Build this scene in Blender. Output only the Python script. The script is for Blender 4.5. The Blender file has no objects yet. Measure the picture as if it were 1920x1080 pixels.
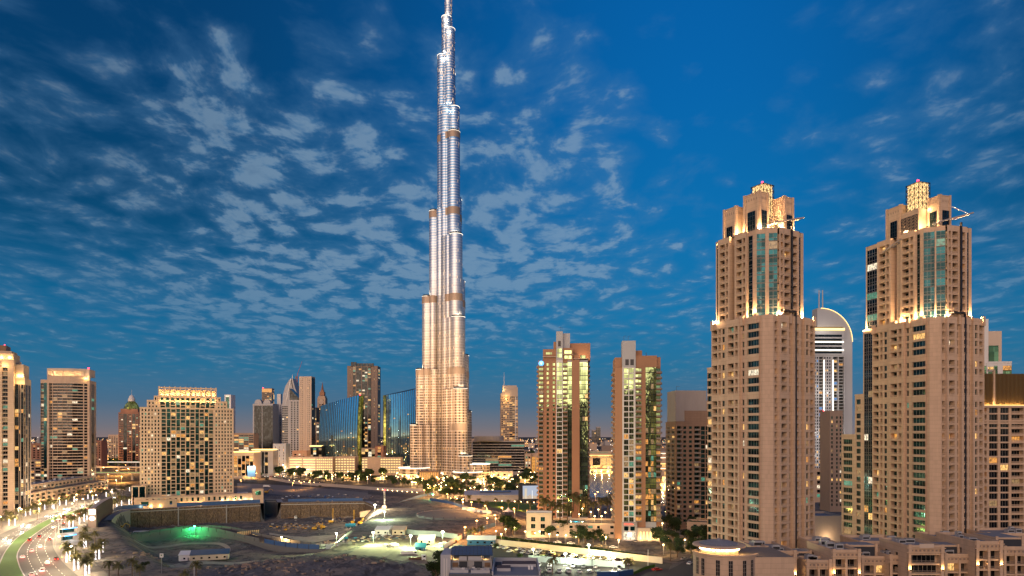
import bpy, math, random
from mathutils import Vector
R = math.radians
C = bpy.context.scene.collection
SC = bpy.context.scene
rnd = random.Random(7)

# ------------------------------------------------------------------ camera
CAM_H, FPX, HOR = 62.0, 1280.0, 818.0
cam_d = bpy.data.cameras.new('camera'); cam = bpy.data.objects.new('camera', cam_d); C.objects.link(cam)
cam.location = (0, 0, CAM_H); cam.rotation_euler = (R(90), 0, 0)
cam_d.sensor_width = 36; cam_d.lens = 24; cam_d.shift_y = (HOR-540)/1920
cam_d.clip_start = 1; cam_d.clip_end = 90000
SC.camera = cam
SC.view_settings.view_transform = 'Standard'; SC.view_settings.look = 'None'
SC.view_settings.exposure = 0; SC.view_settings.gamma = 1
SC.cycles.use_denoising = True
SC.cycles.max_bounces = 5; SC.cycles.diffuse_bounces = 2; SC.cycles.glossy_bounces = 3
SC.cycles.transmission_bounces = 2; SC.cycles.caustics_reflective = False; SC.cycles.caustics_refractive = False
SC.cycles.sample_clamp_indirect = 4

def PX(px, D): return (px-960)*D/FPX
def PZ(py, D): return CAM_H+(HOR-py)*D/FPX
def GD(py, z=0): return (CAM_H-z)*FPX/(py-HOR)
def G(px, py, z=0):
    d = GD(py, z); return Vector((PX(px, d), d, z))

# ------------------------------------------------------------------ node expressions
TR = None
class E:
    def __init__(s, k): s.k = k
    def __add__(a, b): return mth('ADD', a, b)
    __radd__ = __add__
    def __sub__(a, b): return mth('SUBTRACT', a, b)
    def __rsub__(a, b): return mth('SUBTRACT', b, a)
    def __mul__(a, b): return mth('MULTIPLY', a, b)
    __rmul__ = __mul__
    def __truediv__(a, b): return mth('DIVIDE', a, b)
    def __rtruediv__(a, b): return mth('DIVIDE', b, a)
def put(sock, x):
    if isinstance(x, E): TR.links.new(x.k, sock)
    else: sock.default_value = x
def nd(t, **kw):
    n = TR.nodes.new(t)
    for k, v in kw.items(): setattr(n, k, v)
    return n
def mth(op, *a):
    n = nd('ShaderNodeMath', operation=op)
    for i, x in enumerate(a): put(n.inputs[i], x)
    return E(n.outputs[0])
def sstep(lo, hi, x):
    n = nd('ShaderNodeMapRange', interpolation_type='SMOOTHSTEP')
    put(n.inputs[0], x); put(n.inputs[1], lo); put(n.inputs[2], hi)
    return E(n.outputs[0])
def mixc(f, a, b, mode='MIX'):
    n = nd('ShaderNodeMix', data_type='RGBA', blend_type=mode)
    put(n.inputs[0], f)
    for s, x in ((n.inputs[6], a), (n.inputs[7], b)):
        if isinstance(x, E): put(s, x)
        else: s.default_value = (*x[:3], 1)
    return E(n.outputs[2])
def ramp(x, stops):
    n = nd('ShaderNodeValToRGB'); cr = n.color_ramp
    while len(cr.elements) < len(stops): cr.elements.new(.5)
    for e, (p, c) in zip(cr.elements, stops): e.position = p; e.color = (*c, 1)
    put(n.inputs[0], x); return E(n.outputs[0])
def xyz(v):
    n = nd('ShaderNodeSeparateXYZ'); put(n.inputs[0], v); return [E(o) for o in n.outputs]
def vec(x, y, z):
    n = nd('ShaderNodeCombineXYZ')
    for i, q in enumerate((x, y, z)): put(n.inputs[i], q)
    return E(n.outputs[0])
def noise(v, scale, detail=2, rough=.5, dist=0, out=0):
    n = nd('ShaderNodeTexNoise'); put(n.inputs['Vector'], v); n.inputs['Scale'].default_value = scale
    n.inputs['Detail'].default_value = detail; n.inputs['Roughness'].default_value = rough
    n.inputs['Distortion'].default_value = dist
    return E(n.outputs[out])
def white(v, out=0):
    n = nd('ShaderNodeTexWhiteNoise', noise_dimensions='3D'); put(n.inputs['Vector'], v); return E(n.outputs[out])
def srgb(r, g, b):
    f = lambda c: (c/12.92 if c <= .04045 else ((c+.055)/1.055)**2.4)
    return (f(r/255), f(g/255), f(b/255))
def gauss(x, c, w):
    t = (x-c)/w
    return mth('POWER', 2.718, mth('MULTIPLY', t*t, -1.0))

# ------------------------------------------------------------------ world: dusk sky, sunset behind the camera
SUN_EL, SUN_AZ = 12.0, 198.0       # azimuth measured clockwise from the view direction (+Y)
W = bpy.data.worlds.new('World'); SC.world = W; W.use_nodes = True
TR = W.node_tree; TR.nodes.clear()
tc = nd('ShaderNodeTexCoord'); D_ = E(tc.outputs['Generated'])
dx, dy, dz = xyz(D_)
zz = mth('MAXIMUM', dz, 0.0)
base = ramp(zz, [(0, srgb(132, 116, 116)), (.014, srgb(112, 112, 122)), (.045, srgb(72, 106, 134)), (.095, srgb(34, 110, 150)),
                 (.17, srgb(12, 114, 166)), (.31, srgb(2, 108, 172)), (.44, srgb(1, 99, 169)), (.56, srgb(1, 92, 163)), (1, srgb(1, 60, 120))])
fwd = mth('MAXIMUM', dy, 0.05)
ta, tb = dx/fwd, dz/fwd                                     # tangent coordinates of the forward sky
side = gauss(ta, .27, .46)*.66+.34
side = 1.0-(1.0-side)*sstep(.04, .32, zz)*sstep(-.25, .1, dy)
base = mixc(1.0, base, vec(side, side, side), 'MULTIPLY')
# high broken cloud deck, seen in perspective
pz = zz+.10
cu, cv = dx/pz, dy/pz
wv = vec(cu, cv*.7, 0.0)
warp = noise(wv, 2.2, 2, .5, 0, 1)
wx, wy, wz = xyz(warp)
pv = vec(cu+(wx-.5)*.24, cv*.80+(wy-.5)*.24, 0.0)
n1 = noise(pv, 8.8, 4, .5)
vo = nd('ShaderNodeTexVoronoi', feature='SMOOTH_F1', voronoi_dimensions='2D'); put(vo.inputs['Vector'], pv); vo.inputs['Scale'].default_value = 8.2; vo.inputs['Smoothness'].default_value = .55
vd = E(vo.outputs['Distance'])
big = noise(wv, .85, 2, .5)
fine = noise(pv, 24, 3, .6)
dens = n1*.82+(.55-vd)*.50+(fine-.5)*.34+(big-.5)*.62+.0
def blob(ca, cb, wa, wb): return gauss(ta, ca, wa)*gauss(tb, cb, wb)
cover = blob(-.10, .34, .34, .20)*.235+blob(-.52, .37, .30, .22)*.21+blob(.08, .48, .16, .14)*.12+blob(.25, .22, .7, .10)*.16+blob(-.35, .20, .4, .07)*.13
cover = cover+blob(.64, .40, .20, .18)*.20+blob(-.32, .52, .18, .08)*.10
cover = cover-blob(.30, .50, .13, .22)*.26-blob(-.72, .60, .25, .10)*.08-blob(.45, .64, .3, .10)*.12-blob(-.2, .66, .4, .05)*.06
th = .615-cover
puff = noise(pv, 13, 3, .6)
alpha = sstep(th-.02, th+.30, dens)*(puff*1.3+.42)*sstep(.03, .12, dz)
soft = sstep(th-.22, th+.28, dens)*.33*sstep(.03, .12, dz)
ccol = ramp(zz, [(0, srgb(108, 112, 124)), (.12, srgb(84, 116, 146)), (.25, srgb(80, 126, 166)), (.6, srgb(76, 124, 166))])
core = sstep(th+.04, th+.36, dens+(fine-.5)*.6+(puff-.5)*.3)
ccol = mixc(core*.75, ccol, srgb(142, 168, 188))
dim = 1.0-sstep(.3, .75, mth('ABSOLUTE', ta))*.45
sky = mixc(mth('MAXIMUM', mth('MINIMUM', alpha, 1.0)*.62*dim*(1.0-.45*(1.0-sstep(.10, .26, zz))), soft), base, ccol)
# afterglow low over the horizon behind the camera, above a ragged skyline
back = sstep(.05, -.35, dy)
az = mth('ARCTAN2', dx, 0.0-dy)
el = mth('ARCSINE', dz)
cells = white(vec(mth('FLOOR', az*22.0), 0.0, 0.0))
cell2 = white(vec(mth('FLOOR', az*61.0), 3.0, 0.0))
ridge = cells*.006+cell2*.003+.002
lobe = gauss(az, .25, .65)
up = sstep(ridge, ridge+.006, el)
glow_e = mth('POWER', 2.718, mth('MULTIPLY', mth('MAXIMUM', el, 0.0), -7.5))
thin = mth('POWER', 2.718, mth('MULTIPLY', mth('MAXIMUM', el, 0.0), -85.0))
gcol = ramp(mth('MAXIMUM', el, 0.0)*2.0, [(0, (1.0, .62, .30)), (.12, (1.0, .80, .36)), (.35, (.80, .86, .46)), (.7, (.35, .55, .55)), (1, (.1, .3, .5))])
glow = (lobe*glow_e*.75+thin*1.4)*back
sky = mixc(1.0, sky, mixc(1.0, gcol, vec(glow, glow, glow), 'MULTIPLY'), 'ADD')
skyline = mth('MULTIPLY', back, 1.0-up)
sky = mixc(skyline*.9, sky, srgb(30, 34, 38))
ns = nd('ShaderNodeTexSky', sky_type='NISHITA', sun_disc=False, sun_elevation=R(SUN_EL), sun_rotation=R(SUN_AZ), altitude=50)
skyn = mixc(1.0, E(ns.outputs[0]), (.0015, .002, .003), 'MULTIPLY')
sky = mixc(1.0, sky, skyn, 'ADD')
bg = nd('ShaderNodeBackground'); put(bg.inputs[0], sky); bg.inputs[1].default_value = 1.0
out = nd('ShaderNodeOutputWorld'); TR.links.new(bg.outputs[0], out.inputs[0])
W.cycles.sampling_method = 'MANUAL'; W.cycles.sample_map_resolution = 1024

# ------------------------------------------------------------------ sun: the last soft warm light
sl = bpy.data.lights.new('sun', 'SUN'); sl.energy = 3.0; sl.angle = R(60); sl.color = (1.0, .66, .43)
so = bpy.data.objects.new('sun', sl); C.objects.link(so)
sd = Vector((math.sin(R(SUN_AZ))*math.cos(R(SUN_EL)), math.cos(R(SUN_AZ))*math.cos(R(SUN_EL)), math.sin(R(SUN_EL))))
so.rotation_euler = (-sd).to_track_quat('-Z', 'Y').to_euler()

# ------------------------------------------------------------------ materials
MATS = {}
def new_mat(name):
    global TR
    m = bpy.data.materials.new(name); m.use_nodes = True; TR = m.node_tree; TR.nodes.clear()
    o = nd('ShaderNodeOutputMaterial'); b = nd('ShaderNodeBsdfPrincipled'); TR.links.new(b.outputs[0], o.inputs[0])
    MATS[name] = m; return m, b
def pos(): return E(nd('ShaderNodeNewGeometry').outputs['Position'])
def mat(name, col, rough=.7, metal=0., var=.12, scale=.35, spec=.4, streak=True, bump=0.):
    m, b = new_mat(name)
    p = pos(); x, y, z = xyz(p)
    v = vec(x, y, z*(.25 if streak else 1.0))
    n = noise(v, scale, 3, .6); n2 = noise(v, scale*9, 2, .6)
    f = (n-.5)*2.0*var+(n2-.5)*var+1.0
    put(b.inputs['Base Color'], mixc(1.0, col, vec(f, f, f), 'MULTIPLY'))
    put(b.inputs['Roughness'], mth('MINIMUM', (n2-.5)*.2+rough, 1.0))
    b.inputs['Metallic'].default_value = metal; b.inputs['Specular IOR Level'].default_value = spec
    if bump:
        bn = nd('ShaderNodeBump'); bn.inputs['Strength'].default_value = bump; bn.inputs['Distance'].default_value = .3
        put(bn.inputs['Height'], n2); TR.links.new(bn.outputs[0], b.inputs['Normal'])
    return m
def glass(name, col, rough=.06, metal=.75, wob=.02, cell=3.3, var=1.):
    m, b = new_mat(name)
    p = pos(); x, y, z = xyz(p)
    c = white(vec(mth('FLOOR', (x+y)*.31), mth('FLOOR', x*.29), mth('FLOOR', z/cell)))
    f = c*c*(1.5*var)+(1.0-.55*var)
    put(b.inputs['Base Color'], mixc(1.0, col, vec(f, f, f), 'MULTIPLY'))
    b.inputs['Roughness'].default_value = rough; b.inputs['Metallic'].default_value = metal
    bn = nd('ShaderNodeBump'); bn.inputs['Strength'].default_value = wob; bn.inputs['Distance'].default_value = .5
    put(bn.inputs['Height'], noise(p, .5, 2, .5)); TR.links.new(bn.outputs[0], b.inputs['Normal'])
    return m
def lit(name, col, s, inner=True):
    "a lit room or lamp: curtains and furniture break the light up"
    m, b = new_mat(name)
    b.inputs['Base Color'].default_value = (.05, .05, .05, 1); b.inputs['Roughness'].default_value = .2
    put(b.inputs['Emission Color'], (*col, 1))
    if inner:
        x, y, z = xyz(pos())
        k = noise(vec(x*1.4, y*1.4, z*.8), 1.0, 2, .6)
        st = sstep(.30, .62, k)*.85+.25
        put(b.inputs['Emission Strength'], st*s)
    else: b.inputs['Emission Strength'].default_value = s
    m.cycles.emission_sampling = 'NONE'
    return m
def cladding(name, col, h=1.675):
    m, b = new_mat(name); p = pos(); x, y, z = xyz(p)
    n = noise(vec(x, y, z*.2), .35, 3, .6); n2 = noise(vec(x*2, y*2, z*.12), 1.1, 3, .65); t = white(vec(mth('FLOOR', (x+y)*.42), mth('FLOOR', (x-y)*.42), mth('FLOOR', z/h)))
    f = (n-.5)*.24+(n2-.5)*.22+(t-.5)*.10+1.0
    j = 1.0-sstep(.0, .09, mth('FRACT', z/h))*1.0
    f = f*(1.0-j*.34)
    put(b.inputs['Base Color'], mixc(1.0, col, vec(f, f, f), 'MULTIPLY')); put(b.inputs['Roughness'], (n2-.5)*.2+.78); b.inputs['Specular IOR Level'].default_value = .35
cladding('stone', (.54, .385, .262)); cladding('brown_stone', (.27, .175, .12))
mat('stone_dark', (.27, .20, .155), .85)
mat('stone_light', (.55, .44, .34), .8, var=.08)
mat('stone_grey', (.34, .30, .275), .8)
mat('terracotta', (.36, .19, .11), .8, var=.07)
mat('panel_grey', (.40, .40, .41), .55, var=.05)
mat('panel_light', (.62, .60, .57), .6, var=.05)
mat('red_granite', (.26, .12, .075), .6)
mat('concrete', (.30, .29, .28), .85)
mat('concrete_dark', (.10, .105, .115), .8)
mat('hotel_white', (.33, .34, .36), .5, var=.06); mat('white_paint', (.75, .74, .72), .5, var=.05)
mat('roof_grey', (.21, .22, .24), .85)
mat('roof_brown', (.10, .075, .07), .85)
mat('roof_dark', (.035, .038, .045), .8)
mat('metal_dark', (.05, .05, .055), .45, .6)
mat('metal_grey', (.35, .36, .38), .35, .8)
mat('bronze', (.17, .10, .06), .5, .4)
mat('frame', (.36, .30, .25), .5, .2)
mat('frame_dark', (.06, .065, .07), .4, .5)
mat('railing', (.26, .22, .19), .6)
mat('blue_sheet', (.02, .07, .20), .5, var=.2)
mat('blue_panel', (.035, .11, .22), .35, .3, var=.15)
mat('hoarding', (.42, .52, .50), .6)
mat('yellow_paint', (.55, .30, .03), .5)
mat('red_paint', (.45, .03, .02), .5)
mat('teal_paint', (.02, .22, .33), .5)
mat('black_rubber', (.02, .02, .02), .8)
def rock():
    m, b = new_mat('rock_wall'); p = pos(); x, y, z = xyz(p); n = noise(vec(x, y, z), .35, 4, .65); n2 = noise(vec(x, y, z*.5), 1.2, 4, .7); n3 = noise(vec(x, y, z*.4), .06, 3, .6)
    c = mixc(sstep(.38, .66, n2), (.075, .055, .042), (.22, .155, .10)); c = mixc(sstep(.45, .6, n)*.55, c, (.13, .10, .085)); f = n3*1.1+.45; c = mixc(1.0, c, vec(f, f, f), 'MULTIPLY')
    g = sstep(.0, .12, mth('FRACT', (x+y*.4)*.105)); f = g*.45+.55; c = mixc(1.0, c, vec(f, f, f), 'MULTIPLY')
    put(b.inputs['Base Color'], c); b.inputs['Roughness'].default_value = .95; b.inputs['Specular IOR Level'].default_value = .1; bn = nd('ShaderNodeBump'); bn.inputs['Distance'].default_value = .6; put(bn.inputs['Height'], n2); TR.links.new(bn.outputs[0], b.inputs['Normal'])
rock()
mat('bark', (.13, .09, .06), .9)
mat('dirt', (.22, .17, .13), .95, var=.3, streak=False)
mat('grass', (.045, .12, .012), .95, var=.35, scale=.6, streak=False)
mat('hedge_leaf', (.03, .055, .012), .9, var=.3, streak=False)
mat('asphalt', (.055, .052, .052), .85, var=.2, streak=False)
mat('paving', (.185, .165, .145), .8, var=.12, streak=False)
mat('line_paint', (.7, .68, .62), .7)
mat('skin', (.35, .2, .13), .6); mat('cloth_blue', (.05, .08, .2), .9); mat('hi_vis', (.5, .6, .03), .8); mat('cloth_dark', (.03, .03, .035), .9)
glass('glass', (.020, .075, .070), metal=.7)
glass('glass_teal', (.007, .045, .055), metal=.8)
glass('glass_dark', (.016, .02, .024), metal=.6)
glass('glass_gold', (.27, .38, .20), .04, .95, .05)
glass('glass_blue', (.62, .95, 1.0), .05, .95, .012, 3.3, .12)
lit('lit_warm', (1, .56, .17), 1.3); lit('lit_amber', (1, .42, .08), .9); lit('lit_white', (1, .85, .6), 1.2)
lit('lit_dim', (1, .6, .25), .35); lit('lit_green', (.2, .85, .55), .35); lit('lit_blue', (.15, .45, 1), .7)
lit('lamp_warm', (1, .62, .26), 22, False); lit('lamp_orange', (1, .40, .10), 22, False); lit('lamp_white', (1, .92, .8), 24, False)
lit('lamp_red', (1, .03, .06), 8, False); lit('lamp_green', (.05, 1, .3), 30, False); lit('flood_white', (1, .93, .7), 40, False)
lit('strip_gold', (1, .62, .2), 3.0, False); lit('strip_white', (1, .86, .66), 2.6, False); lit('deck_light', (1, .70, .28), 1.5, False); lit('strip_blue', (.05, .4, 1), 2.5, False)
lit('palm_light', (1, .92, .96), 2.6, True); lit('tail_red', (1, .04, .02), 6, False)
# ------------------------------------------------------------------ mesh building
class MB:
    def __init__(s): s.v, s.f, s.m, s.names = [], [], [], []
    def mi(s, m):
        if m not in s.names: s.names.append(m)
        return s.names.index(m)
    def poly(s, pts, m):
        n = len(s.v); s.v += [tuple(p) for p in pts]; s.f.append(tuple(range(n, n+len(pts)))); s.m.append(s.mi(m))
    def box(s, x0, x1, y0, y1, z0, z1, m, fr=None, top=None):
        if x0 > x1: x0, x1 = x1, x0
        if y0 > y1: y0, y1 = y1, y0
        n = len(s.v)
        c = [(x0,y0,z0),(x1,y0,z0),(x1,y1,z0),(x0,y1,z0),(x0,y0,z1),(x1,y0,z1),(x1,y1,z1),(x0,y1,z1)]
        if fr: c = [fr(*p) for p in c]
        s.v += c
        for q in ((3,2,1,0),(4,5,6,7),(0,1,5,4),(1,2,6,5),(2,3,7,6),(3,0,4,7)):
            s.f.append(tuple(n+i for i in q)); s.m.append(s.mi(m))
        if top: s.m[-5] = s.mi(top)
        return s
    def prism(s, pl, z0, z1, m, top=None, z1f=None):
        n = len(s.v); k = len(pl)
        s.v += [(x, y, z0) for x, y in pl]+[(x, y, z1f(x, y) if z1f else z1) for x, y in pl]
        for i in range(k):
            j = (i+1) % k; s.f.append((n+i, n+j, n+k+j, n+k+i)); s.m.append(s.mi(m))
        s.v += s.v[n:n+2*k]                       # caps keep their own corners, so smooth sides stay upright
        s.f.append(tuple(range(n+3*k, n+4*k))); s.m.append(s.mi(top or m))
        s.f.append(tuple(reversed(range(n+2*k, n+3*k)))); s.m.append(s.mi(m))
        return s
    def tube(s, p0, p1, r0, r1, m, k=6):
        p0, p1 = Vector(p0), Vector(p1); d = (p1-p0)
        if d.length < 1e-6: return s
        d.normalize(); a = d.orthogonal().normalized(); b = d.cross(a); n = len(s.v)
        for p, r in ((p0, r0), (p1, r1)):
            for i in range(k):
                t = 2*math.pi*i/k; s.v.append(tuple(p+(a*math.cos(t)+b*math.sin(t))*r))
        for i in range(k):
            j = (i+1) % k; s.f.append((n+i, n+j, n+k+j, n+k+i)); s.m.append(s.mi(m))
        s.f.append(tuple(range(n+k, n+2*k))); s.m.append(s.mi(m))
        s.f.append(tuple(reversed(range(n, n+k)))); s.m.append(s.mi(m))
        return s
    def lathe(s, cx, cy, prof, m, k=24, mats=None, a0=0, a1=2*math.pi):
        n = len(s.v); full = abs(a1-a0-2*math.pi) < 1e-6; kk = k if full else k+1
        for r, z in prof:
            for i in range(kk):
                t = a0+(a1-a0)*i/k; s.v.append((cx+r*math.cos(t), cy+r*math.sin(t), z))
        for q in range(len(prof)-1):
            for i in range(k):
                j = (i+1) % kk; s.f.append((n+q*kk+i, n+q*kk+j, n+(q+1)*kk+j, n+(q+1)*kk+i))
                s.m.append(s.mi(mats[q] if mats else m))
        return s
    def add(s, verts, faces, mis, names, fr):
        n = len(s.v); s.v += [fr(*p) for p in verts]
        mp = [s.mi(x) for x in names]
        for f, i in zip(faces, mis): s.f.append(tuple(n+j for j in f)); s.m.append(mp[i])
    def mesh(s, name, smooth=False):
        me = bpy.data.meshes.new(name); me.from_pydata(s.v, [], s.f)
        for x in s.names: me.materials.append(MATS[x])
        me.polygons.foreach_set('material_index', s.m)
        if smooth: me.polygons.foreach_set('use_smooth', [True]*len(s.f))
        me.update(); return me
    def build(s, name, parent=None, smooth=False, loc=None, rz=0):
        o = bpy.data.objects.new(name, s.mesh(name, smooth)); C.objects.link(o)
        if parent: o.parent = parent
        if loc is not None: o.location = loc
        if rz: o.rotation_euler.z = rz
        return o
def put_mesh(name, me, parent=None, loc=(0,0,0), rz=0, sc=None):
    o = bpy.data.objects.new(name, me); C.objects.link(o); o.parent = parent; o.location = loc; o.rotation_euler.z = rz
    if sc: o.scale = sc
    return o
def tag(o, label, cat, group=None):
    o['label'] = label; o['category'] = cat
    if group: o['group'] = group
    return o
def thing(name, label, cat, loc=(0,0,0), rz=0, group=None):
    o = bpy.data.objects.new(name, None); o.empty_display_size = .5; C.objects.link(o)
    o.location = loc; o.rotation_euler.z = rz
    return tag(o, label, cat, group)
def struct(o, kind='structure'): o['kind'] = kind; return o
def dup(root, loc, rz=0, label=None, group=None, sc=None):
    r = root.copy(); C.objects.link(r); r.location = loc; r.rotation_euler.z = rz
    if sc: r.scale = (sc, sc, sc)
    if label: r['label'] = label
    if group: r['group'] = group
    for ch in root.children:
        c = ch.copy(); C.objects.link(c); c.parent = r
        for g in ch.children:
            d = g.copy(); C.objects.link(d); d.parent = c
    return r
LK = 2.8      # photographed with a long exposure: lamps read bright against the sky
def lamp(parent, loc, power, col=(1,.62,.28), rad=.4, spot=None, aim=None, name='light'):
    d = bpy.data.lights.new(name, 'SPOT' if spot else 'POINT'); d.energy = power*LK; d.color = col; d.shadow_soft_size = rad
    o = bpy.data.objects.new(name, d); C.objects.link(o); o.parent = parent; o.location = loc
    if spot:
        d.spot_size = R(spot); d.spot_blend = .6
        o.rotation_euler = Vector(aim).to_track_quat('-Z', 'Y').to_euler()
    return o

# ------------------------------------------------------------------ buildings with real openings
UNIT = {}
def pane_unit(w, h, gm, fm, split):
    "a window: a pane with its frame standing proud of it; local x along the wall, -y outward, origin at lower left"
    k = ('p', round(w, 2), round(h, 2), gm, fm, split)
    if k not in UNIT:
        b = MB(); b.poly([(0,0,0),(w,0,0),(w,0,h),(0,0,h)], gm)
        if fm:
            t = .07
            b.box(0, w, -.08, -.004, 0, t, fm); b.box(0, w, -.08, -.004, h-t, h, fm)
            n = max(1, round(w/1.5)) if split else 1
            for i in range(n+1):
                x = min(max(i*w/n, t/2), w-t/2); b.box(x-t/2, x+t/2, -.075, -.005, t, h-t, fm)
            if h > 2.9: b.box(0, w, -.07, -.006, h*.35, h*.35+t, fm)
        UNIT[k] = b
    return UNIT[k]
def rail_unit(w, style, m):
    k = ('r', round(w, 2), style, m)
    if k not in UNIT:
        b = MB()
        if style == 'solid':
            b.box(.0, w, -.12, .02, -.1, .32, m); b.box(0, w, -.14, .04, .86, 1.0, m)
            n = max(2, int(w/.45))
            for i in range(n):
                x = (i+.5)*w/n; b.box(x-.09, x+.09, -.10, 0, .32, .86, m)
        elif style == 'slab':
            b.box(-.15, w+.15, -1.2, .0, -.22, .0, m); b.box(-.15, w+.15, -1.2, -1.14, 0, .75, 'railing'); b.box(-.15, w+.15, -1.22, -1.12, .92, 1.0, 'railing')
            b.box(-.15, -.1, -1.14, 0, 0, 1, 'railing'); b.box(w+.1, w+.15, -1.14, 0, 0, 1, 'railing')
        else:
            b.box(0, w, -.06, 0, .0, .1, m); b.box(0, w, -.08, .02, .92, 1.0, m)
            n = max(2, int(w/.5))
            for i in range(n+1): b.box(i*w/n-.03, i*w/n+.03, -.05, -.01, .1, .92, m)
        UNIT[k] = b
    return UNIT[k]
def parse(s):
    r = []
    for t in s.split():
        off = 0.
        if '@' in t: t, o = t.split('@'); off = float(o)
        r.append((float(t[1:]), t[0], off))
    return r
class Bld:
    def __init__(s, name, label, cat, loc, rz=0, seed=1, wall='stone', gm='glass', fm='frame', lit=.07, rail='solid', group=None,
                 lits=('lit_warm', 'lit_warm', 'lit_amber', 'lit_white', 'lit_dim', 'lit_dim', 'lit_green')):
        s.root = thing(name, label, cat, loc, rz, group); s.w = MB(); s.items = {'window': [], 'balcony': []}
        s.rng = random.Random(seed); s.wall, s.gm, s.fm, s.lit, s.rail, s.lits = wall, gm, fm, lit, rail, lits
        s.loc, s.rz = Vector(loc), rz; s.dep = .55; s.split = True; s.zlit = None; s.sill = .95; s.head = .55
    def pane_mat(s, z, p=1.):
        q = s.lit*p*(s.zlit(z) if s.zlit else 1)
        return s.rng.choice(s.lits) if s.rng.random() < q else s.gm
    def item(s, kind, unit, fr, u, v, z, w, h):
        s.items[kind].append((unit, fr, u, v, z, w, h))
    def face(s, a, b, cols, rows, z0, wall=None):
        wall = wall or s.wall; W_ = s.w
        a, b = Vector(a), Vector(b); t = (b-a); L = t.length; t.normalize(); n = Vector((t.y, -t.x))
        fr = lambda u, v, z: (a.x+t.x*u+n.x*v, a.y+t.y*u+n.y*v, z)
        fr.ang = math.atan2(t.y, t.x); fr.n = n
        if isinstance(cols, str): cols = parse(cols)
        k = L/sum(c[0] for c in cols); u = 0.; prev = None; zt = z0+sum(r[0] for r in rows)
        q = lambda u0, u1, v0, v1, c0, c1, m=None: W_.poly([fr(u0, v0, c0), fr(u1, v1, c0), fr(u1, v1, c1), fr(u0, v0, c1)], m or wall)
        for (cw, kind, off) in cols:
            U0, U1 = u, u+cw*k; w = U1-U0; v = off
            if prev is not None and abs(prev-off) > 1e-4: q(U0, U0, prev, off, z0, zt)
            if prev is not None and off != prev or (off > 0): W_.poly([fr(U0, 0, zt), fr(U0, v, zt), fr(U1, v, zt), fr(U1, 0, zt)], wall)
            prev = off; z = z0
            if kind == 'w': q(U0, U1, v, v, z0, zt); u = U1; continue
            if kind == 's':
                d = 2.2; q(U0, U0, v, v-d, z0, zt); q(U0, U1, v-d, v-d, z0, zt); q(U1, U1, v-d, v, z0, zt)
                u = U1; continue
            for (h, rk) in rows:
                Z0, Z1 = z, z+h; z = Z1
                if rk == 'p' and kind != 'g': q(U0, U1, v, v, Z0, Z1); continue
                if kind == 'g':
                    q(U0, U1, v-.1, v-.1, Z0, Z0+.32, 'glass_dark' if rk != 'p' else wall)
                    if rk == 'p': q(U0, U1, v-.1, v-.1, Z0+.32, Z1); continue
                    s.item('window', pane_unit(w, h-.32, s.pane_mat(Z0), s.fm, True), fr, U0, v-.1, Z0+.32, w, h-.32); continue
                if kind in 'nkd':
                    mg = .12 if kind == 'n' else 0.
                    o0, o1, oz0, oz1, d = U0+mg, U1-mg, Z0+s.sill, Z1-s.head, s.dep
                    if kind == 'd': oz0, oz1, d = Z0+.1, Z1-.45, .2
                elif kind == 'b': o0, o1, oz0, oz1, d = U0, U1, Z0+.12, Z1-.42, 2.1
                elif kind == 'x':  # projecting slab balconies before a glazed door
                    o0, o1, oz0, oz1, d = U0+.1, U1-.1, Z0+.1, Z1-.6, .25
                if o0 > U0: q(U0, o0, v, v, Z0, Z1); q(o1, U1, v, v, Z0, Z1)
                q(o0, o1, v, v, Z0, oz0); q(o0, o1, v, v, oz1, Z1)
                q(o0, o0, v, v-d, oz0, oz1); q(o1, o1, v-d, v, oz0, oz1)
                W_.poly([fr(o0, v, oz0), fr(o1, v, oz0), fr(o1, v-d, oz0), fr(o0, v-d, oz0)], wall)
                W_.poly([fr(o0, v-d, oz1), fr(o1, v-d, oz1), fr(o1, v, oz1), fr(o0, v, oz1)], wall)
                if kind == 'b':
                    q(o0, o1, v-d, v-d, oz0, oz1); ww = (o1-o0)*.90; hh = min(2.6, oz1-oz0-.05)
                    s.item('window', pane_unit(ww, hh, s.pane_mat(Z0, 1.5), s.fm, s.split), fr, o0+(o1-o0-ww)*s.rng.choice((.3, .5, .7)), v-d+.03, oz0+.02, ww, hh)
                    s.item('balcony', rail_unit(o1-o0, s.rail, wall if s.rail == 'solid' else 'railing'), fr, o0, v+.02, oz0, o1-o0, 1)
                else:
                    s.item('window', pane_unit(o1-o0, oz1-oz0, s.pane_mat(Z0), s.fm, s.split), fr, o0, v-d, oz0, o1-o0, oz1-oz0)
                    if kind == 'x': s.item('balcony', rail_unit(o1-o0, 'slab', wall), fr, o0, v, oz0, o1-o0, 1)
            u = U1
        if prev: q(L, L, prev, 0, z0, zt)
    def block(s, W, L, cols, rows, z0, side=None, left=None, x0=0, y0=0, wall=None, roof='roof_grey', par=1.0, back=None):
        "a rectangular storey block: front along local x, with parapet and roof"
        h = sum(r[0] for r in rows); zt = z0+h
        s.face((x0, y0), (x0+W, y0), cols, rows, z0, wall)
        s.face((x0+W, y0), (x0+W, y0+L), side or 'w1', rows, z0, wall)
        s.face((x0+W, y0+L), (x0, y0+L), back or 'w1', rows, z0, wall)
        s.face((x0, y0+L), (x0, y0), left or 'w1', rows, z0, wall)
        s.roof(x0, x0+W, y0, y0+L, zt, wall, roof, par)
        return zt
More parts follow.
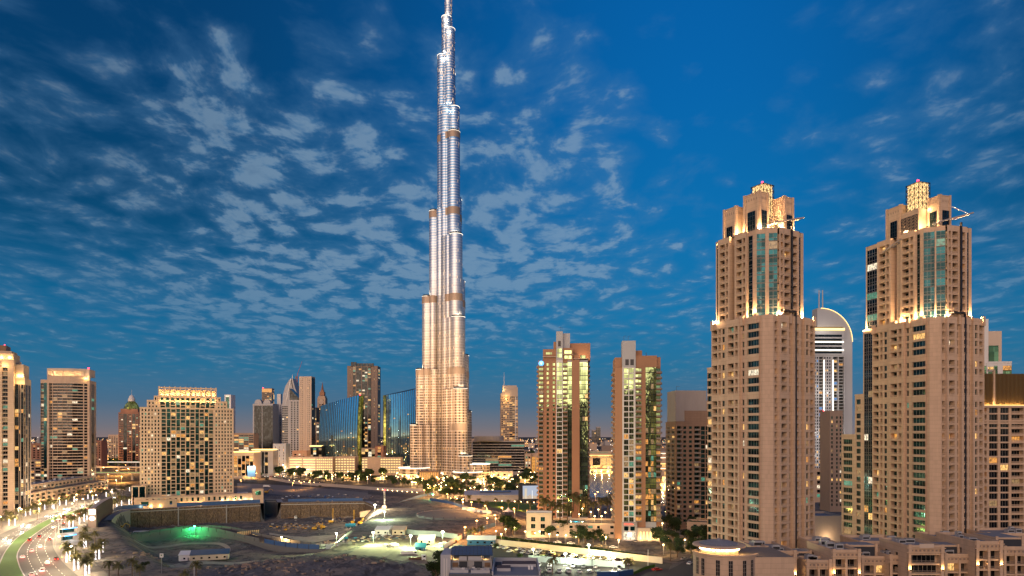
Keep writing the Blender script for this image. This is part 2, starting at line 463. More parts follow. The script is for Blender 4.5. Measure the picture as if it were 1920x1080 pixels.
    def roof(s, x0, x1, y0, y1, z, wall=None, roof='roof_grey', par=1.0, t=.4):
        wall = wall or s.wall
        s.w.poly([(x0, y0, z), (x1, y0, z), (x1, y1, z), (x0, y1, z)], roof)
        if par > 0:
            s.w.box(x0-.1, x1+.1, y0-.1, y0+t, z+.003, z+par, wall); s.w.box(x0-.1, x1+.1, y1-t, y1+.1, z+.003, z+par, wall)
            s.w.box(x0-.1, x0+t, y0+t, y1-t, z+.003, z+par, wall); s.w.box(x1-t, x1+.1, y0+t, y1-t, z+.003, z+par, wall)
    def part(s, name, mb, smooth=False): return mb.build(name, s.root, smooth)
    def units(s, x0, x1, y0, y1, z, n):
        for i in range(n):
            b = MB(); w, l, h = s.rng.uniform(1.5, 3.5), s.rng.uniform(1.5, 3), s.rng.uniform(1, 2.2)
            x, y = s.rng.uniform(x0, x1), s.rng.uniform(y0, y1)
            b.box(0, w, 0, l, 0, h, 'panel_grey'); b.box(.2, w-.2, -.05, .0, h*.25, h*.8, 'metal_dark'); b.box(.3, w-.3, .3, l-.3, h, h+.25, 'metal_grey')
            b.build('roof_unit', s.root, loc=(x, y, z))
    def finish(s, wallname='wall', cap=98):
        s.part(wallname, s.w)
        cr, sr = math.cos(s.rz), math.sin(s.rz)
        for kind, its in s.items.items():
            if not its: continue
            sc = []
            for i, (un, fr, u, v, z, w, h) in enumerate(its):
                x, y, q = fr(u+w/2, v, z+h/2); X, Y, Z = s.loc.x+x*cr-y*sr, s.loc.y+x*sr+y*cr, s.loc.z+q
                nx, ny = fr.n.x*cr-fr.n.y*sr, fr.n.x*sr+fr.n.y*cr
                d = math.hypot(X, Y); co = max(0, -(nx*X+ny*Y)/d)
                px, py = 960+X/max(Y, 1)*FPX, HOR-(Z-CAM_H)/max(Y, 1)*FPX
                vis = 1 if -5 < px < 1925 and -5 < py < 1075 else .0001
                lim = getattr(s, 'hide', None)
                if lim and lim(px, py): vis = .0001
                sc.append((-w*h*co/d/d*vis, i))
            sc.sort(); rest = MB(); nrest = 0
            for r_, (c_, i) in enumerate(sc):
                un, fr, u, v, z, w, h = its[i]
                if r_ < cap and (c_ < -1e-9 or len(its) <= cap):
                    if not hasattr(un, 'me'): un.me = un.mesh(kind)
                    put_mesh(kind, un.me, s.root, fr(u, v, z), fr.ang)
                else:
                    ca, sa = math.cos(fr.ang), math.sin(fr.ang); o = fr(u, v, z)
                    rest.add(un.v, un.f, un.m, un.names, lambda x, y, zz: (o[0]+x*ca-y*sa, o[1]+x*sa+y*ca, o[2]+zz)); nrest += 1
            if nrest:
                ob = rest.build(kind, s.root)
                if nrest > 1: struct(ob, 'stuff')
        return s.root
def rows(n, h, base=0., cap=0., every=0, band=0.):
    r = []
    if base: r.append((base, 'p'))
    for i in range(n):
        r.append((h, 'f'))
        if every and (i+1) % every == 0 and i < n-1: r.append((band, 'p'))
    if cap: r.append((cap, 'p'))
    return r
def width_to(x0, y0, ang, px):
    k = (px-960)/FPX
    return (k*y0-x0)/(math.cos(ang)-k*math.sin(ang))
# ------------------------------------------------------------------ the two sand-coloured residential towers on the right
def lattice(mb, p0, p1, z0, z1, nu, nz, m, r=.09):
    p0, p1 = Vector(p0), Vector(p1)
    P = lambda i, j: Vector((*(p0+(p1-p0)*(i/nu)), z0+(z1-z0)*j/nz))
    for i in range(nu+1): mb.tube(P(i, 0), P(i, nz), r, r, m, 4)
    for j in range(nz+1): mb.tube(P(0, j), P(nu, j), r, r, m, 4)
    for i in range(nu):
        for j in range(nz):
            mb.tube(P(i, j), P(i+1, j+1), r*.7, r*.7, m, 4); mb.tube(P(i+1, j), P(i, j+1), r*.7, r*.7, m, 4)
def crown_block(B, x0, x1, y0, y1, z0, z1, win_front=None, win_left=None):
    "a crown block with pilasters, a slotted frieze and tall windows"
    w = B.w; w.box(x0, x1, y0, y1, z0, z1, B.wall)
    for x in (x0, x1-.9): w.box(x, x+.9, y0-.35, y0, z0, z1+.6, B.wall)
    for y in (y0, y1-.9): w.box(x0-.35, x0, y, y+.9, z0, z1+.6, B.wall)
    w.box(x0-.15, x1+.15, y0-.15, y1+.15, z1+.003, z1+.35, B.wall)
    for i in range(5):
        u = x0+1.4+(x1-x0-2.8)*i/4.; w.box(u-.15, u+.15, y0-.03, y0, z1-2.6, z1-1.6, 'stone_dark')
        u = y0+1.4+(y1-y0-2.8)*i/4.; w.box(x0-.03, x0, u-.15, u+.15, z1-2.6, z1-1.6, 'stone_dark')
    def win(fr, wd, h, ang):
        b = MB(); g = 'glass_teal'; b.poly([(0,-.06,0),(wd,-.06,0),(wd,-.06,h),(0,-.06,h)], g)
        for i in range(4): b.box(wd*i/3-.08, wd*i/3+.08, -.2, -.065, 0, h, 'metal_dark')
        for i in range(6): b.box(0, wd, -.17, -.066, h*i/5-.07, h*i/5+.07, 'metal_dark')
        b.build('window', B.root, loc=fr, rz=ang)
    if win_front: u, wd, h = win_front; win((x0+u, y0, z0-.6), wd, h, 0)
    if win_left: u, wd, h = win_left; win((x0, y0+u+wd, z0-.6), wd, h, -math.pi/2)
def residential_tower(label, px, D, yaw, R_, L, seed, groups, wing, hide, variant):
    B = Bld('residential_tower', label, 'tower', (PX(px, D), D, 0), R(yaw), seed, 'stone', 'glass', 'frame', lit=.09)
    B.sill, B.head = .55, .45
    B.hide = hide; fh = 3.35; c = 2.8
    zt = 110.5 if variant == 1 else 112.
    rw = [(2.4, 'p')]; z = zt-2.4
    for g in groups: rw += [(fh, 'f')]*g+[(1.9, 'p')]; z -= fh*g+1.9
    n = int(z//fh); rw += [(fh, 'f')]*n+[(z-n*fh, 'p')]; rw.reverse()
    left = 'w.5 b3.2 w.8 b1.5 w.7 n1.9 w2.0 w1@1.1 b3.6@1.1 w.7@1.1 b1.7@1.1 w1@1.1 w.5 n1.5 w2.4 k6.4@.6 w1.7'
    right = 'w.8 b1.6 w1@1.2 b3.2@1.2 w1.4@1.2 w.4 n1.9 w.3 w1.3@1.3 b1.9@1.3 w1.2@1.3 w.4 n1.8 w.3 w.9@1.2 n1.7@1.2 w.9@1.2 w.3 b3.3 w1'
    B.face((0, L), (0, c), left, rw, 0); B.face((0, c), (c, 0), 'w1', rw, 0); B.face((c, 0), (R_, 0), right, rw, 0)
    B.face((R_, 0), (R_, L), 'w2 b3 w2 n2 w3 b3 w2 n2 w4 k4 w3', rw, 0); B.face((R_, L), (0, L), 'w1', rw, 0)
    w = B.w; w.poly([(0, c, zt-.9), (c, 0, zt-.9), (R_, 0, zt-.9), (R_, L, zt-.9), (0, L, zt-.9)], 'roof_grey')
    # cornice mouldings and pilaster caps on the shoulder
    for z0 in (zt-2.6,):
        for (x0, x1, y0, y1) in ((-.25, 0, c+1, L), (c+1, R_, -.25, 0)): w.box(x0, x1, y0, y1, z0, z0+.35, 'stone')
    for y in (6., 13., 20., L-1): w.box(-.9, .3, y-.7, y+.7, zt-3, zt+1.1, 'stone')
    for x in (7.4, 12.4, 18., R_-1): w.box(x-.6, x+.6, -.9, .3, zt-3, zt+1.0, 'stone')
    # upper shaft
    i0 = 1.4; uc = 5.6; UR = R_-5.5; UL = L-1.2 if variant == 1 else L+5.2; zu = zt; ur = [(fh, 'f')]*(10 if variant == 1 else 11)+[(2.0, 'p')]; zt2 = zu+sum(r[0] for r in ur)
    lz = B.lit; B.lit = .09; B.gm = 'glass_teal'
    if variant == 1:
        B.face((i0, UL), (i0, i0+uc), 'w.7 g1.3 w.6 w1@1.2 b3.2@1.2 w.5@1.2 b1.4@1.2 w1@1.2 s3 w1@1.2 b3.2@1.2 w.5@1.2 b1.5@1.2 w.8@1.2 g2.4 w2.2', ur, zu)
    else:
        B.face((i0, UL), (i0, i0+uc), 'w.7 g5.5 w1 w1@1.2 b3.2@1.2 w.5@1.2 b1.4@1.2 w1@1.2 s2 w1.4 g1.2 w1@1.2 b3.2@1.2 w.5@1.2 b1.5@1.2 w.9@1.2 g1.4 w1.6', ur, zu)
    B.face((i0, i0+uc), (i0+uc, i0), 'g3.2 w1.3@.5 g3.2' if variant == 1 else 'g4.2 w.5@.3 g3.4', ur, zu)
    B.face((i0+uc, i0), (UR, i0), 'w.9@.8 b1.3@.8 w.7@.8 b3.1@.8 w.9@.8 b3@.8 w1@.8 g1.8 w1.6', ur, zu)
    B.face((UR, i0), (UR, UL), 'w2 g3 w2 b3 w3 g3 w3', ur, zu); B.face((UR, UL), (i0, UL), 'w1', ur, zu)
    B.lit = lz; B.gm = 'glass'
    w.poly([(i0, i0+uc, zt2), (i0+uc, i0, zt2), (UR, i0, zt2), (UR, UL, zt2), (i0, UL, zt2)], 'roof_grey')
    # crown
    if variant == 1:
        crown_block(B, 2.4, 8, 18.5, 25.5, zt2-3.5, zt2+12.5, None, (2, 3, 9))
        crown_block(B, 3.2, 8.6, 7.2, 15.2, zt2, zt2+15.5, (1., 3.2, 9), (2, 3.8, 9))
        crown_block(B, 14.6, 20.4, 4.2, 10., zt2, zt2+14.5, (1.6, 3., 8), None); w.box(8.8, 14.6, 10.5, 16, zt2, zt2+7.5, 'stone')
        lx, ly, l0, l1 = 8.7, 9.7, zt2+7.6, zt2+21.
        lat = ((9.0, 8.0), (14.4, 7.2))
    else:
        crown_block(B, 1.9, 8., 19., 27., zt2, zt2+13.5, None, (2, 3.4, 8)); crown_block(B, 6., 12., 3.2, 9., zt2, zt2+13., (1.4, 3.4, 7.5), (1.6, 3, 7.5))
        w.box(1.9, 9, 9.9, 18.9, zt2, zt2+9.5, 'stone')
        lx, ly, l0, l1 = 2., 10., zt2+9.52, zt2+21.
        lat = ((1.75, 18.6), (1.75, 10.4))
    b = MB(); lattice(b, lat[0], lat[1], zt2+.2, zt2+7., 4, 5, 'metal_dark', .11); b.build('lattice_screen', B.root)
    b = MB(); q = 6.4
    for p0, p1 in (((lx, ly), (lx+q, ly)), ((lx, ly+q), (lx, ly)), ((lx+q, ly), (lx+q, ly+q)), ((lx, ly+q), (lx+q, ly+q))): lattice(b, p0, p1, l0, l1, 3, 5, 'metal_dark', .11)
    o = b.build('lantern_frame', B.root)
    b = MB(); b.box(lx+.45, lx+q-.45, ly+.45, ly+q-.45, l0, l1-.3, 'lantern_glow'); b.build('lantern', B.root)
    b = MB(); n = len(b.v); b.v += [(lx-.2, ly-.2, l1+.02), (lx+q+.2, ly-.2, l1+.02), (lx+q+.2, ly+q+.2, l1+.02), (lx-.2, ly+q+.2, l1+.02), (lx+q/2, ly+q/2, l1+1.5)]
    for f in ((0,1,4), (1,2,4), (2,3,4), (3,0,4), (3,2,1,0)): b.f.append(f); b.m.append(b.mi('metal_grey'))
    b.build('lantern_cap', B.root)
    b = MB(); b.lathe(lx+q/2, ly+q/2, [(0, l1+1.4), (.42, l1+1.5), (.42, l1+2.1), (0, l1+2.2)], 'lamp_red', 8); b.build('warning_lamp', B.root)
    # tilted steel canopies
    b = MB()
    def canopy(p0, p1, wd):
        p0, p1 = Vector(p0), Vector(p1); d = (p1-p0).normalized(); s_ = d.cross(Vector((0, 0, 1))).normalized()*wd
        for k in (-1, 1): b.tube(p0+s_*k, p1+s_*k, .32, .32, 'stone_grey', 6)
        for i in range(9): c_ = p0.lerp(p1, i/8); b.tube(c_-s_, c_+s_, .13, .13, 'metal_grey', 4)
    if variant == 1: canopy((7.5, 4.6, zt2+2.6), (22.5, 2.2, zt2+6.2), 1.5)
    else:
        canopy((4., 3.5, zt2+1.2), (20., 0.6, zt2+5.8), 1.5); canopy((.2, 26., zt2-5.5), (.6, 17, zt2-2.2), 1.0)
        for x in (20., 21.5): b.tube((x-9, 3, zt2+9), (19.5, .6, zt2+5.6), .08, .08, 'white_paint', 4)
    b.build('canopy', B.root)
    b = MB(); mx = i0+uc+6.9
    b.box(mx, mx+.7, i0-1.5, i0-.85, zu+3, zt2+1.5, 'metal_dark'); b.box(mx-6, mx+.9, -1.8, .4, zu+1.6, zu+2.0, 'metal_dark'); b.box(mx+.5, mx+1.25, -1.5, -.75, 0, zu+1.5, 'metal_dark')
    b.build('mast_rail', B.root)
    # uplights standing on the ledges, each with its lamp
    ups = [(.2, 5.9, zt+.2), (5.9, .2, zt+.2), (UR-.6, .3, zt+.2), (-.3, UL-.8, zt-.3), (2.6, 6.3, zt2+.3), (8.2, 4.4, zt2+.3), (13., 5.6, zt2+.4), (UR-1.2, 2.6, zt2+.4), (1.7, 16.6, zt2+.3)]
    if variant == 1: ups += [(.0, 7.3, zt+.2), (1.6, 25.8, zt2-2), (9.4, 9, zt2+1)]
    else: ups += [(-.5, 16.4, zt+.2), (-.3, 8.6, zt+.2), (2.2, 18.0, zt2-1), (3.2, 3.2, zt+.2)]
    for i, p in enumerate(ups):
        f = MB(); f.lathe(0, 0, [(0, 0), (.3, 0), (.38, .35), (0, .36)], 'metal_dark', 8, ['metal_dark', 'metal_dark', 'lamp_warm']); f.build('uplight', B.root, loc=p)
        lamp(B.root, (p[0], p[1], p[2]+.6), 2400 if p[2] < zt2-4 else 2300, (1, .60, .28), .25)
    lamp(B.root, (lx+q/2, ly-2, l0-1), 200, (1, .66, .3), .3)
    # side wing
    if wing:
        y = L
        for (wl, top, cols) in wing:
            k = int(top//fh); rr = [(top-k*fh-.0, 'p')]+[(fh, 'f')]*k+[(1.2, 'p')]
            B.gm = 'glass' if k < 28 else 'glass_teal'
            B.face((0.6, y+wl), (0.6, y), cols, rr, 0); B.face((9, y), (9, y+wl), 'w1', rr, 0); B.face((9, y+wl), (.6, y+wl), 'w1', rr, 0)
            B.face((.6, y), (9, y), 'w1', rr, 0)
            B.roof(.6, 9, y, y+wl, sum(r[0] for r in rr), par=.8); y += wl
    return B.finish()
lit('lantern_glow', (1, .62, .25), 1.9)
residential_tower('left one of the two tall sand-coloured towers, directly behind the round-roofed podium', 1441, 270, 30, 28.5, 30, 11,
    (4, 4), [(3., 90., 'k1')], lambda px, py: py > 1030, 1)
residential_tower('right one of the two tall sand-coloured towers, with a stepped side wing', 1754, 284, 17, 27, 33, 12,
    (4, 2, 2), [(6., 110., 'w.6 g2.4 g2.4 w.6'), (5., 80., 'w.5 k2.2 w1.2'), (8.5, 61., 'w.8 k4.8 w1.4')], lambda px, py: py > 1015, 2)

# ------------------------------------------------------------------ the two terracotta and glass towers in the middle
def glass_tower_one():
    D = 500; x0 = PX(1009, D); yaw = R(-4)
    B = Bld('apartment_tower', 'terracotta apartment tower with green glass strips and a blue lit sign near its top', 'tower', (x0, D, 0), yaw, 21, 'terracotta', 'glass_gold', 'frame_dark', lit=.05, rail='slab')
    fh = 3.32; n = 34; rw = rows(n, fh, 3.2, 1.4); zt = sum(r[0] for r in rw); rail0 = B.rail
    B.hide = lambda px, py: py > 950
    def seg(a, b, cols, wall, gm, fm): B.wall, B.gm, B.fm = wall, gm, fm; B.face(a, b, cols, rw, 0)
    B.dep = .3; B.sill = .8; B.head = .5
    seg((0, 0), (4.2, 0), 'w.5 x3.2 w.5', 'terracotta', 'glass_gold', 'frame')
    seg((4.2, 0), (13.2, -.0), 'w2 n2 w2.6 n2 w.8', 'terracotta', 'glass_gold', 'frame_dark')
    seg((13.2, -1.2), (18., -1.2), 'w.5 d3.8 w.5', 'panel_light', 'glass_gold', 'frame'); B.face((13.2, 0), (13.2, -1.2), 'w1', rw, 0); B.face((18., -1.2), (18., 0), 'w1', rw, 0)
    seg((18., 0), (21.4, 0), 'x1', 'terracotta', 'glass_gold', 'frame')
    seg((21.4, 0), (24.6, 0), 'g1', 'panel_grey', 'glass_gold', 'frame_dark')
    seg((24.6, -1.8), (30.2, -1.8), 'w1', 'terracotta', 'glass_gold', 'frame'); B.face((24.6, 0), (24.6, -1.8), 'w1', rw, 0); B.face((30.2, -1.8), (30.2, 0), 'w1', rw, 0)
    seg((30.2, 0), (36.2, 0), 'g2.1 g1.8 g2.1', 'panel_grey', 'glass_gold', 'frame_dark')
    seg((36.2, 0), (38.2, 20), 'w1 x3 w2 x3 w3 n2 w4', 'terracotta', 'glass_gold', 'frame')
    B.wall = 'terracotta'; B.face((38.2, 20), (0, 20), 'w1', rw, 0); B.face((0, 20), (0, 0), 'w4 n2 w3 x3 w3 x3 w2', rw, 0)
    B.w.poly([(0, 0, zt), (36.2, 0, zt), (38.2, 20, zt), (0, 20, zt)], 'roof_grey')
    w = B.w
    for (a, b_, c, d, z0, z1, m) in ((3.5, 14, 2, 18, zt+.01, zt+8.5, 'terracotta'), (21.4, 38.2, 4.5, 18, zt+.01, zt+13, 'terracotta'), (11.2, 14., 3, 14, zt+8.5, zt+14, 'terracotta'),
                                  (13.2, 18, -1.25, 4, zt+.01, zt+21, 'panel_grey'), (18.02, 23.3, 2, 9, zt+4, zt+20, 'panel_grey'), (18.02, 25.5, -.3, 4.4, zt+.01, zt+9, 'terracotta'), (26, 30, 1, 4.4, zt+.01, zt+4, 'terracotta')):
        w.box(a, b_, c, d, z0, z1, m, top='roof_grey')
    b = MB()
    for (u, wd, z, h) in ((5.6, 4.6, zt+4.6, 1.6), (14., 3.3, zt+2, 2.8), (14., 3.3, zt+5.6, 2.8), (19.2, 5.2, zt+1, 2.4), (19.2, 5.2, zt+4.8, 2.4), (31, 3.6, zt+1, 3)):
        y = {5.6: 2, 14.: -1.25, 19.2: -.3, 31: 4.5}[u]
        p = MB(); p.poly([(0,-.05,0),(wd,-.05,0),(wd,-.05,h),(0,-.05,h)], 'glass_gold')
        for i in range(4): p.box(wd*i/3-.06, wd*i/3+.06, -.12, -.055, 0, h, 'frame_dark')
        p.build('window', B.root, loc=(u, y, z))
    b.box(14.6, 16.6, -1.3, -1.251, zt+10, zt+14, 'metal_dark'); b.build('louvre', B.root)
    b = MB(); b.box(18, 25.8, -1.4, -.31, zt+3.9, zt+4.2, 'stone_light'); b.box(3.3, 14, .6, 2, zt+2.6, zt+3.0, 'stone_light'); b.box(25.6, 36.4, .2, 4.5, zt+.9, zt+1.3, 'stone_light'); b.build('balcony', B.root)
    b = MB()
    for x in (16.3, 17.6): b.tube((x, 1, zt+21), (x, 1, zt+24), .09, .09, 'metal_dark', 4); b.tube((x, 1, zt+24), (x-1.6, .4, zt+24.2), .09, .09, 'metal_dark', 4)
    b.tube((30, 8, zt+13), (33, 8, zt+14.5), .1, .1, 'metal_dark', 4); b.build('crane_arm', B.root)
    b = MB(); b.lathe(0, 0, [(0, 0), (1.75, 0), (1.9, .3), (1.75, .35), (0, .36)], 'strip_blue', 20, ['strip_blue', 'metal_dark', 'strip_blue', 'strip_blue'])
    o = b.build('lit_sign', B.root, loc=(2.3, -.8, zt-2.2)); o.rotation_euler = (R(90), 0, 0)
    b = MB(); b.poly([(-.9, .5, .40), (0, -1.1, .40), (.9, .5, .40), (.0, 0, .40)], 'white_sign'); b.tube((-1.1, .9, .4), (1.1, .9, .4), .16, .16, 'white_sign', 5)
    e = b.build('emblem', o)
    lamp(B.root, (33, .5, zt+1.8), 500, (1, .62, .3), .3)
    return B.finish()
lit('white_sign', (.8, .9, 1), 2.0, False); lit('sign_red', (1, .07, .04), 3, False)
glass_tower_one()
def glass_tower_two():
    D = 412; yaw = R(-5); x0 = PX(1153, D)
    B = Bld('apartment_tower', 'narrow terracotta apartment tower with a twin-windowed grey shaft and a bright red-lettered entrance', 'tower', (x0, D, 0), yaw, 22, 'terracotta', 'glass_gold', 'frame_dark', lit=.22, rail='slab')
    fh = 3.32; n = 28; rw = rows(n, fh, 10.5, 0); zt = sum(r[0] for r in rw)
    B.hide = lambda px, py: py > 985
    B.zlit = lambda z: 2.0 if z < 55 else (.12 if z > 66 else .8)
    B.dep = .3; B.lits = ('lit_amber', 'lit_amber', 'lit_warm', 'lit_dim', 'lit_dim', 'lit_green')
    def seg(a, b, cols, wall, fm): B.wall, B.fm = wall, fm; B.face(a, b, cols, rw, 0)
    w = B.w
    seg((0, 1.2), (4.4, 0), 'w1', 'terracotta', 'frame')
    seg((4.4, -.9), (12.2, -.9), 'w.9 d2.7 w.45 d2.7 w1.1', 'panel_light', 'frame'); B.face((4.4, 0), (4.4, -.9), 'w1', rw, 0); B.face((12.2, -.9), (12.2, 0), 'w1', rw, 0)
    seg((12.2, 0), (15.9, 0), 'x1', 'terracotta', 'frame')
    seg((15.9, -.6), (18.2, -.6), 'w1', 'terracotta', 'frame'); B.face((15.9, 0), (15.9, -.6), 'w1', rw, 0); B.face((18.2, -.6), (18.2, 0), 'w1', rw, 0)
    seg((18.2, 0), (24.6, 0), 'g1.6 g1.6 g1.6 g1.6', 'panel_grey', 'frame_dark')
    seg((24.6, .6), (27.3, 1.2), 'x1', 'terracotta', 'frame'); B.face((24.6, 0), (24.6, .6), 'w1', rw, 0)
    B.face((27.3, 1.2), (27.3, 22), 'w2 x3 w4 n2 w4 x3 w2', rw, 0); B.face((27.3, 22), (0, 22), 'w1', rw, 0); B.face((0, 22), (0, 1.2), 'w1 x3 w4 x3 w4 x3 w1', rw, 0)
    w.poly([(0, 1.2, zt), (4.4, 0, zt), (24.6, 0, zt), (27.3, 1.2, zt), (27.3, 22, zt), (0, 22, zt)], 'roof_grey')
    for (a, b_, c, d, z0, z1, m) in ((0., 27.3, 1.3, 21, zt+.01, zt+6.2, 'terracotta'), (12.2, 25., -.05, 1.29, zt+.01, zt+7., 'terracotta'), (4.3, 12.3, -.95, 8, zt+.01, zt+16, 'panel_grey'), (12.32, 16.5, 3, 9, zt+7, zt+10.5, 'terracotta'), (.4, 3.5, 1, 1.29, zt, zt+5, 'terracotta')):
        w.box(a, b_, c, d, z0, z1, m, top='roof_grey')
    for x in (6.2, 9.2):
        b = MB(); b.box(x-.1, x+2, -1.0, -.951, zt+1.2, zt+4.8, 'metal_dark'); b.build('louvre', B.root)
    b = MB()
    for x in (5.4, 8.): b.tube((x, 1, zt+16), (x, 1, zt+19), .09, .09, 'metal_dark', 4); b.tube((x, 1, zt+19), (x+1.4, .4, zt+19.1), .09, .09, 'metal_dark', 4)
    b.tube((19.5, 5, zt+6), (19, 5, zt+9.5), .2, .2, 'metal_dark', 4); b.build('crane_arm', B.root)
    # entrance block: grey portal with the red script sign, and the lit lobby with tall slots
    b = MB(); b.box(3.9, 13.1, -2.6, -.9, 0, 10.4, 'stone_grey'); b.build('portal', B.root)
    for x in (5.3, 9.): p = MB(); p.box(x, x+2.6, -2.66, -2.61, 5.4, 8, 'glass_teal'); p.box(x-.15, x+2.75, -2.7, -2.605, 5.2, 5.4, 'white_paint'); p.build('window', B.root)
    p = MB(); p.box(5, 12, -2.68, -2.61, .2, 4.6, 'lit_white'); p.box(7.2, 9.8, -2.74, -2.69, 1.9, 4.2, 'white_sign'); p.build('entrance', B.root)
    b = MB(); px_ = 5.4
    for i in range(8):
        h = (.9, .5, .6, .45, .6, .5, .8, .5)[i]; b.tube((px_, -2.8, 9.1), (px_+.35, -2.8, 9.1+h), .11, .11, 'sign_red', 4); b.tube((px_+.35, -2.8, 9.1+h), (px_+.6, -2.8, 9.1), .11, .11, 'sign_red', 4); px_ += .66
    b.tube((5.2, -2.8, 9.0), (10.6, -2.8, 9.15), .1, .1, 'sign_red', 4); b.build('sign_lettering', B.root)
    b = MB(); b.box(13.2, 26.3, -3.2, -.7, 0, 7.2, 'stone_light'); b.build('lobby_block', B.root)
    for i in range(6): p = MB(); x = 14.6+i*1.95; p.box(x, x+.75, -3.28, -3.21, .4, 5.0, 'strip_gold' if i < 5 else 'lit_amber'); p.build('slot_window', B.root)
    for x in (15, 20, 25): lamp(B.root, (x, -5, 1), 260, (1, .62, .25), .3)
    lamp(B.root, (8.5, -5, 2.5), 300, (1, .8, .6), .3); lamp(B.root, (2, -2.6, 1), 220, (1, .62, .25), .3)
    return B.finish()
glass_tower_two()

# ------------------------------------------------------------------ the wide residence block on the left with its floodlit crown
def wide_block():
    D = 600; yaw = R(27); x0 = PX(262, D); Wd = width_to(x0, D, yaw, 438)
    B = Bld('hotel_block', 'broad sand-coloured residence block with stepped shoulders and a floodlit colonnade on its roof', 'apartment block', (x0, D, 0), yaw, 31, 'stone', 'glass', None, lit=.16, rail='bar')
    B.sill, B.head, B.dep = .7, .6, .3
    fh = 3.2; mid = '' .join('b3.3 w.55 g2.6 w.55 ' for _ in range(5))+'b3.3'
    eq = 'w1.4 '+'n1.25 w1.05 '*5
    def bays(n5, off=0): return 'w1.2 '+'n1.25 w1.05 '*n5
    # three nested blocks: full width to 20 storeys, then two steps in
    rw = rows(25, fh, 6.6); z1 = sum(r[0] for r in rw)
    B.face((0, 0), (Wd, 0), bays(6)+'w.4 '+mid+' w.4 '+bays(6)+'w.3', rw, 0)
    B.face((Wd, 0), (Wd, 22), 'w2 n1.4 w2 n1.4 w2', rw, 0); B.face((Wd, 22), (0, 22), 'w1', rw, 0); B.face((0, 22), (0, 0), 'w2 n1.4 w2 n1.4 w3 n1.4 w2', rw, 0)
    B.roof(0, Wd, 0, 22, z1, par=1.2)
    r2 = rows(2, fh); B.block(Wd-11, 20, bays(3)+'w1 '+mid+' w1 '+bays(3), r2, z1+.01, x0=5.5, y0=.0, par=1.2)
    z2 = z1+2*fh; r3 = rows(1, 4.2); B.block(Wd-22, 18, 'w.8 n1.5 w1 n1.5 w1.2 '+'n3.6 w1.1 '*11+'n1.5 w1 n1.5 w.8', r3, z2+.02, x0=11, y0=.0, par=.8)
    z3 = z2+4.2
    for z in [6.6+fh*2*i for i in range(1, 13)]: B.w.box(19, Wd-19, -.28, 0, z-.22, z+.22, 'stone')
    # floodlit colonnade: piers, beams and a terrace behind
    b = MB(); xa, xb = 15, Wd-15; n = 11
    for i in range(n+1): x = xa+(xb-xa)*i/n; b.box(x-.55, x+.55, -.3, .8, z2-1, z3+9.4, 'stone')
    b.box(xa-.5, xb+.5, -.25, .75, z3+.6, z3+1.3, 'stone'); b.box(xa-.5, xb+.5, -.28, .78, z3+7.6, z3+8.8, 'stone'); b.box(xa, xb, 3.2, 16, z3+.02, z3+7, 'stone', top='roof_grey')
    b.build('colonnade', B.root)
    for i in range(n):
        x = xa+(xb-xa)*(i+.5)/n
        f = MB(); f.box(-.3, .3, -.3, .3, 0, .5, 'metal_dark'); f.box(-.22, .22, -.22, .22, .5, .62, 'lamp_warm'); f.build('uplight', B.root, loc=(x, 1.6, z3+1.3))
        lamp(B.root, (x, 1.3, z3+2.6), 420, (1, .60, .22), .3); lamp(B.root, (x, -1.4, z2+.6), 260, (1, .60, .22), .3)
    b = MB()
    for x in (26, 38, 43): b.tube((x, 8, z3+7), (x, 8, z3+13), .1, .06, 'metal_dark', 4)
    b.build('antenna', B.root)
    # left annexe and podium
    B.gm = 'glass_teal'; B.block(11, 16, 'w.6 g3.5 w.6 g3.5 w.6', rows(5, 3.6), 0, x0=-6, y0=-6, par=.8, left='w1 n1.5 w1 n1.5 w1'); B.gm = 'glass'
    B.block(Wd+19, 12, 'w6 '+'w2.2 n1.8 '*18+'w8', rows(1, 4.6, 3.6), 0, x0=-4, y0=-14, par=1.0, left='w2 n2 w2 n2 w2')
    B.block(31, 4, 'w3 d5 w14 n2 w3', rows(1, 4.4, 1.8), 0, x0=-2, y0=-18.2, par=.8)
    B.block(9, 10, 'w2 n5 w2', rows(1, 5, 7), 0, x0=Wd+15.4, y0=-15, par=1.2, side='w2 n4 w2')
    b = MB(); b.box(50, 62, -14.5, -14.01, .6, 3.4, 'lit_warm'); b.build('shopfront', B.root)
    for x in (1.5, 9, 16, 33, 38, 42, 46, 49): lamp(B.root, (x, -19.2 if x < 20 else -15.2, 1.8), 330, (1, .62, .25), .2)
    for x in (66, 71, 76, 81, 86, 91): lamp(B.root, (x, -15.0, 4.2), 200, (1, .75, .45), .2)
    return B.finish()
wide_block()

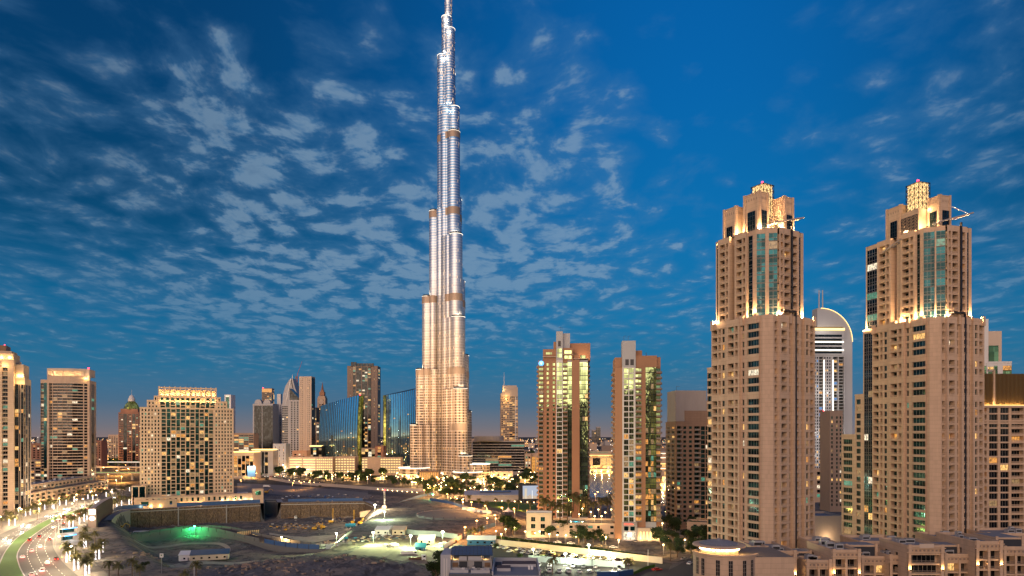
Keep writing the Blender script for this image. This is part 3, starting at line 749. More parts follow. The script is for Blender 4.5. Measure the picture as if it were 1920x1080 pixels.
# ------------------------------------------------------------------ two towers at the far left with the low terrace in front
def left_edge_tower():
    D = 528; x0 = PX(-70, D); yaw = R(24)
    B = Bld('apartment_tower', 'apartment tower with a brightly lit stepped crown, cut by the left edge', 'tower', (x0, D, 0), yaw, 41, 'stone', 'glass_dark', 'frame', lit=.16, rail='bar')
    fh = 3.3; w1 = width_to(x0, D, yaw, 26); rw = rows(34, fh, 4.5); z1 = sum(r[0] for r in rw)
    B.face((0, 0), (w1, 0), 'w2 '+'b3.4 w2.6 '*4+'b3.8 w4.2', rw, 0); B.face((w1, 0), (w1, 3), 'w1', rw, 0); B.face((w1, 24), (0, 24), 'w1', rw, 0); B.face((0, 24), (0, 0), 'w1', rw, 0)
    w2 = width_to(x0, D+3, yaw, 50); rb = rows(30, fh, 4.5); B.gm = 'glass_dark'; B.fm = 'frame_dark'
    B.face((w1, 3), (w2, 3), 'g3.4 w.5 g.9 w.8 g2.2 w.4 b1', rb, 0, 'stone_dark'); B.face((w2, 3), (w2, 24), 'w2 g3 w2 g3 w2', rb, 0, 'stone_dark'); B.face((w2, 24), (w1, 24), 'w1', rb, 0)
    zb = sum(r[0] for r in rb)
    w = B.w
    w.box(w1, w2, 3.01, 24, zb, zb+5, 'stone'); w.box(w1, w2-1.2, 4.2, 23, zb+5.01, zb+16, 'stone'); w.box(w1-8, w1, .01, 24, z1, z1+6.2, 'stone'); w.box(0, w1-.6, 1.4, 22, z1+.01, z1+11, 'stone'); w.box(0, w1-2, 3, 20, z1+11.01, z1+13, 'stone'); w.box(0, w1-6, 4, 18, z1+13.01, z1+17.5, 'bronze')
    b = MB(); b.lathe(w1-7.4, 6, [(0, z1+17.5), (.35, z1+17.6), (.35, z1+18.3), (0, z1+18.4)], 'lamp_red', 8); b.build('warning_lamp', B.root)
    b = MB(); b.box(w1-9, w1-.2, .5, .9, z1+.02+6.2, z1+6.6, 'strip_gold'); b.box(w1+.4, w2-.3, 3.2, 3.6, zb+5.02, zb+5.4, 'strip_gold'); b.build('cornice_light', B.root)
    for p in ((w1-3, .6, z1+7.6), (w1-8, .6, z1+7.6), (w1+2.5, 3.3, zb+6.8), (w2-2, 3.3, zb+6.8)): lamp(B.root, p, 420, (1, .62, .24), .3)
    for p in ((w1-6, -2.5, z1+1), (w1+4, 0, zb+1)): lamp(B.root, p, 700, (1, .62, .24), .4)
    return B.finish()
left_edge_tower()
def curved_tower():
    D = 752; x0 = PX(76, D); yaw = R(16); Wd = width_to(x0, D, yaw, 168)
    B = Bld('apartment_tower', 'bow-fronted apartment tower with dark glass bands and a lit open crown, behind the low terrace', 'tower', (x0, D, 0), yaw, 42, 'stone', 'glass_dark', None, lit=.11, rail='bar')
    fh = 3.25; rw = rows(36, fh, 4); z1 = sum(r[0] for r in rw); B.sill = .5
    B.lits = ('lit_warm', 'lit_amber', 'lit_white', 'lit_green', 'lit_dim', 'lit_dim')
    B.face((0, 0), (3.2, 0), 'b1', rw, 0); B.gm = 'glass_teal'; B.face((3.2, 0), (7.4, 0), 'g1 w.4', rw, 0); B.gm = 'glass_dark'
    pts = [(7.4+i*(46.8-7.4)/8, -5.5*math.sin(math.pi*i/8)*.9) for i in range(9)]
    for i in range(8):
        if i in (0,): c = 'w.6 b3.6 w.5'
        elif i == 7: c = 'w.8 n2.8 w.9'
        else: c = 'k1'
        B.face(pts[i], pts[i+1], c, rw, 0)
    B.gm = 'glass_dark'; B.face((46.8, 0), (Wd-2, 0), 'w.5 g4', rw, 0); B.face((Wd-2, -.6), (Wd, -.6), 'w1', rw, 0); B.face((Wd-2, 0), (Wd-2, -.6), 'w1', rw, 0)
    B.face((Wd, -.6), (Wd, 24), 'w2 g3 w2', rw, 0); B.face((Wd, 24), (0, 24), 'w1', rw, 0); B.face((0, 24), (0, 0), 'w2 b3 w2 b3 w2', rw, 0)
    poly = [(0, 0), (7.4, 0)]+pts[1:-1]+[(46.8, 0), (Wd, 0), (Wd, 24), (0, 24)]
    w = B.w; w.prism(poly, z1, z1+3.6, 'stone', 'roof_grey')
    w.prism([(6, 1)]+[(x, y+.8) for x, y in pts]+[(Wd-6, 1), (Wd-6, 20), (6, 20)], z1+3.61, z1+8, 'stone')
    b = MB(); q = [(6, .6)]+[(x, y+.3) for x, y in pts]+[(Wd-.6, .6)]
    for i in range(len(q)-1):
        (xa, ya), (xb, yb) = q[i], q[i+1]
        b.prism([(xa, ya), (xb, yb), (xb, yb+.9), (xa, ya+.9)], z1+13.6, z1+16.2, 'stone_light')
        if i % 2 == 0: b.prism([(xa, ya), (xa+.9, ya), (xa+.9, ya+.9), (xa, ya+.9)], z1+8, z1+13.6, 'stone_light')
    b.box(6, Wd, 3.5, 20, z1+8.01, z1+16, 'stone_light'); b.box(Wd-8, Wd, -.5, 3.4, z1+3.7, z1+16.2, 'stone_light'); b.build('crown', B.root)
    b = MB(); b.box(Wd-8.4, Wd+.2, -1.0, -.6, z1+3.7, z1+4.1, 'strip_gold'); b.build('cornice_light', B.root)
    for x in (12, 20, 28, 36): lamp(B.root, (x, -1.0 if 15 < x < 40 else 1.2, z1+9.6), 500, (1, .66, .28), .3)
    lamp(B.root, (Wd-3, -2.5, z1+5.5), 650, (1, .62, .24), .3)
    b = MB(); b.lathe(Wd-1, 0, [(0, z1+16.2), (.8, z1+16.4), (.8, z1+17.8), (0, z1+18)], 'lamp_red', 8); b.build('warning_lamp', B.root)
    return B.finish()
curved_tower()
def low_terrace():
    D = 598; yaw = R(102)
    B = Bld('terrace_block', 'long low sand-coloured terrace below the two left towers, with sconces along its front', 'building', (PX(33, D), D, 0), yaw, 43, 'stone', 'glass', 'frame', lit=.14)
    B.block(165, 18, 'w1.2 '+'k7 w1.6@.5 '*19, rows(4, 3.5, 2.2, .8), 0, x0=12, par=.9, left='w2 k4 w2 k4 w2')
    B.block(190, 8, 'w1 '+'w1.8@.5 k8 w1.2 '*17, rows(2, 3.5, 3.4, .6), 0, x0=0, y0=-8.2, par=.9, left='w1 k3 w1')
    B.units(20, 150, 4, 12, 17.1, 9)
    for i in range(13): x = 6+i*14.4; lamp(B.root, (x, -9.7, 2.6), 300, (1, .58, .2), .2)
    return B.finish()
low_terrace()
# ------------------------------------------------------------------ the very tall stepped tower
def tall_tower_material():
    m, b = new_mat('tower_skin')
    p = pos(); x, y, z = xyz(p)
    nx, ny, nz = xyz(E(nd('ShaderNodeNewGeometry').outputs['Normal']))
    an = mth('ARCTAN2', ny, nx)
    fl = z/3.9
    fz = mth('FRACT', fl)
    band = sstep(.62, .70, fz)*(1.0-sstep(.90, .98, fz))            # steel spandrel of each storey
    fin = sstep(.40, .52, mth('FRACT', an*1.75))
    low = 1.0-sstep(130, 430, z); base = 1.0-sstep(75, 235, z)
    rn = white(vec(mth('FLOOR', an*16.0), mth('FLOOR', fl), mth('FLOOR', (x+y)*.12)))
    tone = ramp(z/720.0, [(0, (.60, .43, .28)), (.15, (.66, .50, .36)), (.28, (.80, .71, .60)), (.42, (.64, .72, .82)), (.56, (.30, .50, .74)), (.80, (.20, .40, .64)), (1, (.5, .6, .7))])  # mirrored blue sky painted into the colour of the upper storeys
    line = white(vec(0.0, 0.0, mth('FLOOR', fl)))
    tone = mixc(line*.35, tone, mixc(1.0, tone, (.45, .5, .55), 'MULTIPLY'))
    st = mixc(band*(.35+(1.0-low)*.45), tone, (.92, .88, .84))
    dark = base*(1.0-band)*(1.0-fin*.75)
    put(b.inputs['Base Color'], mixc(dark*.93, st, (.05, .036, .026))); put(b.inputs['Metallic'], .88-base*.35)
    f = mth('MAXIMUM', band, fin*base)
    top = sstep(500, 600, z)
    on = mth('GREATER_THAN', rn, .990-base*.035-top*.03)*(1.0-f)
    put(b.inputs['Emission Color'], (1, .60, .24, 1)); put(b.inputs['Emission Strength'], on*(1.2+low*.6+top*1.2))
    m.cycles.emission_sampling = 'NONE'
    m, b = new_mat('tower_louvre')
    x, y, z = xyz(pos()); s_ = sstep(.3, .6, mth('FRACT', z*.62))
    put(b.inputs['Base Color'], mixc(s_, (.26, .19, .14), (.42, .33, .26))); b.inputs['Metallic'].default_value = .3; b.inputs['Roughness'].default_value = .55
tall_tower_material()
def capsule(d, r, a, k=14):
    "plan of a wing: from the core out to a round nose"
    pts = [(0, -r), (d, -r)] if d > 0 else []
    pts = [(0, -r)]+[(d+r*math.cos(t), r*math.sin(t)) for t in [(-math.pi/2)+math.pi*i/k for i in range(k+1)]]+[(0, r)]
    ca, sa = math.cos(a), math.sin(a)
    return [(x*ca-y*sa, x*sa+y*ca) for x, y in pts]
def circ(cx, cy, r, k=20): return [(cx+r*math.cos(2*math.pi*i/k), cy+r*math.sin(2*math.pi*i/k)) for i in range(k)]
def tall_tower():
    D = 1008
    root = thing('skyscraper', 'very tall silver stepped tower tapering to a spire above all other buildings', 'skyscraper', (PX(838, D), D, 0))
    bands = [(70, 80), (151, 160.5), (257, 267.5), (383, 393.5), (494, 504)]
    wings = [(185, [(46.5, 78.5, 7.5), (38, 159.5, 7.5), (29, 267, 7.3), (19, 393, 7)]),
             (305, [(52, 34, 10), (38, 130, 10.2), (32, 233, 10), (26, 353, 9.6), (20, 503, 9)]),
             (65, [(60, 100, 8), (51, 186, 8), (40, 298, 7.6), (30, 420, 7.2)])]
    def solid(name, polys, z0, z1, m, grow=0):
        b = MB()
        for p in polys: b.prism(p, z0, z1, m, 'metal_grey')
        o = b.build(name, root)
        # smooth the round noses, keep the flat caps flat
        for q in o.data.polygons: q.use_smooth = abs(q.normal.z) < .5
        return o
    for az_, tiers in wings:
        a = R(az_); ca, sa = math.cos(a), math.sin(a)
        def lobe(d, off, r): return circ(d*ca-off*sa, d*sa+off*ca, r)
        zp = 0
        for i, (d, zt, r) in enumerate(tiers):
            z0 = 0
            polys = [capsule(d, r, a), lobe(d-9, 6.4, 5.6), lobe(d-9, -6.4, 5.6)]
            polys += [lobe(max(9, d-20), 8.2, 6.4), lobe(max(9, d-20), -8.2, 6.4)]
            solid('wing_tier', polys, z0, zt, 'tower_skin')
            gp = [capsule(d, r+.35, a), lobe(d-9, 6.4, 5.95), lobe(d-9, -6.4, 5.95)]
            for (b0, b1) in bands:
                if b1 <= zt+1 and b0 >= zp-5: solid('mechanical_band', gp, b0, b1, 'tower_louvre')
            zp = zt
            t = MB(); cx, cy = d*ca, d*sa
            t.lathe(cx, cy, [(r+.1, zt), (r+.4, zt+.05), (r+.4, zt+.4), (r+.1, zt+.45)], 'strip_white', 20, a0=a-1.7, a1=a+1.7); t.build('terrace_light', root)
            t = MB(); t.lathe(cx, cy, [(r-.6, zt), (r-.6, zt+2.6)], 'glass_dark', 20); t.build('terrace_screen', root)
            if az_ != 65:
                dn = (tiers[i+1][0] if i+1 < len(tiers) else 9)
                for off in (-4.5, 0, 4.5):
                    e = dn+r+3.2; lamp(root, (e*ca-off*sa, e*sa+off*ca, zt+2), 900, (1, .80, .58), .5)
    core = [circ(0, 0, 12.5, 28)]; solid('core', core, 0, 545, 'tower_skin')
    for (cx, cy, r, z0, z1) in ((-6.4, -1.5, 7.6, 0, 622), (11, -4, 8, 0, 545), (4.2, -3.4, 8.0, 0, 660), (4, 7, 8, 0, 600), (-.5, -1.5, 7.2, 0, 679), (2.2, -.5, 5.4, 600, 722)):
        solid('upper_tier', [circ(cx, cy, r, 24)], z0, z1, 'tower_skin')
        t = MB(); t.lathe(cx, cy, [(r+.1, z1), (r+.35, z1+.05), (r+.35, z1+.4), (r+.1, z1+.45)], 'strip_white', 20); t.build('terrace_light', root)
        if z1 > 540:
            for q in (-.5, .5): lamp(root, (cx*.6+r*q, cy-r-3.5, z1-6), 420, (1, .86, .68), .5); lamp(root, (cx*.3+r*q*.7, cy-r*.6-3, z1+4), 300, (1, .86, .68), .5)
    solid('mechanical_band', [circ(-6.4, -1.5, 7.95, 24), circ(11, -4, 8.35, 24), circ(4.2, -3.4, 8.35, 24), circ(0, 0, 12.8, 24)], 494, 504, 'tower_louvre')
    s = MB(); s.lathe(2.2, -.5, [(3.4, 722), (3.2, 752), (2.2, 754), (1.9, 790), (1., 792), (.7, 826), (.05, 830)], 'metal_grey', 16); s.build('spire', root, True)
    # floodlights on the ground around its feet
    for (x, y, ax, ay, p, sz) in ((-75, -120, .42, .62, 5e5, 50), (-120, -50, .75, .30, 6e5, 50), (25, -150, -.08, .72, 6e5, 50), (95, -100, -.5, .52, 5e5, 50), (0, -110, 0, .46, 1.5e5, 70), (-80, -50, .4, .3, 1e5, 80), (80, -65, -.4, .35, 1.2e5, 80)):
        lamp(root, (x, y, 6), p, (1, .64, .34), 2.0, sz, (ax, ay, 1.0))
        f = MB(); f.box(-.8, .8, -.8, .8, 0, 1.2, 'metal_dark'); f.box(-.6, .6, -.6, .6, 1.2, 1.5, 'lamp_warm'); f.build('floodlight', root, loc=(x, y, 4.6))
    # low curved podium with bright rims and a glowing entrance pavilion
    for (cx, cy, r, z0, z1, m) in ((-46, -16, 22, 0, 16, 'tower_skin'), (34, -52, 20, 0, 12, 'tower_skin'), (44, -30, 20, 0, 22, 'tower_skin'), (-20, -40, 18, 0, 9, 'tower_skin')):
        solid('podium_tier', [circ(cx, cy, r, 32)], z0, z1, m)
        t = MB(); t.lathe(cx, cy, [(r+.1, z1), (r+.9, z1+.05), (r+.9, z1+1.), (r+.1, z1+1.05)], 'strip_white', 32); t.build('podium_light', root)
        t = MB(); t.lathe(cx, cy, [(r+.1, z1*.45), (r+.7, z1*.45+.05), (r+.7, z1*.45+.6), (r+.1, z1*.45+.65)], 'strip_gold', 32); t.build('podium_light', root)
    t = MB(); t.prism([(-30, -78), (-4, -82), (-2, -70), (-30, -66)], 0, 15, 'bronze', 'roof_grey'); o = t.build('entrance_pavilion', root)
    t = MB()
    for i in range(9): x = -29+i*2.9; t.box(x, x+2.2, -82.2-.35*0, -82.05, 1.5, 13, 'lit_amber')
    t.build('pavilion_glazing', root)
    for x in (-26, -16, -8): lamp(root, (x, -86, 3), 1500, (1, .5, .15), .5)
    return root
tall_tower()

# ------------------------------------------------------------------ the pair of blue curved glass towers
def curved_glass(label, px0, pxs0, px1, D, yl, yr, yaw, sliver_left, seed, seedlit):
    yaw = R(yaw); x0 = PX(px0, D); Wd = width_to(x0, D, yaw, px1); rg = random.Random(seed)
    root = thing('glass_tower', label, 'office tower', (x0, D, 0), yaw)
    zl, zr = PZ(yl, D), PZ(yr, D+Wd*math.sin(yaw)); nx, nz = 20, 26
    f0 = lambda u, t: (u*Wd+(.02*Wd*math.sin(math.pi*min(1, t*1.1)) if sliver_left else 0)*(1-u)*-1, -7.5*math.sin(math.pi*u)-5.0*math.sin(math.pi*(.18+t*.78)), t*(zl+(zr-zl)*u**1.15))
    b = MB(); n0 = 0
    for i in range(nx+1):
        for j in range(nz+1): b.v.append(f0(i/nx, j/nz))
    g = b.mi('glass_blue')
    for i in range(nx):
        for j in range(nz):
            a = i*(nz+1)+j; b.f.append((a, a+nz+1, a+nz+2, a+1)); b.m.append(g)
    b.build('curtain_wall', root, True)
    for i in range(nx+1):
        q = MB(); u = i/nx
        for j in range(nz):
            p, r = Vector(f0(u, j/nz)), Vector(f0(u, (j+1)/nz)); q.tube(p+Vector((0, -.4, 0)), r+Vector((0, -.4, 0)), .45, .45, 'metal_dark', 4)
        q.build('fin', root)
    # leaf-shaped end wall, glazed in yellow green
    e = MB(); u = 0. if sliver_left else 1.; sg = -1 if sliver_left else 1; dep = 11; gm = 'glass_gold_end'
    for j in range(nz):
        p, r = f0(u, j/nz), f0(u, (j+1)/nz); bp, br = 1.2+dep*.2*math.sin(math.pi*j/nz), 1.2+dep*.2*math.sin(math.pi*(j+1)/nz)
        pe, re = (p[0]+sg*bp*.9, p[1]+dep*.35, p[2]), (r[0]+sg*br*.9, r[1]+dep*.35, r[2])
        e.poly([p, r, re, pe] if sliver_left else [p, pe, re, r], gm)
        pf, rf = (p[0], p[1]+dep, p[2]), (r[0], r[1]+dep, r[2]); e.poly([pe, re, rf, pf] if sliver_left else [pe, pf, rf, re], gm)
    e.build('end_wall', root)
    t = MB(); p0, p1 = f0(0, 1), f0(1, 1); o = MB()
    o.poly([f0(i/nx, 1) for i in range(nx+1)]+[(p1[0], p1[1]+dep, p1[2]), (p0[0], p0[1]+dep, p0[2])], 'metal_dark')
    o.poly([(p1[0], p1[1]+dep, p1[2]), (Wd, dep, 0), (0, dep, 0), (p0[0], p0[1]+dep, p0[2])], 'glass_dark')
    u2 = 1-u; pp = f0(u2, 1); o.poly([(u2*Wd, -2, 0), pp, (pp[0], pp[1]+dep, pp[2]), (u2*Wd, dep, 0)], 'glass_dark'); o.build('roof', root)
    for i in range(seedlit):
        iu = rg.randrange(nx); fl = int(abs(rg.gauss(0, 8)))+1 if rg.random() < .8 else rg.randrange(1, 30)
        z = 3+fl*4.0; uu = (iu+.12)/nx; tt = z/(zl+(zr-zl)*uu)
        if tt > .93: continue
        q0, q1 = Vector(f0(uu, tt)), Vector(f0((iu+.70)/nx, tt)); q2, q3 = Vector(f0((iu+.70)/nx, tt+.011)), Vector(f0(uu, tt+.011)); d = Vector((0, -.15, 0))
        w = MB(); w.poly([q0+d, q1+d, q2+d, q3+d], rg.choice(('lit_warm', 'lit_warm', 'lit_amber', 'lit_white', 'lit_dim', 'lit_green'))); w.build('window', root)
    b = MB(); c = f0(1, 1); b.lathe(c[0], c[1]+2, [(0, c[2]), (1.1, c[2]+.2), (1.1, c[2]+2), (0, c[2]+2.3)], 'lamp_red', 8); b.build('warning_lamp', root)
    return root
glass('glass_gold_end', (.42, .46, .10), .25, .6, .05)
curved_glass('bow-fronted blue glass tower with a yellow-green end wall on its right, beside the parking block', 602, 0, 674, 1300, 761, 741, -34, False, 3, 46)
curved_glass('bow-fronted dark blue glass tower half hidden by the very tall tower', 723, 0, 800, 1270, 741, 724, 38, True, 4, 40)

# ------------------------------------------------------------------ city towers behind, each from one block recipe
def tower(name, label, px0, px1, D, top, cols, fh=3.6, yaw=0, wall='stone', gm='glass_dark', fm=None, lit=.1, L=24, seed=1, side=None, left=None, base=4, cat='tower', par=1.2, sill=.9, head=.5, finish=True, lits=None, rail='bar', z0=0, every=0, band=0, roof='roof_grey'):
    yaw = R(yaw); x0 = PX(px0, D); Wd = width_to(x0, D, yaw, px1)
    B = Bld(name, label, cat, (x0, D, z0), yaw, seed, wall, gm, fm, lit=lit, rail=rail)
    B.sill, B.head, B.dep = sill, head, .3
    if lits: B.lits = lits
    H = PZ(top, D)-z0; n = max(1, int((H-base-par)/fh))
    if every: n = max(1, int((H-base-par)/(fh+band/every)))
    rw = rows(n, fh, base, 0, every, band); h = sum(r[0] for r in rw); rw.append((max(.1, H-par-h), 'p'))
    B.zt = B.block(Wd, L, cols, rw, 0, side, left, par=par, roof=roof); B.W, B.L = Wd, L
    if finish: return B.finish()
    return B
# domed tower and small neighbours beyond the highway
B = tower('apartment_tower', 'slim red stone tower with a domed crown, beyond the highway', 222, 260, 1500, 773, 'w1 n3 n3 w.5 g6 w.5 n3 n3 w1.5 g5 w1 n3 w1', 3.7, 6, 'red_granite', lit=.13, L=30, seed=51, left='w1 n3 n3 w2', side='w1 n3 w1 g4 w1 n3 w1', finish=False)
w = B.W; z = B.zt; b = MB(); b.box(3, w-3, 3, 27, z, z+9, 'red_granite'); b.build('shoulder', B.root)
b = MB(); b.lathe(w/2, 15, [(w*.42, z+9), (w*.30, z+20), (w*.17, z+26)], 'glass_gold_end', 4); b.lathe(w/2, 15, [(w*.17, z+26), (w*.17, z+31), (w*.10, z+38), (.4, z+41), (.15, z+52)], 'panel_light', 12); b.build('crown', B.root)
lamp(B.root, (w/2, -6, z+12), 1500, (1, .7, .35), 1.)
B.finish()
tower('office_block', 'plain amber office block just left of the red domed tower', 203, 222, 1750, 815, 'w1 n2 w1 n2 w1 n2 w1 n2 w1', 3.6, 0, 'stone', lit=.2, seed=52, cat='building')
tower('apartment_block', 'dull red brick block beside the bow-fronted tower', 166, 190, 1350, 826, 'w1 n2 w1.5 n2 w1.5 n2 w1.5 n2 w1', 3.4, 5, 'red_granite', lit=.12, seed=53, cat='building')
tower('apartment_block', 'pale block with a white roof hut, seen between the two left towers', 52, 76, 1050, 831, 'w1 n2 w1.5 n2 w1.5 n2 w1', 3.4, 5, 'red_granite', lit=.15, seed=54, cat='building')
tower('apartment_block', 'low dark block behind the low terrace', 50, 80, 800, 862, 'w1 k5 w1 k5 w1', 3.6, 0, 'stone_dark', lit=.35, seed=55, cat='building')
# financial district cluster
B = tower('office_tower', 'dark twin-topped glass tower with round openings in its crown, leftmost of the district cluster', 474, 512, 1500, 757, 'w1.5 g3 g3 g3 w1 g4@1.5 g4@1.5 g4@1.5', 3.8, -4, 'panel_grey', 'glass_dark', lit=.03, L=30, seed=61, finish=False)
for x in (10, 30):
    b = MB()
    for i in range(12): t0, t1 = math.pi*i/12, math.pi*(i+1)/12; b.prism([(x+8*math.cos(t0), 4), (x+8*math.cos(t1), 4), (x+8*math.cos(t1), 14), (x+8*math.cos(t0), 14)], B.zt+1, B.zt+2+9*math.sin((t0+t1)/2), 'panel_grey')
    b.build('roof_arch', B.root)
B.finish()
B = tower('office_tower', 'slim tower with an amber lit crown behind the dark twin-topped one', 491, 510, 1650, 728, 'w1 n3 n3 n3 n3 w1', 3.8, 4, 'stone_dark', lit=.18, seed=62, L=20, side='g3 g3 g3', finish=False)
b = MB(); b.box(.5, B.W-.5, -.4, 0, B.zt-8, B.zt, 'lit_amber'); b.box(1, 3, 2, 4, B.zt+1, B.zt+3, 'lamp_red'); b.build('lit_crown', B.root); B.finish()
B = tower('office_tower', 'grey and black glass slab with a small pale cap, left of the pointed tower', 517, 536, 1560, 758, 'g3 w2 n1 w2 g4', 3.8, 0, 'panel_grey', 'glass_dark', lit=.02, seed=63, finish=False)
b = MB(); b.box(2, B.W*.45, 3, 14, B.zt, B.zt+25, 'panel_light'); b.tube((B.W*.3, 8, B.zt+25), (B.W*.3, 8, B.zt+36), .4, .2, 'metal_grey', 5); b.build('cap', B.root); B.finish()
def sail_tower(label, px0, px1, D, top, low, seed):
    B = tower('office_tower', label, px0, px1, D, low, 'n3 n3 n3 w6 n3 n3 n3 n3', 3.9, -6, 'panel_grey', 'glass_dark', lit=.03, seed=seed, L=30, finish=False)
    w, z, zt = B.W, B.zt, PZ(top, D); b = MB()
    pts = [(0, z+.5), (w, z+.5), (w*.9, z+(zt-z)*.3), (w*.72, z+(zt-z)*.65), (w*.58, zt), (w*.40, zt-2), (w*.18, z+(zt-z)*.72), (w*.04, z+(zt-z)*.4)]
    n = len(b.v); k = len(pts); b.v += [(x, 1, q) for x, q in pts]+[(x, 22, q) for x, q in pts]
    b.f += [tuple(range(k)), tuple(reversed(range(k, 2*k)))]+[((i+1) % k, i, i+k, (i+1) % k+k) for i in range(k)]; b.m += [b.mi('panel_grey')]*(k+2)
    b.tube((w*.2, .6, z), (w*.49, .6, zt), .9, .9, 'metal_grey', 4); b.tube((w*.8, .6, z), (w*.49, .6, zt), .9, .9, 'metal_dark', 4)
    b.tube((w*.5, 8, zt), (w*.5, 8, zt+10), 1.2, .3, 'white_paint', 5); b.build('pointed_crown', B.root); return B.finish()
sail_tower('pale grey office tower with a pointed sail-shaped crown', 529, 562, 1500, 710, 758, 64)
B = tower('office_tower', 'lower pale slab with a black sloping roof, joined below the pointed tower', 543, 563, 1460, 750, 'w2 n3 w2 n3 w2 n3 w3', 3.9, -4, 'panel_grey', 'glass_dark', lit=.02, seed=65, finish=False)
b = MB(); w = B.W; z = B.zt; b.prism([(0, 0), (w, 0), (w, 20), (0, 20)], z+1, z, 'glass_dark', z1f=lambda x, y: z+2+24*(1-x/w)); b.build('sloping_roof', B.root); B.finish()
B = tower('construction_tower', 'unfinished tapering tower wrapped in dark scaffold with a crane, behind the sail-crowned one', 545, 561, 1700, 745, 'k3 k3 k3 k3', 3.8, 0, 'stone_dark', lit=.12, seed=66, L=20, finish=False)
b = MB(); w = B.W; z = B.zt
for i in range(7): q = w*.42*(1-i/7.5); b.box(w/2-q, w/2+q, 10-q, 10+q, z+i*8, z+i*8+5.5, 'stone_dark'); b.box(w/2-q*1.1, w/2+q*1.1, 10-q*1.1, 10+q*1.1, z+i*8+5.5, z+i*8+6.3, 'bronze')
b.build('scaffold_top', B.root); b = MB(); b.tube((w*.7, 4, z+30), (w*.75, 4, z+62), .8, .6, 'red_paint', 4); b.tube((w*.75, 4, z+60), (w*1.3, 4, z+92), .6, .3, 'red_paint', 4); b.build('crane_arm', B.root); B.finish()
B = tower('office_tower', 'plain pale stone slab tower standing clear beside the sail-crowned one', 561, 584, 1420, 706, 'w2 n.8 w1.6 n.8 w3 w.4@-.6 w3 n.8 w1.6 n.8 w2', 3.9, -8, 'stone_light', 'glass_dark', lit=.03, seed=67, L=18, side='g3 g3 g3 g3', every=0, finish=False); B.finish()
tower('office_tower', 'low black glass slab behind the pale slab tower', 584, 593, 1500, 764, 'g3 g3 g3', 3.9, 0, 'metal_dark', 'glass_dark', lit=.03, seed=68)
B = tower('clock_tower', 'small stone clock tower with a stepped spire behind the blue glass tower', 595, 610, 1750, 746, 'w2 n3 w1 n3 w2', 3.8, 0, 'stone', lit=.05, seed=69, L=20, finish=False)
b = MB(); w = B.W; z = B.zt
for i, (q, h) in enumerate(((.42, 6), (.3, 10), (.18, 8))): b.box(w/2-w*q, w/2+w*q, 10-w*q, 10+w*q, z+i*7, z+i*7+h, 'terracotta' if i else 'stone')
b.lathe(w/2, 10, [(w*.16, z+22), (.3, z+42)], 'red_granite', 8); b.build('spire', B.root)
b = MB(); b.lathe(0, 0, [(0, 0), (6, 0), (6.4, .4), (0, .45)], 'panel_light', 20, ['metal_dark', 'metal_dark', 'stone_light']); o = b.build('clock_face', B.root, loc=(w/2, -.5, z-9)); o.rotation_euler = (R(90), 0, 0)
B.finish()
tower('office_block', 'low dark block with red signs left of the blue glass tower', 592, 608, 1400, 792, 'w1 g4 w1 g4 w1', 3.8, 0, 'stone_dark', 'glass_dark', lit=.1, seed=70, cat='building')
B = tower('office_tower', 'tall black tower with bands of lit windows and pale edges, between the blue glass pair', 651, 708, 1600, 686, 'w3.5 n.5 w3.5 g3.2@2 w.9@2 g3.2@2 g3.2@2 w1.2@3 g3.2@2 g3.2@2 w.9@2 g3.2@2 w4 n.5 w4', 3.8, 0, 'stone_dark', 'glass_dark', 'frame_dark', lit=.24, seed=71, L=36, finish=False, side='w3 g4 w3')
B.lit = .25; w = B.W; b = MB()
for i in range(8): x = w*.13+i*w*.095; b.box(x, x+w*.08, -2.2, 4, B.zt, B.zt+(10 if i < 2 else 7), 'glass_dark')
b.build('crown', B.root); B.finish()
tower('office_tower', 'thin white-framed tower peeping over the right shoulder of the broad residence block', 421, 433, 1500, 740, 'w2 g6 w3', 4, 0, 'white_paint', 'glass', lit=.05, seed=83)
tower('office_block', 'low office block with many lit windows, right of the broad residence block', 438, 476, 1250, 812, 'w.5 k6 w.5 k6 w.5 k6 w.5 k6 w.5', 3.8, 0, 'stone_dark', 'glass_dark', lit=.5, seed=72, cat='building')
B = tower('office_block', 'white-finned gallery block lit amber behind its columns', 438, 476, 1000, 848, 'w.6@1 g5 w.6@1 g5 w.6@1 g5 w.6@1 g5 w.6@1 g5 w.6@1', 4.2, -3, 'stone_light', 'glass_dark', lit=.55, seed=73, cat='building', lits=('lit_amber', 'lit_warm', 'lit_dim'), finish=False)
b = MB(); b.box(-2, B.W+1, -3, 20, B.zt+1.2, B.zt+2.6, 'strip_gold'); b.build('lit_soffit', B.root); B.finish()
B = tower('office_block', 'dark block with three tall white fins and a gold lit roof edge', 478, 512, 1060, 844, 'g4 w.6@1.4 g4 w.6@1.4 g4 w.6@1.4 g4 w7', 4.2, 0, 'stone_grey', 'glass_dark', lit=.12, seed=74, cat='building', finish=False)
b = MB(); b.box(-4, B.W+1, -3, 16, B.zt+1.2, B.zt+2.8, 'strip_gold'); b.build('lit_soffit', B.root); B.finish()
tower('office_block', 'plain grey box block with two lit slots, below the sail-crowned tower', 512, 536, 1240, 832, 'w3 n1 w5 n1 w5 n1 w3', 5, 0, 'panel_grey', 'glass_dark', lit=.4, seed=75, cat='building')
tower('office_block', 'small red brick block below the pale slab tower', 548, 575, 1180, 845, 'w2 n2 w2 n2 w2 n2 w2', 4, 0, 'terracotta', lit=.2, seed=76, cat='building')
B = tower('office_block', 'low glass block with a gold roof strip beside the blue tower', 582, 603, 1260, 836, 'g3 g3 g3 g3', 4, 0, 'metal_dark', 'glass_dark', lit=.4, seed=77, cat='building', finish=False)
b = MB(); b.box(-1, B.W, -1.5, 10, B.zt, B.zt+2, 'strip_gold'); b.build('lit_soffit', B.root); B.finish()
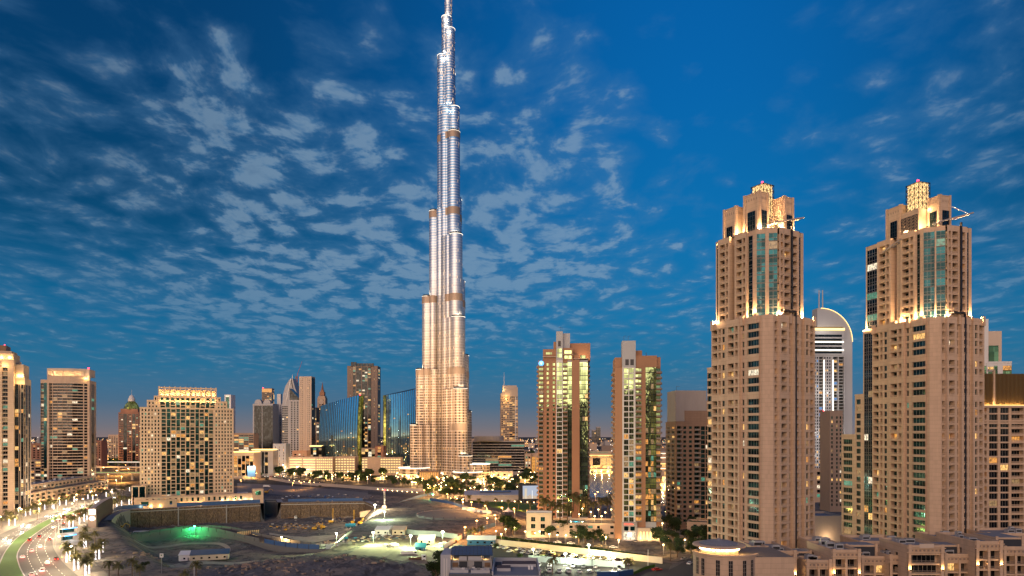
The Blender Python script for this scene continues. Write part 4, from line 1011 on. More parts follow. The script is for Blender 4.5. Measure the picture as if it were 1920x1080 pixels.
B = tower('parking_block', 'long cream parking building with three bright open decks', 541, 624, 1080, 857, 'w3.5 k36 w4 k36 w4 '+'k4.4 w1.6 '*8, 4, -2, 'stone', 'deck_light', lit=0, seed=78, cat='car park', base=3, sill=1.5, head=.9, finish=False); B.finish()
tower('parking_block', 'cream parking building with small bright openings at the foot of the blue tower', 628, 666, 1090, 856, 'w1 '+'k3.6 w1.6 '*7, 4, 0, 'stone', 'deck_light', lit=0, seed=79, cat='car park', base=3, sill=1.5, head=.9)
B = tower('parking_block', 'cream parking building with a raised blank centre, left of the very tall tower', 679, 752, 1080, 858, 'k3.6 w1.2 k3.6 w22 '+'k3 w1.2 '*8, 4, 2, 'stone', 'deck_light', lit=0, seed=80, cat='car park', base=3, sill=1.5, head=.9)
B = tower('office_block', 'dark gabled hall with a lit round window, behind the parking building', 703, 719, 1180, 836, 'w3 n4 w3', 5, 0, 'red_granite', lit=.8, seed=81, cat='building')
tower('office_block', 'low block lit amber behind the trees beside the dark tower', 678, 703, 1200, 840, 'g4 g4 g4 g4', 4.4, 0, 'stone_dark', 'glass_dark', lit=.5, seed=82, cat='building')
# right of the very tall tower
B = tower('hotel_tower', 'golden hotel tower with a curved tilted crown and a mast, beyond the office block', 939, 971, 1350, 742, 'w.8 n1.8 w.7 n1.8 w.7 n1.8 w.7 n1.8 w.9 k4 k3 w.4 k3 w.6', 3.7, 4, 'stone', 'glass_dark', lit=.42, seed=91, L=26, finish=False, lits=('lit_amber', 'lit_warm', 'lit_amber', 'lit_dim'))
w, z = B.W, B.zt; b = MB(); b.prism([(0, -.5), (w*.25, -2), (w*.6, -2.4), (w, -.5), (w, 24), (0, 24)], z, z, 'stone_light', 'roof_grey', z1f=lambda x, y: z+6+12*(x/w)**.7); b.build('tilted_crown', B.root)
b = MB(); b.box(w*.12, w*.94, 5, 20, z+6, z+22, 'stone_light'); b.tube((w*.2, 5, z+16), (w*.2, 5, z+48), .8, .3, 'white_paint', 6); b.build('crown_box', B.root)
b = MB(); b.box(w*.86, w*.9, -1.2, -.4, 0, z, 'white_paint'); b.build('fin', B.root)
lamp(B.root, (w*.3, -8, z-4), 3000, (1, .6, .2), 1.); lamp(B.root, (w*.1, 2, z+12), 1200, (1, .65, .25), 1.); B.finish()
B = tower('office_block', 'broad glass office block with lit floor bands, right of the very tall tower', 886, 983, 1090, 826, 'k18 k18 k18 k18', 4.4, 1, 'stone_grey', 'glass_dark', None, lit=.12, seed=92, cat='office block', sill=.9, head=.6, base=5, finish=False)
b = MB(); b.lathe(26, 12, [(24, B.zt+1), (24, B.zt+8), (0, B.zt+8.1)], 'stone_grey', 32); b.build('roof_drum', B.root); B.finish()
B = tower('office_block', 'low block with floodlit ochre walls before the glass office block', 908, 962, 985, 884, 'w2 n2.5 w3 n2.5 w3 n2.5 w4 n2.5 w3 n2.5 w2', 4.2, 0, 'stone_light', lit=.5, seed=93, cat='building', finish=False)
for x in (6, 14, 22, 30, 38): lamp(B.root, (x, -6, 1.5), 1100, (1, .66, .2), .5)
B.finish()
tower('office_block', 'small ochre block between the glass office block and the terracotta tower', 984, 996, 1090, 851, 'w1 n2 w1 n2 w1', 4.4, 0, 'stone', lit=.6, seed=94, cat='building')
tower('office_block', 'amber lit glass block just left of the terracotta tower', 997, 1012, 1100, 850, 'g4 w1 g4', 5, 0, 'stone', 'lit_amber', lit=.1, seed=95, cat='building')
# shopping mall across the lake, seen between the terracotta towers
def mall(name, label, px0, px1, D, segs, seed):
    x0 = PX(px0, D); B = Bld(name, label, 'building', (x0, D, 0), 0, seed, 'stone', 'glass_dark', 'frame', lit=.85, lits=('lit_amber', 'lit_warm', 'lit_warm', 'lit_white')); Wd = PX(px1, D)-x0
    z = 0
    for (h, cols, inset, light) in segs:
        B.block(Wd-inset, 20, cols, [(h, 'f')], z, y0=inset*.6, x0=inset*.4, par=.6); z += h+.01
        if light: b = MB(); b.box(inset*.4, Wd-inset, inset*.6-.8, inset*.6-.15, z-1.0, z-.4, light); b.build('light_strip', B.root)
    for k in range(5): lamp(B.root, (Wd*(k+.5)/5, -4, 4), 5000, (1, .62, .2), .6)
    return B.finish()
mall('shopping_mall', 'amber lit shopping mall across the lake between the two terracotta towers', 1096, 1160, 1130, [(7, 'w1 k5 w1 k5 w1 k5 w1 k5 w1 k5 w1 k5 w1', 0, 'strip_gold'), (6, 'w6 n2 w4 n2 w4 n2 w6', 4, None), (13, 'w12 g12 w1.5 g8 w1.5 g8 w8', 5, None), (5, 'k6 k6 k6 k6 k6', 10, 'strip_gold'), (5, 'w1', 16, 'lit_green')], 96)
mall('arcade_building', 'arcaded waterfront souk with warm lights right of the narrow terracotta tower', 1226, 1275, 780, [(8, 'w1 b2.6 w1 b2.6 w1 b2.6 w1 b2.6 w1 b2.6 w1', 0, None), (8, 'w1 k4 w1 k4 w1 k4 w1', 2, 'strip_gold'), (6, 'w2 n2 w2 n2 w2 n2 w2', 5, None)], 97)
mall('shopping_hall', 'pale hall with stacked light strips behind the arcaded souk', 1234, 1275, 1010, [(8, 'w1 k5 w1 k5 w1 k5 w1', 0, 'strip_white'), (7, 'w1 k9 w1 k9 w1', 2, 'strip_white'), (7, 'w1 k9 w1 k9 w1', 3, 'strip_gold'), (9, 'w1', 5, 'strip_white'), (6, 'w1', 9, 'strip_white')], 98)
for (px0, px1, top, lb) in ((1110, 1117, 806, 'hazy far tower, left of the tiny pair beyond the lake'), (1118, 1126, 800, 'hazy far tower with crane arms, right of the tiny pair beyond the lake')):
    tower('distant_tower', lb, px0, px1, 4200, top, 'n6 n6 n6', 9, 0, 'stone_grey', lit=.02, seed=99, cat='tower')

# ------------------------------------------------------------------ behind and beside the sand-coloured pair
B = tower('apartment_tower', 'grey and terracotta tower with stepped roof, tucked behind the nearer sand-coloured tower', 1268, 1345, 455, 790, 'w.4 b2.2 w1 n1.7 w1.3 n1.7 w1.2 b3 w.5 d2 w.5 d2 w.7 b3 w.4', 3.1, 4, 'brown_stone', 'glass', 'frame_dark', lit=.08, seed=101, L=24, rail='slab', finish=False, left='w2 x3 w2 x3 w2', par=.8)
b = MB(); w, z = B.W, B.zt; b.box(-.1, 21, 1, 20, z+.9, PZ(732, 456), 'stone_grey', top='roof_grey'); b.build('lift_shaft', B.root)
b = MB(); b.box(6, w, .3, 18, z+.82, PZ(770, 456), 'brown_stone', top='roof_grey'); b.prism([(11, 2), (w, 2), (w, 16), (11, 16)], PZ(771, 456), 0, 'stone', z1f=lambda x, y: PZ(745, 456)-(x-11)*.2); b.build('penthouse', B.root)
b = MB(); b.tube((1, 3, PZ(732, 456)), (1, 3, PZ(724, 456)), .1, .1, 'metal_dark', 4); b.tube((1, 3, PZ(724, 456)), (3.2, 2.4, PZ(725, 456)), .1, .1, 'metal_dark', 4); b.build('crane_arm', B.root); B.hide = lambda px, py: px > 1336; B.finish()
# white hotel with the curved sail crown
def sail_hotel():
    D = 760; x0 = PX(1520, D); B = Bld('hotel_tower', 'brightly lit white hotel with a quarter-round crown and twin masts, between the sand-coloured pair', 'hotel', (x0, D, 0), R(2), 111, 'hotel_white', 'glass_dark', None, lit=.12, rail='bar', lits=('lit_warm', 'lit_amber', 'lit_blue'))
    fh = 3.5; zc = PZ(668, D); B.sill, B.head, B.dep = .8, .7, .3; wd = width_to(x0, D, R(2), 1585)
    n = int((zc-6)/fh); rw = rows(n, fh, zc-n*fh)
    B.face((0, 0), (wd, 0), 'w1 '+'n1.5 w.9 '*3+'b4 w.8 '+'n1.5 w.9 '*3+'w1.2@.8 b5 w.9 b5 w1.2', rw, 0); B.face((wd, 0), (wd, 24), 'w2 n2 w2', rw, 0); B.face((wd, 24), (0, 24), 'w1', rw, 0); B.face((0, 24), (0, 0), 'w1', rw, 0)
    W2 = width_to(x0, D, R(2), 1600); z0 = PZ(640, D); zt = PZ(577, D); b = MB()
    xl = width_to(x0, D, R(2), 1534)
    pts = [(wd-1, 0), (W2, 0), (W2, z0)]
    for i in range(1, 11): t = math.pi/2*i/10; pts.append((xl+4+(W2-xl-4)*math.cos(t), z0+(zt-z0)*math.sin(t)))
    pts += [(xl, zt), (xl, PZ(612, D)), (wd-1, PZ(612, D))]; k = len(pts)
    b.v += [(x, 2, z) for x, z in pts]+[(x, 14, z) for x, z in pts]
    b.f += [tuple(range(k)), tuple(reversed(range(k, 2*k)))]+[((i+1) % k, i, i+k, (i+1) % k+k) for i in range(k)]; b.m += [b.mi('hotel_white')]*(k+2)
    b.build('sail_crown', B.root)
    b = MB(); c = [(xl+4+(W2-xl-4)*math.cos(math.pi/2*i/14), z0+(zt-z0)*math.sin(math.pi/2*i/14)) for i in range(15)]
    for (xa, za), (xb, zb) in zip(c, c[1:]): b.tube((xa, 1.6, za), (xb, 1.6, zb), .3, .3, 'strip_gold', 5)
    b.build('crown_light', B.root)
    B.w.box(0, wd-1, .01, 16, zc, PZ(618, D), 'hotel_white'); b = MB()
    for i in range(5): z = zc+1.5+i*4.6; b.box(0, wd-2, -.6, -.01, z, z+1.6, 'strip_white' if i % 2 else 'hotel_white'); b.box(1, wd-4, -.3, -.02, z+1.7, z+4.3, 'glass_dark')
    b.box(0, wd-1, -.8, -.05, PZ(619, D), PZ(615, D), 'strip_gold'); b.build('balcony_band', B.root)
    for x in (xl+5, xl+9): b = MB(); b.tube((x, 8, zt-6), (x, 8, PZ(541, D)), .9, .6, 'hotel_white', 8); b.build('mast', B.root)
    b = MB()
    for x in (wd*.36, wd*.62): b.box(x, x+1.1, -1.2, -.85, 20, zc-4, 'strip_white')
    b.box(wd*.34, wd*.36, -2, -1.5, zc-62, zc-60, 'lamp_red'); b.build('light_strip', B.root)
    for (x, z, p) in ((14, zc+28, 1600), (28, zc+8, 500), (10, zc-40, 1500), (26, zc-40, 1500), (12, zc-85, 1500), (27, zc-85, 1500), (12, 40, 1200), (W2-4, zc+12, 400)): lamp(B.root, (x, -12, z), p, (1, .9, .78), 1.)
    B.hide = lambda px, py: px < 1530 or px > 1604; return B.finish()
sail_hotel()
tower('apartment_tower', 'plain dark tower glimpsed in the gap left of the stepped side wing', 1556, 1580, 560, 770, 'w1 n1.5 w2.5 n1.5 w1.4 n1.5 w1', 3.4, 0, 'stone_dark', 'glass', lit=.25, seed=112, L=18)
tower('apartment_block', 'arched low hotel annexe at the foot of the gap between the sand-coloured pair', 1528, 1562, 640, 880, 'w1.2 n2 w1.2 n2 w1.2 n2 w1.2', 4.2, 0, 'stone', lit=.45, seed=113, cat='building')
B = tower('service_block', 'pale flat-roofed service block with a floodlit wall, in the gap between the sand-coloured pair', 1524, 1580, 400, 967, 'w1', 4, 0, 'stone_light', lit=0, seed=114, cat='building', finish=False)
lamp(B.root, (8, -4, 3), 500, (1, .7, .4), .4); B.finish()
B = tower('apartment_tower', 'distant pale tower with green reflecting glass, behind the right shoulder of the sand-coloured pair', 1836, 1897, 460, 678, 'w.6 g3.6 w.7 x3.6 g2 w3 g5', 3.4, -5, 'panel_light', 'glass_gold', 'frame_dark', lit=.03, seed=115, L=22, rail='slab', finish=False)
w, z = B.W, B.zt; b = MB(); b.box(-.1, 6.2, .5, 14, z, PZ(598, 460), 'panel_light'); b.box(6.4, w*.78, 3, 16, z+1.1, PZ(620, 460), 'stone_light'); b.box(6.4, w*.6, .2, 2.9, z+1.1, PZ(648, 460), 'glass_gold'); b.build('penthouse', B.root)
b = MB(); b.tube((4, 3, PZ(598, 460)), (4.6, 3, PZ(590, 460)), .1, .1, 'metal_dark', 4); b.tube((4.6, 3, PZ(590, 460)), (2.5, 3, PZ(591, 460)), .1, .1, 'metal_dark', 4); b.build('crane_arm', B.root); B.hide = lambda px, py: py > 700; B.finish()
# right edge: block with the gold louvred top storey
def gold_block():
    D = 318; x0 = PX(1822, D); yaw = R(3); B = Bld('apartment_block', 'dark-windowed stone block with a gold lit louvred top, at the right edge of the picture', 'apartment block', (x0, D, 0), yaw, 121, 'stone', 'glass_dark', 'frame', lit=.1, rail='solid', lits=('lit_amber', 'lit_warm', 'lit_dim'))
    Wd = 46; fh = 3.35; zt = PZ(762, D); n = int((zt-6)/fh); rw = rows(n, fh, zt-n*fh); B.sill, B.head = .28, .36
    B.face((0, 0), (Wd, 0), 'w1 b4.6 w.9 k3.2 w1 k3.2 w.9 b4.6 w1 k3.2 w1 k3.2 w1 b4.6 w2', rw, 0); B.face((Wd, 0), (Wd, 30), 'w1', rw, 0); B.face((Wd, 30), (0, 30), 'w1', rw, 0); B.face((0, 30), (0, 0), 'w2 b4 w2 k3 w2 k3 w2', rw, 0)
    B.w.poly([(0, 0, zt), (Wd, 0, zt), (Wd, 30, zt), (0, 30, zt)], 'roof_grey'); B.w.box(-.4, Wd, -.5, 0, zt-.6, zt+.5, 'stone'); B.w.box(-.3, Wd, -.3, 0, zt-8.2, zt-7.4, 'stone')
    z1 = PZ(700, D); b = MB(); b.box(-.2, Wd, 2.6, 28, zt+.01, z1, 'bronze'); b.build('louvred_storey', B.root)
    b = MB()
    for i in range(70): b.box(i*.65, i*.65+.22, 2.2, 2.59, zt+.4, z1+.2, 'gold_metal')
    b.box(11.8, 12.7, 1.6, 2.19, zt+.3, z1+1.6, 'stone'); b.build('louvre', B.root)
    b = MB(); b.box(0, Wd, .4, .8, zt+.51, zt+.75, 'strip_gold'); b.build('cornice_light', B.root)
    for i in range(9): lamp(B.root, (1.5+i*3, .9, zt+1.2), 120, (1, .60, .2), .3)
    B.hide = lambda px, py: px < 1838 or py > 1010; return B.finish()
mat('gold_metal', (.26, .17, .07), .35, .7)
gold_block()
# gold curls of a crane-like roof sign further right
# ------------------------------------------------------------------ ground, pit, roads
PITP = [(198, 500, 1), (238, 574, 1), (487, 628, 1), (490, 668, 1), (524, 670, 1), (528, 640, 1), (690, 652, 1), (712, 606, 0), (722, 560, 0), (672, 470, 0), (650, 395, 0), (570, 345, 0), (430, 322, 0), (300, 322, 0), (226, 400, 0)]
PIT = [(PX(p, d), d, w) for p, d, w in PITP]
def pit_depth(x, y):
    ins = False; best = 1e9; n = len(PIT)
    for i in range(n):
        x0, y0, w = PIT[i]; x1, y1, _ = PIT[(i+1) % n]
        if (y0 > y) != (y1 > y) and x < (x1-x0)*(y-y0)/(y1-y0)+x0: ins = not ins
        ex, ey = x1-x0, y1-y0; t = max(0, min(1, ((x-x0)*ex+(y-y0)*ey)/(ex*ex+ey*ey)))
        d = math.hypot(x-x0-t*ex, y-y0-t*ey)/(3. if w else 24.)
        best = min(best, d)
    if not ins: return 0.
    t = min(1, best); t = t*t*(3-2*t)
    return -15*t+(.9*math.sin(x*.06)*math.cos(y*.05)+.5*math.sin(x*.17+y*.11))*t
def mound(x, y):
    # heaped earth towards the foreground
    r = 0
    for (px, py, h, w) in ((690, 1068, 3.2, 22), (620, 1062, 2.0, 26), (530, 1060, 1.5, 22), (345, 1052, 2., 12), (225, 1075, 0, 8), (770, 1072, 2.2, 9), (590, 998, 2.5, 12)):
        c = MC[(px, py)]; r += h*math.exp(-((x-c[0])**2+(y-c[1])**2)/w/w)
    return r*(1+.25*math.sin(x*.5+y*.3)*math.cos(y*.6))
MC = {k: G(k[0], k[1], -12 if k[1] < 1000 or k[0] == 345 else 0)[:2] for k in ((690, 1068), (620, 1062), (530, 1060), (345, 1052), (225, 1075), (770, 1072), (590, 998))}
def gz(x, y): return pit_depth(x, y)+mound(x, y)
mat('sand_track', (.34, .30, .24), .95, var=.35, scale=.3, streak=False, bump=.4)
def terrain():
    m, b = new_mat('ground_earth')
    p = pos(); n = noise(p, .035, 4, .6); n2 = noise(p, .5, 3, .6); n3 = noise(p, .12, 3, .65)
    x, y, z = xyz(p)
    n4 = noise(vec(x, y*.45, 0.0), .21, 4, .7); n5 = noise(vec(x*.6+y*.2, y*.16, 0.0), .55, 3, .6)
    c = mixc(sstep(.42, .60, n), (.15, .148, .15), (.27, .225, .18)); c = mixc(sstep(.50, .60, n3)*.8, c, (.085, .082, .085)); c = mixc(sstep(.56, .66, n4)*.7, c, (.33, .29, .24)); c = mixc(sstep(.60, .68, n5)*.6, c, (.05, .046, .042))
    f = n2*.95+.36; c = mixc(1.0, c, vec(f, f, f), 'MULTIPLY')
    far = sstep(760, 900, y); c = mixc(far, c, mixc(n3, (.05, .045, .04), (.12, .10, .08)))
    put(b.inputs['Base Color'], c); b.inputs['Roughness'].default_value = .95; b.inputs['Specular IOR Level'].default_value = .1
    bn = nd('ShaderNodeBump'); bn.inputs['Strength'].default_value = .7; bn.inputs['Distance'].default_value = .6; put(bn.inputs['Height'], n2+n3); TR.links.new(bn.outputs[0], b.inputs['Normal'])
    xs = [-40000, -9000, -3000, -1200, -700]+[-430+2.5*i for i in range(200)]+[80+20*i for i in range(12)]+[700, 1400, 4000, 12000, 40000]
    ys = [-3000, -300, 60, 180]+[240+2.5*i for i in range(188)]+[720, 800, 1000, 1400, 2400, 5000, 12000, 45000]
    me = MB(); nx = len(xs)
    for yy in ys:
        for xx in xs: me.v.append((xx, yy, gz(xx, yy) if -440 < xx < 90 and 230 < yy < 715 else 0.))
    k = me.mi('ground_earth')
    for j in range(len(ys)-1):
        for i in range(nx-1): me.f.append((j*nx+i, j*nx+i+1, (j+1)*nx+i+1, (j+1)*nx+i)); me.m.append(k)
    struct(me.build('ground', smooth=True))
terrain()
def smooth_line(pts, n=6):
    pts = [Vector(p) for p in pts]; r = []
    for i in range(len(pts)-1):
        a, b, c, d = pts[max(0, i-1)], pts[i], pts[i+1], pts[min(len(pts)-1, i+2)]
        for k in range(n):
            t = k/n; r.append(.5*((2*b)+(c-a)*t+(2*a-5*b+4*c-d)*t*t+(3*b-a-3*c+d)*t**3))
    return r+[pts[-1]]
def strip(name, A, Bp, m, lift=.03, n=6, kind='structure', drape=False):
    A, Bp = smooth_line(A, n), smooth_line(Bp, n); b = MB()
    for p in A+Bp: p.z = (gz(p.x, p.y) if drape else p.z)+lift
    for i in range(len(A)-1): b.poly([A[i], Bp[i], Bp[i+1], A[i+1]], m)
    o = b.build(name); o['kind'] = kind; return o
def offs(L, d):
    r = []
    for i, p in enumerate(L):
        t = (L[min(i+1, len(L)-1)]-L[max(0, i-1)]); t = Vector((t.x, t.y, 0)).normalized(); r.append(p+Vector((t.y, -t.x, 0))*d)
    return r
def barrier(name, label, cat, L, h, m, th=.25, posts=None, group=None, lift=0.):
    b = MB()
    for p, q in zip(L, L[1:]):
        d = Vector((q.x-p.x, q.y-p.y, 0)); 
        if d.length < .01: continue
        d.normalize(); nn = Vector((d.y, -d.x, 0))*th/2; u = Vector((0, 0, 1)); l = u*lift
        b.poly([p-nn+l, q-nn+l, q-nn+u*h, p-nn+u*h], m); b.poly([q+nn+l, p+nn+l, p+nn+u*h, q+nn+u*h], m); b.poly([p-nn+u*h, q-nn+u*h, q+nn+u*h, p+nn+u*h], m)
    if posts:
        for p in L[::posts]: b.box(p.x-.12, p.x+.12, p.y-.3, p.y+.3, p.z-.3, p.z+h+.2, 'metal_dark')
    return tag(b.build(name), label, cat, group)
# boulevard on the left
oL = [G(x, y) for x, y in ((-150, 1085), (-60, 1035), (0, 1002), (75, 972), (125, 956), (160, 947), (195, 938), (240, 929))]
mL = [G(x, y) for x, y in ((-14, 1085), (-4, 1062), (12, 1030), (40, 1002), (92, 973), (135, 959), (170, 948.5), (215, 938))]
mR = [G(x, y) for x, y in ((50, 1085), (37, 1060), (35, 1035), (58, 1008), (106, 976), (143, 961), (176, 950), (220, 939))]
oR = [G(x, y) for x, y in ((152, 1085), (116, 1052), (99, 1022), (106, 1000), (136, 972), (160, 960), (186, 951), (228, 940))]
sR = [G(x, y) for x, y in ((215, 1085), (172, 1052), (150, 1024), (150, 1003), (165, 982), (178, 970), (198, 958), (236, 945))]
sL = [G(x, y) for x, y in ((-300, 1085), (-150, 1035), (-40, 995), (30, 962), (90, 946), (130, 937), (175, 929), (215, 922))]
strip('road', oL, mL, 'asphalt', .03); strip('road', mR, oR, 'asphalt', .03)
strip('grass_median', mL, mR, 'grass', .16); strip('pavement', oR, sR, 'paving', .13); strip('pavement', sL, oL, 'paving', .13)
for q, s_ in ((mL, .5), (mR, -.5)):
    L = smooth_line(q); strip('kerb', offs(L, 0), offs(L, s_), 'concrete', .2, 1)
for a, b_, ts in ((oL, mL, (.34, .67)), (mR, oR, (.25, .5, .75))):
    A, B_ = smooth_line(a), smooth_line(b_)
    for t in ts:
        b = MB()
        for i in range(0, len(A)-1):
            p, q = A[i].lerp(B_[i], t), A[i+1].lerp(B_[i+1], t); d = (q-p); nrm = Vector((d.y, -d.x, 0)).normalized()*.1; n = max(1, int(d.length/7))
            for k in range(n): u0, u1 = p+d*(k/n), p+d*((k+.45)/n); b.poly([v+Vector((0, 0, .036)) for v in (u0-nrm, u1-nrm, u1+nrm, u0+nrm)], 'line_paint')
        struct(b.build('lane_marking'))
# site road winding across the pit
SP = [(196, 1016, -9), (250, 1011, -12.5), (310, 1003, -13), (370, 996, -13), (420, 999, -13), (475, 1012, -13), (530, 1024, -13), (590, 1031, -13), (640, 1028, -12), (678, 1010, -10.5), (706, 988, -9), (735, 966, -6), (765, 948, -3.5), (795, 937, -1.4), (822, 930, 0)]
SR = smooth_line([G(*p)+Vector((0, 0, 1.6)) for p in SP])
struct(strip('site_road', [p for p in offs(SR, -6)], offs(SR, 6), 'asphalt', .0, 1))
b = MB()
for off in (-6.4, 6.4):
    L = offs(SR, off)
    for p, q in zip(L, L[1:]): b.poly([(p.x, p.y, p.z), (q.x, q.y, q.z), (q.x, q.y, q.z-6), (p.x, p.y, p.z-6)], 'concrete_dark')
struct(b.build('road_embankment'))
L1, L2 = offs(SR, -6.2), offs(SR, 6.2); nS = len(SR)
barrier('site_fence', 'dark mesh fence along the far side of the winding site road, left half', 'fence', L1[:nS//2], 2.2, 'concrete_dark', .1, 2)
barrier('site_fence', 'dark mesh fence along the near side of the winding site road, left half', 'fence', L2[:nS*4//10], 2.4, 'concrete_dark', .1, 2)
barrier('site_fence', 'blue sheet fence along the near bend of the winding site road', 'fence', L2[nS*4//10:nS*53//100], 3.0, 'blue_sheet', .1, 2)
barrier('site_fence', 'pale green sheet fence lit by the floodlight at the near bend of the site road', 'fence', L2[nS*53//100:nS*66//100], 3.0, 'hoarding', .1, 2)
barrier('site_fence', 'dark fence on the near side of the rising site road', 'fence', L2[nS*66//100:nS*86//100], 2.0, 'concrete_dark', .1, 2)
barrier('site_fence', 'low fence along the far side of the rising site road', 'fence', L1[nS//2:nS*86//100], 1.4, 'concrete', .1, 2)
barrier('site_fence', 'blue hoarding at the top end of the winding site road', 'fence', L1[nS*80//100:], 2.6, 'blue_sheet', .1)
for nm, A, Bp, m in (('dirt_track', [(300, 1062), (380, 1050), (470, 1046), (560, 1052), (660, 1056)], [(300, 1070), (380, 1057), (470, 1052), (560, 1058), (660, 1064)], 'sand_track'), ('dirt_track', [(505, 995), (560, 1003), (610, 1002), (660, 992)], [(505, 1000), (560, 1009), (610, 1008), (668, 998)], 'sand_track'), ('dirt_track', [(250, 1024), (330, 1014), (400, 1010), (432, 1022), (420, 1038)], [(252, 1028), (330, 1018), (396, 1014), (424, 1024), (412, 1042)], 'sand_track'), ('dirt_track', [(690, 1030), (740, 1040), (800, 1044), (850, 1036)], [(690, 1040), (740, 1052), (800, 1056), (850, 1046)], 'sand_track')):
    z0 = -13 if A[0][0] < 600 else 0
    strip(nm, [G(*q, z0) for q in A], [G(*q, z0) for q in Bp], m, .22, 8, drape=True)
# retaining walls
def rwall(name, label, pts, m, inset=0, z1=0.4, z0=-17, ribs=0):
    b = MB()
    for (a, c) in zip(pts, pts[1:]):
        p, q = Vector((PX(*a), a[1])), Vector((PX(*c), c[1])); n = max(1, int((q-p).length/9)); d = (q-p).normalized(); nn = Vector((d.y, -d.x))
        for i in range(n):
            u, v = p.lerp(q, i/n), p.lerp(q, (i+1)/n)
            for j in range(4):
                za, zb = z0+(z1-z0)*j/4, z0+(z1-z0)*(j+1)/4; b.poly([(*(u+nn*3.6*1), za), (*(v+nn*3.6), za), (*(v+nn*3.6), zb), (*(u+nn*3.6), zb)], m)
            if ribs and i % ribs == 0:
                w = u+nn*3.9; b.box(w.x-.35, w.x+.35, w.y-.35, w.y+.35, z0, z1+.2, 'concrete')
        b.poly([(*(p+nn*3.6), z1), (*(q+nn*3.6), z1), (*(q-nn*1.5), z1), (*(p-nn*1.5), z1)], 'concrete')
        w0, w1 = p+nn*3.75, q+nn*3.75; b.poly([(*w0, z1-2.2), (*w1, z1-2.2), (*w1, z1-1.5), (*w0, z1-1.5)], 'concrete')
    return tag(b.build(name), label, 'wall')
rwall('retaining_wall', 'long brown rock-faced retaining wall of the pit below the broad residence block', [(238, 574), (487, 628)], 'rock_wall', ribs=4)
rwall('retaining_wall', 'curved grey concrete retaining wall rising to the boulevard at the left end of the pit', [(199, 500), (206, 525), (218, 552), (238, 574)], 'concrete', z0=-16)
rwall('retaining_wall', 'shaded recessed corner of the pit wall right of the long rock face', [(487, 628), (490, 668), (524, 670), (528, 640)], 'concrete_dark', z1=.3)
rwall('retaining_wall', 'scarred earth wall at the back of the pit with dark cracks', [(528, 640), (690, 652), (711, 607)], 'rock_wall', z1=.2)
barrier('hoarding', 'dark blue hoarding along the top of the rock-faced retaining wall', 'fence', smooth_line([Vector((PX(a, d), d+1, .4)) for a, d in ((212, 552), (238, 577), (360, 602), (487, 630))]), 3.2, 'blue_sheet', .15)
barrier('hoarding', 'blue hoarding on top of the scarred earth wall', 'fence', [Vector((PX(a, d), d, .2)) for a, d in ((540, 645), (610, 650), (680, 655))], 2.6, 'blue_sheet', .15)
# lower plots behind the pit
strip('site_yard', [G(445, 906), G(560, 912), G(700, 925)], [G(445, 922), G(560, 930), G(690, 936)], 'paving', .04)
barrier('promenade_wall', 'long low stone wall with a row of small lamps behind the building site', 'wall', smooth_line([G(505, 899), G(560, 908), G(640, 914), (G(720, 920)), G(800, 922)]), 3.6, 'stone_grey', .6)
strip('street', [G(690, 921), G(760, 926), G(830, 927), G(900, 936)], [G(690, 927), G(760, 932), G(815, 935), G(890, 944)], 'asphalt', .05)
strip('street', [G(830, 927), G(880, 940), G(940, 956), G(1000, 975)], [G(812, 933), G(862, 948), G(925, 964), G(985, 985)], 'asphalt', .058)
strip('street', [G(985, 975), G(935, 985), G(890, 1002), G(850, 1030)], [G(1000, 985), G(960, 998), G(915, 1018), G(880, 1042)], 'asphalt', .066)
strip('lawn', [G(900, 938), G(960, 942), G(1005, 946)], [G(905, 952), G(955, 958), G(1005, 962)], 'grass', .05)
# car park and yards to the right of the site
strip('car_park', [G(915, 1018), G(1080, 1036), G(1260, 1056)], [G(880, 1085), G(1060, 1085), G(1245, 1085)], 'asphalt', .04)
strip('site_yard', [G(722, 1000), G(800, 1006), G(860, 1013)], [G(650, 1045), G(740, 1060), G(850, 1070)], 'dirt', .05, drape=True)
strip('street', [G(1330, 1030), G(1290, 1050), G(1225, 1085)], [G(1345, 1040), G(1310, 1062), G(1300, 1085)], 'asphalt', .07)
# lake
b = MB(); m, q = new_mat('lake_water'); q.inputs['Base Color'].default_value = (.01, .05, .07, 1); q.inputs['Roughness'].default_value = .26
bn = nd('ShaderNodeBump'); bn.inputs['Strength'].default_value = .25; bn.inputs['Distance'].default_value = .4; put(bn.inputs['Height'], noise(pos(), .35, 3, .6)); TR.links.new(bn.outputs[0], q.inputs['Normal'])
b.poly([(PX(1070, 690), 690, .12), (PX(1160, 690), 690, .12), (PX(1170, 690)+5, 640, .12), (PX(1300, 620), 620, .12), (PX(1300, 770), 770, .12), (PX(1200, 900), 900, .12), (PX(1170, 1112), 1112, .12), (PX(1070, 1112), 1112, .12)], 'lake_water'); struct(b.build('lake'))
strip('promenade', [G(1050, 944), G(1110, 946), G(1170, 946)], [G(1050, 952), G(1110, 953), G(1170, 953)], 'paving', .14)
